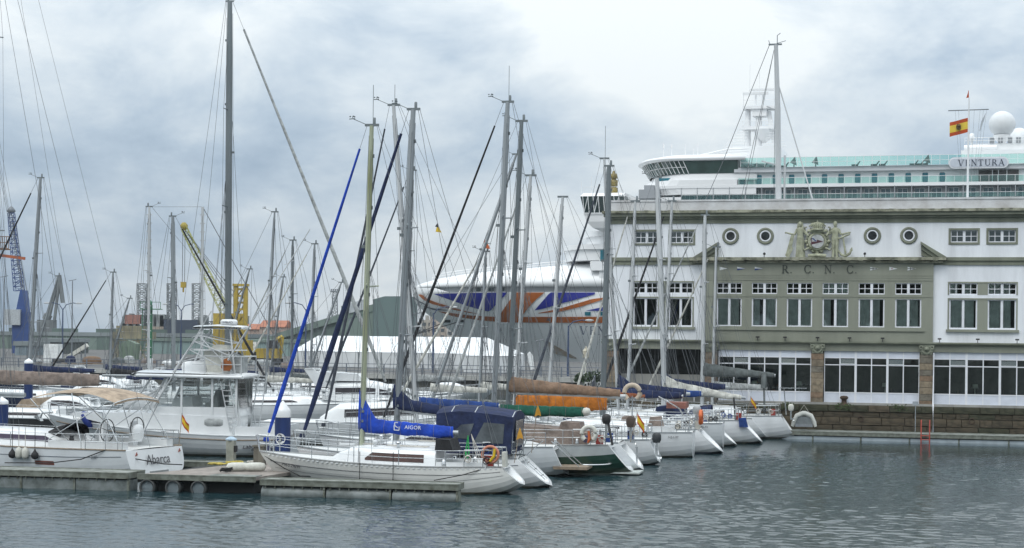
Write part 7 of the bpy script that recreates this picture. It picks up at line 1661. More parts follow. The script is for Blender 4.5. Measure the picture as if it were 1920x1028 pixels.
# sheds
def shed(name, label, u0, u1, vt, vb, Y0, Y1, m, roofm, depth=25, ribs=14, z0=QZ, roof_h=.8):
    a, c_ = at(u0, vt, Y0), at(u1, vt, Y1); d = Vector((c_.x - a.x, c_.y - a.y, 0)); L = d.length; h = a.z - z0
    o = thing(name, label, 'building', (a.x, a.y, z0), math.atan2(d.y, d.x)); mb = MB(); mb.box(0, L, 0, depth, 0, h - roof_h); mb.build('wall', m, o)
    mb = MB(); mb.prism([(-.6, h - roof_h + .02), (depth + .6, h - roof_h + .02), (depth * .5, h)], -.4, L + .4, 'x') if roof_h > 1.5 else mb.box(-.3, L + .3, -.3, depth, h - roof_h + .02, h); mb.build('roof', roofm, o)
    mb = MB()
    for i in range(1, ribs): x = L * i / ribs; mb.box(x - .12, x + .12, -.14, .0, 0, h - roof_h)
    tag(mb.build('wall_rib', m, o), kind='stuff'); return o, L, h
GRN = mat('port_green_cladding', (.165, .215, .19), .7, .12, .05, streak=True); GRND = mat('port_green_dark', (.10, .14, .125), .7, .12, .05); GRNL = mat('port_pale_teal', (.21, .29, .28), .7, .1, .05, streak=True); ROOFG = mat('shed_roof_grey', (.20, .23, .235), .7, .1, .1)
o, L, h = shed('port_warehouse', 'long pale green port warehouse with flat dark roof edge', -40, 448, 621, 690, 430, 415, GRN, ROOFG, 40, 26, roof_h=1.0)
for i in range(5): mb = MB(); x = L * (.12 + .17 * i); mb.box(x, x + 7, -.1, .02, 0, 5.2); mb.build('door', GRND, o)
shed('port_shed', 'dark grey green shed in front of the long warehouse', 62, 130, 634, 690, 330, 330, mat('shed_dark', (.07, .085, .085), .8), ROOFG, 15, 8)
o2, L2, h2 = shed('port_shed', 'pale teal shed with sloping roof below the conveyor building', 270, 560, 634, 690, 350, 330, GRNL, GRN, 20, 16, roof_h=.6)
shed('port_shed', 'low teal shed behind the marquee', 560, 880, 645, 690, 300, 285, GRNL, GRN, 12, 16, roof_h=.5)
shed('port_office', 'grey blue flat office block beside the warehouse', 28, 62, 640, 690, 300, 300, mat('office_blue', (.20, .25, .28), .6), ROOFG, 10, 5)
# white containers / reefers
for u0, u1, vt, m_, lab in ((82, 108, 660, PW, 'white container on the far quay by the blue crane'), (600, 640, 668, TENT, 'white cabin container beside the marquee')):
    a, c_ = at(u0, vt, 225), at(u1, vt, 225); o = thing('container', lab, 'container', (a.x, a.y, QZ)); mb = MB(); mb.box(0, c_.x - a.x, 0, 2.4, 0, 2.5); mb.build('body', m_, o); mb = MB(); [mb.box(x_ * .4, x_ * .4 + .1, -.06, 0, .2, 2.3) for x_ in range(int((c_.x - a.x) / .4))]; tag(mb.build('corrugation', m_, o), kind='stuff')
# inclined conveyor building with tower block
Yc = 395
def poly_bldg(name, label, pts, Y, depth, m, z0=QZ):
    P_ = [at(u, v, Y) for u, v in pts]; x0 = P_[0].x; o = thing(name, label, 'building', (x0, Y, z0)); mb = MB(); mb.prism([(p.x - x0, max(p.z - z0, 0)) for p in P_], 0, depth); mb.build('wall', m, o); return o, x0
o, x0 = poly_bldg('conveyor_building', 'grey green inclined conveyor hall climbing to a tall block', [(445, 690), (445, 655), (470, 646), (712, 575), (712, 690)], Yc, 22, GRND)
P_ = [at(u, v, Yc) for u, v in ((700, 690), (700, 562), (722, 556), (772, 556), (772, 690))]; mb = MB(); mb.prism([(p.x - x0, max(p.z - QZ, 0)) for p in P_], -1.5, 24); mb.build('tower_block', mat('conveyor_block', (.12, .17, .165), .7, .1, .05), o)
a, c_ = at(640, 590, Yc), at(645, 690, Yc); mb = MB(); mb.box(a.x - x0, a.x - x0 + 12, -.6, 0, 3, 11); mb.build('door', GRN, o)
P_ = [at(u, v, Yc) for u, v in ((757, 575), (772, 575), (772, 690), (757, 690))]; mb = MB(); mb.box(P_[0].x - x0, P_[1].x - x0, -1.8, -1.5, 0, P_[0].z - QZ); mb.build('panel', GRNL, o)
P_ = [at(u, v, Yc) for u, v in ((470, 640), (712, 567), (712, 580), (470, 652))]; mb = MB(); mb.prism([(p.x - x0, p.z - QZ) for p in P_], -.8, 22.5); mb.build('roof', GRN, o)
P_ = [at(u, v, Yc) for u, v in ((655, 570), (685, 561), (685, 580), (655, 588))]; mb = MB(); mb.prism([(p.x - x0, p.z - QZ) for p in P_], -1.2, -.8); mb.build('sign_panel', mat('faded_sign', (.45, .48, .50), .7, .2, .3), o)
# floodlight tower
def lattice(mb, p0, p1, w0, w1, n, r=.08, upv=(0, 1, 0)):
    p0, p1 = Vector(p0), Vector(p1); d = (p1 - p0).normalized(); a = d.cross(Vector(upv)).normalized(); b_ = a.cross(d).normalized(); prev = None
    for i in range(n + 1):
        f = i / n; c = p0 + (p1 - p0) * f; w_ = (w0 + (w1 - w0) * f) / 2; r_ = [c + a * w_ * s + b_ * w_ * t for s, t in ((1, 1), (1, -1), (-1, -1), (-1, 1))]
        for k in range(4): mb.tube([r_[k], r_[(k + 1) % 4]], r * .7, 4, cap=False)
        if prev:
            for k in range(4): mb.tube([prev[k], r_[k]], r, 4, cap=False); mb.tube([prev[k], r_[(k + 1 + i % 2 * 2) % 4]], r * .7, 4, cap=False)
        prev = r_
STG = mat('galvanised_steel', (.17, .19, .21), .6, .1, .5)
tp_ = at(628, 548, 440); o = thing('floodlight_tower', 'lattice floodlight tower over the conveyor hall', 'tower', (tp_.x, tp_.y, QZ)); mb = MB(); h = tp_.z - QZ; lattice(mb, (0, 0, 0), (0, 0, h), 2.2, 1.0, 18, .07); mb.build('lattice', STG, o); mb = MB(); mb.box(-1.1, 1.1, -.6, .6, h, h + .25); [mb.box(-1 + k * .5, -.65 + k * .5, -.7, -.4, h + .3, h + .8) for k in range(5)]; mb.build('lamp_rack', STG, o)
# distant apartments and houses on the slope
APT = [mat('apartment_%d' % k, c, .8, .1, .1) for k, c in enumerate(((.42, .39, .34), (.36, .35, .33), (.46, .44, .41), (.30, .31, .31), (.40, .34, .29)))]
AWIN = mat('apartment_window', (.06, .075, .085), .3, .2, .2); k_ = 0
rg = random.Random(11)
hill = MB(); hp = [(-420, 1.9), (-240, 4), (-150, 7), (-60, 10), (-10, 10), (60, 8), (200, 5), (420, 2)]
hill.grid([[(x, 760 + 300 * j / 3, z * (.15 + .85 * math.sin(math.pi * j / 6) if j else 0) + .5) for x, z in hp] for j in range(4)]); tag(hill.build('hill', mat('hill_green', (.05, .075, .05), .95, .3, .05)), kind='structure')
def hill_z(x, y): 
    f = min(1, max(0, (y - 760) / 300)); return itp(x, hp) * (.15 + .85 * math.sin(math.pi * f / 2)) * (1 if f > .05 else .2)
WORDS = ['cream', 'grey', 'pale', 'dull grey', 'brownish']
def flats(u0, u1, vt, Y, ci, lab):
    a, c_ = at(u0, vt, Y), at(u1, vt, Y); wd = c_.x - a.x; h = a.z - 1.0; o = thing('apartment_block', lab, 'building', (a.x, Y, 1.0)); mb = MB(); mb.box(0, wd, 0, 14, 0, h); mb.build('wall', APT[ci], o)
    nx, nz = max(2, int(wd / 3.6)), max(2, int(h / 3.1)); me = None; wm = MB(); wm.box(-.8, .8, -.15, .02, -.75, .75); ac = 0
    for i in range(nx):
        for j in range(nz):
            z = h - 2 - j * 3.1
            if z < h * .25 or ac > 40: continue
            if me is None: q = wm.build('window', AWIN, o); me = q.data
            else: q = put('window', me, o)
            q.location = (wd * (i + .5) / nx, 0, z); ac += 1
    mb = MB(); mb.box(wd * .3, wd * .6, 4, 9, h, h + 2.2); mb.build('roof_house', APT[(ci + 1) % 5], o)
for n_, (u0, u1, vt, Y, ci, lab) in enumerate(((770, 790, 613, 780, 3, 'dull grey flats beside the conveyor block, lowest of the row'), (790, 812, 600, 800, 0, 'cream flats left of the tallest block under the ship bow'), (806, 838, 586, 790, 4, 'tallest brownish flats under the ship bow'), (838, 862, 604, 770, 2, 'pale flats close to the ship stem'), (862, 886, 612, 760, 1, 'grey flats half hidden by the ship stem'), (640, 668, 598, 900, 2, 'pale flats on the slope above the conveyor roof'), (668, 700, 592, 930, 0, 'cream flats on the slope beside the conveyor block'), (655, 690, 606, 860, 4, 'brownish flats low on the slope above the conveyor roof'))): flats(u0, u1, vt, Y, ci, lab)
o, L, h = shed('brick_hall', 'low hall with orange tiled roof behind the yellow tower', 487, 532, 600, 640, 520, 520, mat('hall_wall', (.42, .33, .28), .8), mat('orange_tiles', (.36, .14, .08), .9, .15, .3), 20, 6, roof_h=2.2)
shed('brick_hall', 'small red roofed house left of the orange tiled hall', 455, 486, 607, 640, 540, 540, mat('hall_wall', (.42, .33, .28)), mat('orange_tiles', (.36, .14, .08)), 14, 4, roof_h=1.8)
# ================================================================ cranes and port gear
def cr_thing(name, label, u, Y, z0=QZ): p = at(u, 690, Y); return thing(name, label, 'crane', (p.x, p.y, z0)), p
def rel(o, u, v, Y): p = at(u, v, Y); return p - Vector(o.location)
BLUEC = mat('crane_blue', (.03, .07, .22), .5, .15, .2); YELC = mat('crane_yellow', (.40, .29, .045), .6, .2, .3); YGC = mat('crane_yellow_green', (.36, .37, .08), .6, .15, .3); GREYC = mat('crane_grey', (.16, .175, .18), .6, .15, .2)
Y = 330; o, p = cr_thing('harbour_crane', 'blue mobile harbour crane with tall lattice jib', 42, Y)
a, c_ = rel(o, 31, 690, Y), rel(o, 54, 545, Y); mb = MB(); mb.prism([(a.x, 8), (c_.x, 8), (c_.x - .5, c_.z), (a.x + .8, c_.z)], -1, 1.2); mb.box(a.x - .6, c_.x + .4, -1.3, 1.4, 0, 8); mb.build('tower', BLUEC, o)
mb = MB(); lattice(mb, rel(o, 36, 545, Y), rel(o, 21, 400, Y), 1.7, 1.1, 18, .065); j_ = mb.build('jib', BLUEC, o); q = rel(o, 21, 397, Y); mb = MB(); mb.lathe([(.5, -.3), (.9, .1), (.6, .6), (.2, 1.0)], 10, tuple(q)); mb.build('jib_head', STG, j_)
mb = MB()
for du in (0, 5, 10): mb.tube([q, rel(o, 40 + du, 545, Y)], .06, 4)
mb.build('hoist_rope', WIRE, o); mb = MB(); d = rel(o, 33, 600, Y); mb.box(d.x - 2, d.x + 1, -2, -1, d.z - 1, d.z + 2); mb.build('cab', mat('crane_cab', (.4, .43, .45), .4), o)
Y = 300; o, p = cr_thing('harbour_crane', 'small orange crane with caged platform at the edge of the basin', -4, Y); q = rel(o, -10, 480, Y); mb = MB(); mb.tube([(q.x, 0, 0), q], .5, 8); mb.build('mast', GREYC, o)
mb = MB(); mb.bar(rel(o, -14, 477, Y), rel(o, 47, 485, Y), .5); mb.build('jib', mat('crane_orange', (.40, .10, .03), .6, .15, .4), o)
mb = MB(); f0, f1 = rel(o, -6, 466, Y), rel(o, 18, 466, Y); z1 = rel(o, 0, 444, Y).z
for k in range(7): x = f0.x + (f1.x - f0.x) * k / 6; mb.bar((x, -.6, f0.z), (x, -.6, z1), .1)
for z in (f0.z, (f0.z + z1) / 2, z1): mb.bar((f0.x, -.6, z), (f1.x, -.6, z), .12)
mb.box(f0.x, f1.x, -.6, .6, f0.z - .25, f0.z - .07); mb.build('platform', mat('platform_rust', (.20, .11, .06), .8), o)
Y = 470; o, p = cr_thing('gantry_crane', 'distant grey level luffing crane behind the warehouse', 105, Y); mb = MB()
for (u0, v0, u1, v1, r_) in ((86, 620, 110, 518, .5), (100, 620, 112, 518, .45), (118, 568, 111, 516, .6), (86, 600, 91, 590, 1.2)): mb.tube([rel(o, u0, v0, Y), rel(o, u1, v1, Y)], r_, 6)
mb.build('jib', GREYC, o); mb = MB(); q = rel(o, 88, 600, Y); mb.box(q.x - 2.2, q.x + 2.2, -2, 2, 0, q.z); mb.build('tower', GREYC, o)
Y = 300; o, p = cr_thing('crawler_crane', 'yellow green lattice boom crane with hook block hanging', 425, Y); mb = MB(); e = rel(o, 424, 588, Y); t_ = rel(o, 345, 428, Y); lattice(mb, e, t_, 1.6, 1.0, 17, .055); jb = mb.build('jib', YGC, o)
mb = MB(); mb.lathe([(.2, -.6), (.6, -.2), (.7, .3), (.3, .8)], 9, tuple(t_ + Vector((0, 0, .2)))); mb.build('jib_head', mat('jib_head_yellow', (.35, .28, .05), .6), jb)
mb = MB(); hk = rel(o, 343, 530, Y)
for dx in (-.2, .2): mb.tube([t_ + Vector((dx, 0, 0)), (t_.x + dx, 0, hk.z)], .05, 4)
for du in (0, 8, 16): mb.tube([t_, rel(o, 432 + du, 560, Y)], .05, 4)
mb.build('hoist_rope', WIRE, o); mb = MB(); mb.box(t_.x - .45, t_.x + .45, -.25, .25, hk.z - .9, hk.z + .1); mb.tube([(t_.x, 0, hk.z - .9), (t_.x, 0, hk.z - 1.7)], .15, 6); mb.build('hook_block', YELC, o)
mb = MB(); mb.box(e.x - 2, e.x + 3.5, -1.6, 1.6, 1, e.z); mb.box(e.x - 3, e.x + 4, -2, 2, 0, 1); mb.build('base', YELC, o)
Y = 262; o, p = cr_thing('travel_lift_tower', 'tall yellow steel gantry tower beside the crane base', 451, Y); o['category'] = 'tower'; a, c_ = rel(o, 438, 690, Y), rel(o, 464, 537, Y)
for x in (a.x + .25, c_.x - .25): mb = MB(); mb.box(x - .3, x + .3, -.5, .5, 0, c_.z); mb.build('leg', YELC, o)
for k in range(11): mb = MB(); z = c_.z * (k + .6) / 11.2; mb.box(a.x + .56, c_.x - .56, -.35, .35, z, z + .3); mb.build('crossbar', YELC, o)
mb = MB(); [mb.bar((a.x + .5, .2, c_.z * k / 8), (c_.x - .5, .2, c_.z * (k + 1) / 8), .16) for k in range(8)]; mb.build('bracing', mat('yellow_shade_steel', (.30, .22, .03), .7), o); mb = MB(); mb.box(a.x - .2, c_.x + .2, -.7, .7, c_.z, c_.z + .35); mb.build('head', YELC, o)
a, c_ = rel(o, 462, 641, Y), rel(o, 484, 668, Y); mb = MB(); mb.box(a.x, c_.x, -2, -1.9, c_.z, a.z); sb = thing('notice_board', 'white notice board with text lines beside the yellow gantry tower', 'sign', Vector(o.location)); q = mb.build('board', PW, sb); mb = MB(); mb.box(a.x + .2, a.x + .3, -1.9, -1.8, 0, a.z); mb.box(c_.x - .3, c_.x - .2, -1.9, -1.8, 0, a.z); mb.build('post', STG, sb)
mb = MB(); [mb.box(a.x + .3, c_.x - .3 - .2 * (k % 2), -2.03, -2.0, a.z - .5 - k * .42, a.z - .4 - k * .42) for k in range(4)]; tag(mb.build('text_lines', STG, sb), kind='stuff')
o2, p = cr_thing('loader', 'yellow wheeled loader machine below the notice board', 470, 258); o2['category'] = 'machine'; mb = MB(); mb.box(-2.6, 1.4, -1, 1, .7, 1.9); mb.box(-1.2, .2, -.8, .8, 1.9, 3.2); mb.build('body', YELC, o2); mb = MB(); mb.box(1.4, 2.6, -1.1, 1.1, .4, 1.2); mb.build('bucket', STG, o2)
for x in (-1.9, .8): 
    for y in (-1.0, 1.0): mb = MB(); mb.lathe([(.7, -.2), (.75, 0), (.7, .2)], 14, (x, y, .75), 'y'); mb.build('wheel', BLACK, o2)
Y = 230; o, p = cr_thing('excavator', 'yellow excavator with raised bent arm behind the white yachts', 505, Y); o['category'] = 'excavator'; mb = MB(); mb.box(-1.6, 1.4, -1.2, 1.2, .9, 2.2); mb.build('body', YELC, o); mb = MB(); mb.box(-.2, 1.1, -1.1, .1, 2.2, 3.3); mb.build('cab', BLACK, o); mb = MB(); [mb.box(-1.7, 1.7, y, y + .5, 0, .85) for y in (-1.3, .8)]; mb.build('track', BLACK, o)
mb = MB(); pts = [rel(o, u, v, Y) for u, v in ((500, 678), (508, 655), (522, 636), (530, 631))]; pts = [Vector((q.x, 0, q.z)) for q in pts]; mb.tube(pts, [.5, .45, .35, .25], 4); mb.build('boom', YELC, o); mb = MB(); pts = [Vector((q.x, 0, q.z)) for q in [rel(o, u, v, Y) for u, v in ((529, 631), (527, 660), (522, 688))]]; mb.tube(pts, [.28, .22, .18], 4); mb.build('stick', YELC, o)
o, p = cr_thing('grab_machine', 'rusty red hydraulic grab beside the marquee', 580, 224); mb = MB(); mb.box(-2, .2, -.8, .8, 0, 1.6); mb.build('body', mat('rust_red_machine', (.24, .06, .04), .7), o); mb = MB(); mb.tube([(-.5, 0, 1.5), (.5, 0, 2.6), (2.2, 0, 3.4), (2.9, 0, 2.9)], [.3, .3, .25, .2], 5); mb.build('arm', mat('grab_brown', (.13, .08, .07), .7), o); o['category'] = 'machine'
# jack-up rig in the distance
Y = 560; p = at(330, 690, Y); o = thing('jack_up_rig', 'distant jack-up platform with lattice legs behind the sheds', 'oil rig', (p.x, p.y, 0)); 
for u in (266, 322, 369):
    mb = MB(); b0, t_ = rel(o, u, 640, Y), rel(o, u, 532, Y); lattice(mb, (b0.x, 0, 2), (t_.x, 0, t_.z), 2.6, 2.6, 14, .17); mb.build('leg', mat('rig_grey', (.24, .26, .27), .6), o)
a, c_ = rel(o, 314, 600, Y), rel(o, 376, 624, Y); mb = MB(); mb.box(a.x, c_.x, -6, 6, c_.z - 2, a.z); mb.build('hull', mat('rig_navy', (.035, .05, .08), .6), o)
a = rel(o, 238, 612, Y); c_ = rel(o, 330, 624, Y); mb = MB(); mb.box(a.x, c_.x, -5, 5, c_.z, a.z); mb.build('deck', mat('rig_beige', (.30, .26, .21), .7), o)
mb = MB(); rg = random.Random(5)
for k in range(26): x = rg.uniform(rel(o, 232, 600, Y).x, rel(o, 462, 600, Y).x); h_ = rg.uniform(1, 4.5); w_ = rg.uniform(.6, 2.8); z = rel(o, 300, 614, Y).z; mb.box(x, x + w_, -3, 3, z, z + h_)
mb.build('deck_modules', mat('rig_modules', (.20, .22, .22), .7, .3, .3), o); mb = MB(); q = rel(o, 238, 602, Y); mb.box(q.x, q.x + 5, -3.2, 3, q.z - 1, q.z + 2); mb.build('cabin', mat('rig_red', (.28, .13, .10), .7), o)
mb = MB(); lattice(mb, rel(o, 335, 612, Y), rel(o, 460, 604, Y), 1.8, 1.8, 14, .13); mb.build('walkway', STG, o)
# beige hopper plant and green hopper
Y = 262; p = at(245, 690, Y); o = thing('hopper_plant', 'beige steel hopper plant with stepped platforms on the far quay', 'hopper', (p.x, p.y, QZ)); BG = mat('hopper_beige', (.27, .25, .17), .8, .2, .3)
a, c_ = rel(o, 213, 622, Y), rel(o, 285, 636, Y); mb = MB(); mb.box(a.x, c_.x, -2, 3, c_.z, a.z); mb.build('platform', BG, o); a, c_ = rel(o, 222, 611, Y), rel(o, 268, 622, Y); mb = MB(); mb.box(a.x, c_.x, -1.5, 2.5, c_.z, a.z); mb.build('hood', BG, o)
for u in (215, 224, 262, 283): q = rel(o, u, 640, Y); mb = MB(); mb.box(q.x - .25, q.x + .25, -1.8, -1.3, 0, q.z); mb.build('leg', BG, o)
mb = MB(); [mb.bar(rel(o, u0, 636, Y) + Vector((0, -1.6, 0)), rel(o, u1, 688, Y) + Vector((0, -1.6, 0)), .2) for u0, u1 in ((215, 226), (262, 283), (283, 262))]; [mb.bar((rel(o, 214, 600, Y).x, -1.7, z), (rel(o, 284, 600, Y).x, -1.7, z), .18) for z in (1.5, 3.0)]; mb.build('bracing', BG, o)
Y = 236; p = at(243, 690, Y); o = thing('bulk_hopper', 'grey green tapered bulk hopper box before the beige plant', 'hopper', (p.x, p.y, QZ)); mb = MB(); x0_, x1_, z1 = rel(o, 226, 640, Y).x, rel(o, 260, 640, Y).x, rel(o, 243, 645, Y).z; mb.prism([(x0_ + .2, .3), (x1_ - .2, .3), (x1_, z1), ((x0_ + x1_) / 2, z1 + .5), (x0_, z1 - .15)], -1.2, 1.2); mb.build('body', mat('hopper_green', (.14, .19, .145), .75, .15, .4, streak=True), o); mb = MB(); [mb.box(x0_ + .4 + k * .7, x0_ + .5 + k * .7, -1.3, -1.2, .4, z1 - .3) for k in range(4)]; mb.build('rib', mat('hopper_green', (.14, .19, .145)), o)
a, c_ = at(130, 668, 228), at(156, 690, 228); o = thing('conveyor_ramp', 'pale steel loading ramp leaning on the far quay', 'ramp', (a.x, a.y, QZ)); mb = MB(); mb.bar((-.8, 0, .3), (2.4, 0, 2.4), 1.0, .5); mb.build('chute', FENDW, o); mb = MB(); mb.bar((1.6, 0, 0), (1.6, 0, 1.8), .15); mb.build('leg', STG, o)
# green harbour beacon
Y = 186; p = at(281, 700, Y); o = thing('harbour_beacon', 'slim green and white harbour beacon with ladder and platform', 'beacon', (p.x, p.y, 1.0)); GB = mat('beacon_green', (.01, .16, .06), .5, .12, .8); q = rel(o, 281, 572, Y); m_ = rel(o, 281, 672, Y)
mb = MB(); mb.tube([(0, 0, -1.5), (0, 0, m_.z)], .32, 12); mb.build('base', WHITE, o); mb = MB(); mb.tube([(0, 0, m_.z), (0, 0, q.z)], .22, 10); mb.build('tower', GB, o); l0 = rel(o, 267, 580, Y).x; mb = MB()
for x in (l0, l0 + .65): mb.bar((x, 0, m_.z + .5), (x, 0, q.z - .4), .06)
for k in range(14): z = m_.z + .7 + (q.z - m_.z - 1.2) * k / 13; mb.bar((l0, 0, z), (-.1, 0, z), .045)
mb.build('ladder', GB, o); mb = MB(); mb.box(-1.0, 1.2, -.6, .6, q.z - .5, q.z - .42); [mb.bar((x, -.6, q.z - .45), (x, -.6, q.z + .3), .05) for x in (-1.0, .1, 1.2)]; mb.bar((-1.0, -.6, q.z + .3), (1.2, -.6, q.z + .3), .05); mb.build('platform', GB, o); mb = MB(); mb.lathe([(.16, 0), (.18, .3), (.05, .5)], 10, (0, 0, q.z)); mb.build('lantern', mat('lantern_green', (.02, .2, .1), .3), o)
# low masts, posts and clutter of the boatyard between quay and yachts
MISC = [PW, BLACK, CANV['navy'], mat('clutter_brown', (.16, .10, .06), .8), CANV['grey'], CANV['ltgrey'], CANV['taupe']]
names = [('pallet stack', 'pale'), ('covered bundle', 'black'), ('boat under a cover', 'navy'), ('timber bundle', 'brown'), ('crate', 'dark grey'), ('crate', 'light grey'), ('work float', 'taupe')]
rg = random.Random(21); PLACES = ['below the long warehouse', 'by the green hopper', 'under the beacon', 'behind the black speedboat', 'before the marquee', 'beside the white containers', 'near the conveyor ramp', 'under the twin armed lamp', 'next to the excavator', 'by the yellow loader', 'at the quay railing end', 'before the teal shed', 'by the grab machine', 'between the lamp and the hopper']
for k in range(14):
    u = 70 + k * 36 + rg.uniform(-10, 10); Y = rg.uniform(219, 226) if u < 520 else rg.uniform(194, 202); ci = k % 7; p = at(u, 690, Y); o = thing('quay_bundle', '%s %s on the far quay %s' % (names[ci][1], names[ci][0], PLACES[k]), 'bundle', (p.x, p.y, QZ), rg.uniform(-.4, .4)); w_, h_ = rg.uniform(1.2, 2.8), rg.uniform(.5, 1.2)
    mb = MB(); mb.grid([ring(0, 0, z * h_, w_ / 2 * s_, .8 * s_, 9) for z, s_ in ((0, 1), (.5, 1.03), (.85, .85), (1.0, .4), (1.02, .02))], True, False); mb.build('load', MISC[ci], o); mb = MB(); mb.box(-w_ / 2, w_ / 2, -.7, .7, .002, .1); mb.build('base', TEAK, o)
for k, (u, vt) in enumerate(((8, 520), (136, 527), (160, 640), (655, 600), (780, 590), (1012, 640))):
    Y = 224 if u < 700 else 184; tp_ = at(u, vt, Y); o = thing('slim_pole', ['bare grey pole at the left end of the port', 'bare grey pole with lamp bracket before the warehouse', 'short bare pole below the warehouse roof', 'bare grey pole before the conveyor hall', 'bare pole under the nose of the ship', 'short pole in front of the ship hull'][k], 'pole', (tp_.x, tp_.y, QZ)); mb = MB(); mb.tube([(0, 0, 0), (0, 0, tp_.z - QZ)], [.12, .06], 6); mb.build('shaft', STG, o); mb = MB(); mb.tube([(-.5, 0, tp_.z - QZ), (.5, 0, tp_.z - QZ + .2)], .05, 5); mb.build('bracket', STG, o)
# ================================================================ clubhouse roof: tall mast, flagpole with yard
p = bwu(1460, 372, 3.0); fm = thing('signal_mast', 'tall pale tapering signal mast on the yacht club roof', 'mast', bw(p, 3.0, 14.3), -PHI); tpz = at(1455, 84, bw(p, 3.0).y).z - 14.3
mb = MB(); mb.tube([(0, 0, 0), (-.12, 0, tpz * .6), (-.28, 0, tpz)], [.20, .18, .13], 10, flat=1.2); mb.build('pole', ALUW, fm); mb = MB(); mb.box(-.75, .1, -.05, .05, tpz - .02, tpz + .08); mb.tube([(-.2, 0, tpz), (-.2, 0, tpz + .6), (0, 0, tpz + .75)], .025, 4); mb.tube([(-.2, 0, tpz + .1), (.35, 0, tpz + .25)], .02, 4); mb.tube([(-.65, 0, tpz), (-.75, 0, tpz + .3)], .02, 4); mb.build('head_fitting', ALUD, fm)
mb = MB(); mb.tube([(-.7, 0, tpz), (-3.6, 0, tpz * .30), (-5.0, 0, 0)], .02, 4); mb.tube([(-.4, 0, tpz * .97), (-2.6, .3, 0)], .016, 4); mb.tube([(-.4, 0, tpz * .97), (-2.3, -.3, 0)], .016, 4); mb.tube([(-.3, 0, tpz * .95), (-.35, .5, 0)], .016, 4); mb.build('stay', WIRE, fm)
mb = MB(); mb.tube([(-.1, 0, tpz * .76), (2.35, 0, 0)], .045, 5); mb.build('backstay', ALUW, fm)
for z, w_ in ((.27, 1.0), (.60, .7)): mb = MB(); mb.tube([(-.1, 0, tpz * z), (-.1 - w_, -.3, tpz * z + .25)], .05, 5); mb.build('spreader', ALUW, fm)
mb = MB(); mb.tube([(.35, .2, 0), (.35, .2, tpz * .33)], .07, 7); mb.build('sheath', ALUW, fm)
p = bwu(1814, 370, 2.0); fp = thing('flagpole', 'white flagpole with crossed yard on the yacht club roof', 'flagpole', bw(p, 2.0, 14.3), -PHI); FZ = lambda v: at(1814, v, bw(p, 2.0).y).z - 14.3
mb = MB(); mb.tube([(0, 0, 0), (.02, 0, FZ(260)), (.03, 0, FZ(183))], [.075, .06, .035], 8); mb.build('pole', WHITE, fp); mb = MB(); mb.tube([(-1.22, 0, FZ(207)), (1.22, 0, FZ(206))], .035, 6); mb.build('yard', STG, fp)
mb = MB(); [mb.tube([(x, 0, FZ(207)), (x * .55, 0, FZ(330))], .007, 3) for x in (-.8, -.6, .35, .7, .9, 1.1)]; mb.build('halyard', WIRE, fp)
f_ = flag_mesh((-.03, 0, FZ(221)), -1, .12, 1.15, .9, .28); q = f_.build('national_flag', [FLAGR, mat('flag_gold', (.68, .50, .06), .8, .08, 3)], None); q.location = fp.location; q.rotation_euler = fp.rotation_euler; tag(q, 'red and yellow striped flag with emblem flying from the roof flagpole', 'flag')
mb = MB(); mb.lathe([(.001, -.012), (.15, -.01), (.15, .012), (.001, .014)], 12, (-.58, .0, FZ(221) - .60), 'y'); mb.prism([(-.72, FZ(221) - .52), (-.44, FZ(221) - .52), (-.48, FZ(221) - .40), (-.68, FZ(221) - .40)], -.1, .06); mb.build('emblem', mat('emblem_brown', (.14, .10, .05), .8), q)
mb = MB(); mb.prism([(1.05, FZ(212)), (.95, FZ(226)), (.72, FZ(247)), (.66, FZ(246)), (.78, FZ(228))], -.015, .015); q = mb.build('signal_flag', mat('grey_flag', (.42, .46, .50), .8)); q.location = fp.location; q.rotation_euler = fp.rotation_euler; tag(q, 'limp grey flag hanging from the yard of the roof flagpole', 'flag')
mb = MB(); mb.prism([(-.02, FZ(172)), (-.14, FZ(184)), (.03, FZ(183))], -.015, .015); mb.tube([(.0, 0, FZ(183)), (-.01, 0, FZ(170))], .02, 4); q = mb.build('burgee', FLAGR); q.location = fp.location; q.rotation_euler = fp.rotation_euler; tag(q, 'small red burgee at the very top of the roof flagpole', 'flag')
# brass coloured triple lantern on the ship's bridge deck
o = MB(); x, y, z = ship_px(1151, 330, 4); o.lathe([(.28, 31.9), (.28, 32.3), (.72, 32.4), (.78, 33.6), (.45, 33.7), (.45, 33.9), (.72, 34.0), (.75, 35.0), (.45, 35.1), (.45, 35.3), (.72, 35.4), (.62, 36.1), (.30, 36.3), (.22, 36.7), (.1, 36.75)], 14, (x, y, 0)); o.build('whistle_horn', mat('brass_paint', (.22, .17, .045), .5, .2, 1), ship)
mb = MB(); x, y, z = ship_px(1216, 368, -.5); mb.box(x - 1.8, x + 1.8, y, y + 2, z - .4, z + 1.2); mb.box(x - .9, x + .9, y + .3, y + 1.6, z + 1.2, z + 2.0); mb.build('searchlight_unit', SHIPG, ship)
# rust streaks and anchor pocket on the hull, bow rail
mb = MB(); x, y, z = ship_px(1030, 655); hy = hull_y(x, z); rr = []
for k in range(7): xx = x + k * .9; rr.append([(xx, hull_y(xx, z + 1.5 - k * .5) - .2, z + 1.5 - k * .5), (xx, hull_y(xx, z - .6 - k * .2) - .2, z - .6 - k * .2)])
mb.grid(rr); mb.build('anchor_pocket', mat('rust_stain', (.26, .19, .12), .9, .4, .6, col2=(.42, .42, .42)), ship_hull)
mb = MB(); mb.tube([ship_px(838, 603), (ship_px(838, 603)[0] - 6, -14, 3)], .09, 5); mb.tube([ship_px(862, 603), (ship_px(862, 603)[0] - 10, -20, 3)], .09, 5); mb.build('mooring_rope', ROPEK, ship)
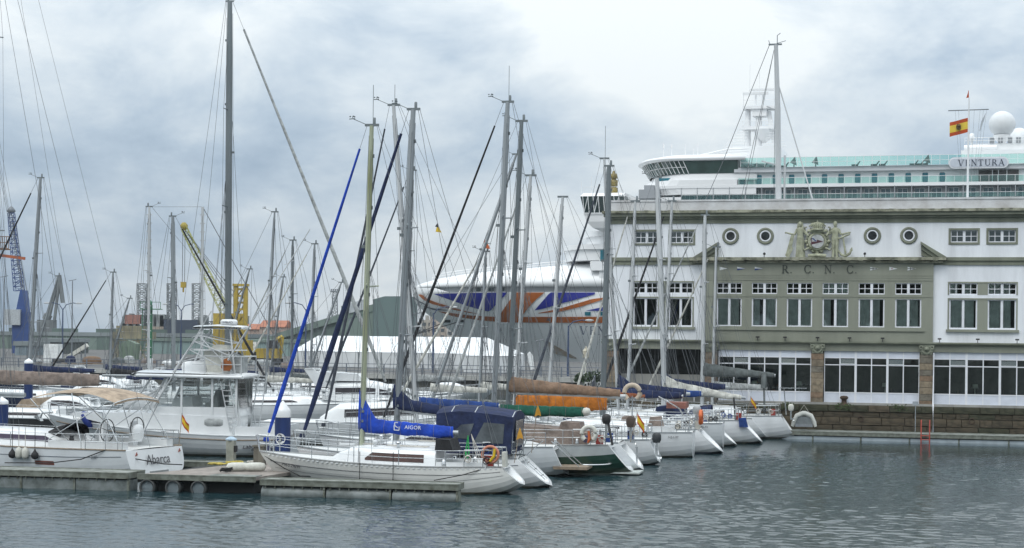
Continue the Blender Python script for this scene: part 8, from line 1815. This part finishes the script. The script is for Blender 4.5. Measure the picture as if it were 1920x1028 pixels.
# ================================================================ park trees behind the photographer (mirrored in the clubhouse glass)
LEAF = mat('tree_leaf', (.05, .085, .03), .7, .35, .6); BARK = mat('bark', (.10, .08, .06), .95, .2, 3)
rg = random.Random(4); mb0 = MB()
for i in range(900):
    a, c_ = rg.uniform(0, 6.28), rg.uniform(-1, 1); rr = rg.uniform(.4, 1.0) ** .5; q = Vector((3.4 * rr * math.cos(a) * math.sqrt(1 - c_ * c_), 3.4 * rr * math.sin(a) * math.sqrt(1 - c_ * c_), 7 + 3.6 * rr * c_)); d_ = Vector((rg.gauss(0, 1), rg.gauss(0, 1), rg.gauss(0, 1))).normalized() * .55; n_ = d_.cross(Vector((rg.gauss(0, 1), rg.gauss(0, 1), rg.gauss(0, 1)))).normalized() * .35; mb0.add([q - d_, q + n_, q + d_, q - n_], [(0, 1, 2, 3)])
tr = MB(); tr.tube([(0, 0, 0), (.1, 0, 3), (0, .1, 6)], [.3, .22, .12], 8)
for a in (0, 2, 4): tr.tube([(0, 0, 3.5), (1.4 * math.cos(a), 1.4 * math.sin(a), 6.5)], [.12, .05], 5)
me_c = me_t = None; k = 0
for row in range(2):
    for i in range(17):
        x = -104 + i * 8.2 + row * 4 + rg.uniform(-1.2, 1.2); y = -14 - row * 9 + rg.uniform(-1, 1); o = empty('park_tree', (x, y, 3.0), rg.uniform(0, 6)); s_ = rg.uniform(.9, 1.5); o.scale = (s_, s_, s_ * rg.uniform(.9, 1.2)); tag(o, 'leafy round park tree on the promenade opposite the club house', 'tree', 'park trees behind the photographer')
        if me_c is None: me_c = mb0.build('crown', LEAF, o).data; me_t = tr.build('trunk', BARK, o).data
        else: put('crown', me_c, o); put('trunk', me_t, o)
# ================================================================ the damp harbour air
hz = MB(); hz.box(-800, 800, -260, 1400, -4, 75); ho_ = hz.build('haze', None); ho_.data.materials.clear()
hm_ = bpy.data.materials.new('haze_air'); hm_.use_nodes = True; ht = hm_.node_tree
for n_ in list(ht.nodes):
    if n_.type != 'OUTPUT_MATERIAL': ht.nodes.remove(n_)
pv = ht.nodes.new('ShaderNodeVolumePrincipled'); pv.inputs['Color'].default_value = (.82, .90, .97, 1); pv.inputs['Density'].default_value = 0.0001
ht.links.new(pv.outputs[0], [n_ for n_ in ht.nodes if n_.type == 'OUTPUT_MATERIAL'][0].inputs['Volume']); ho_.data.materials.append(hm_)
tag(ho_, kind='stuff')
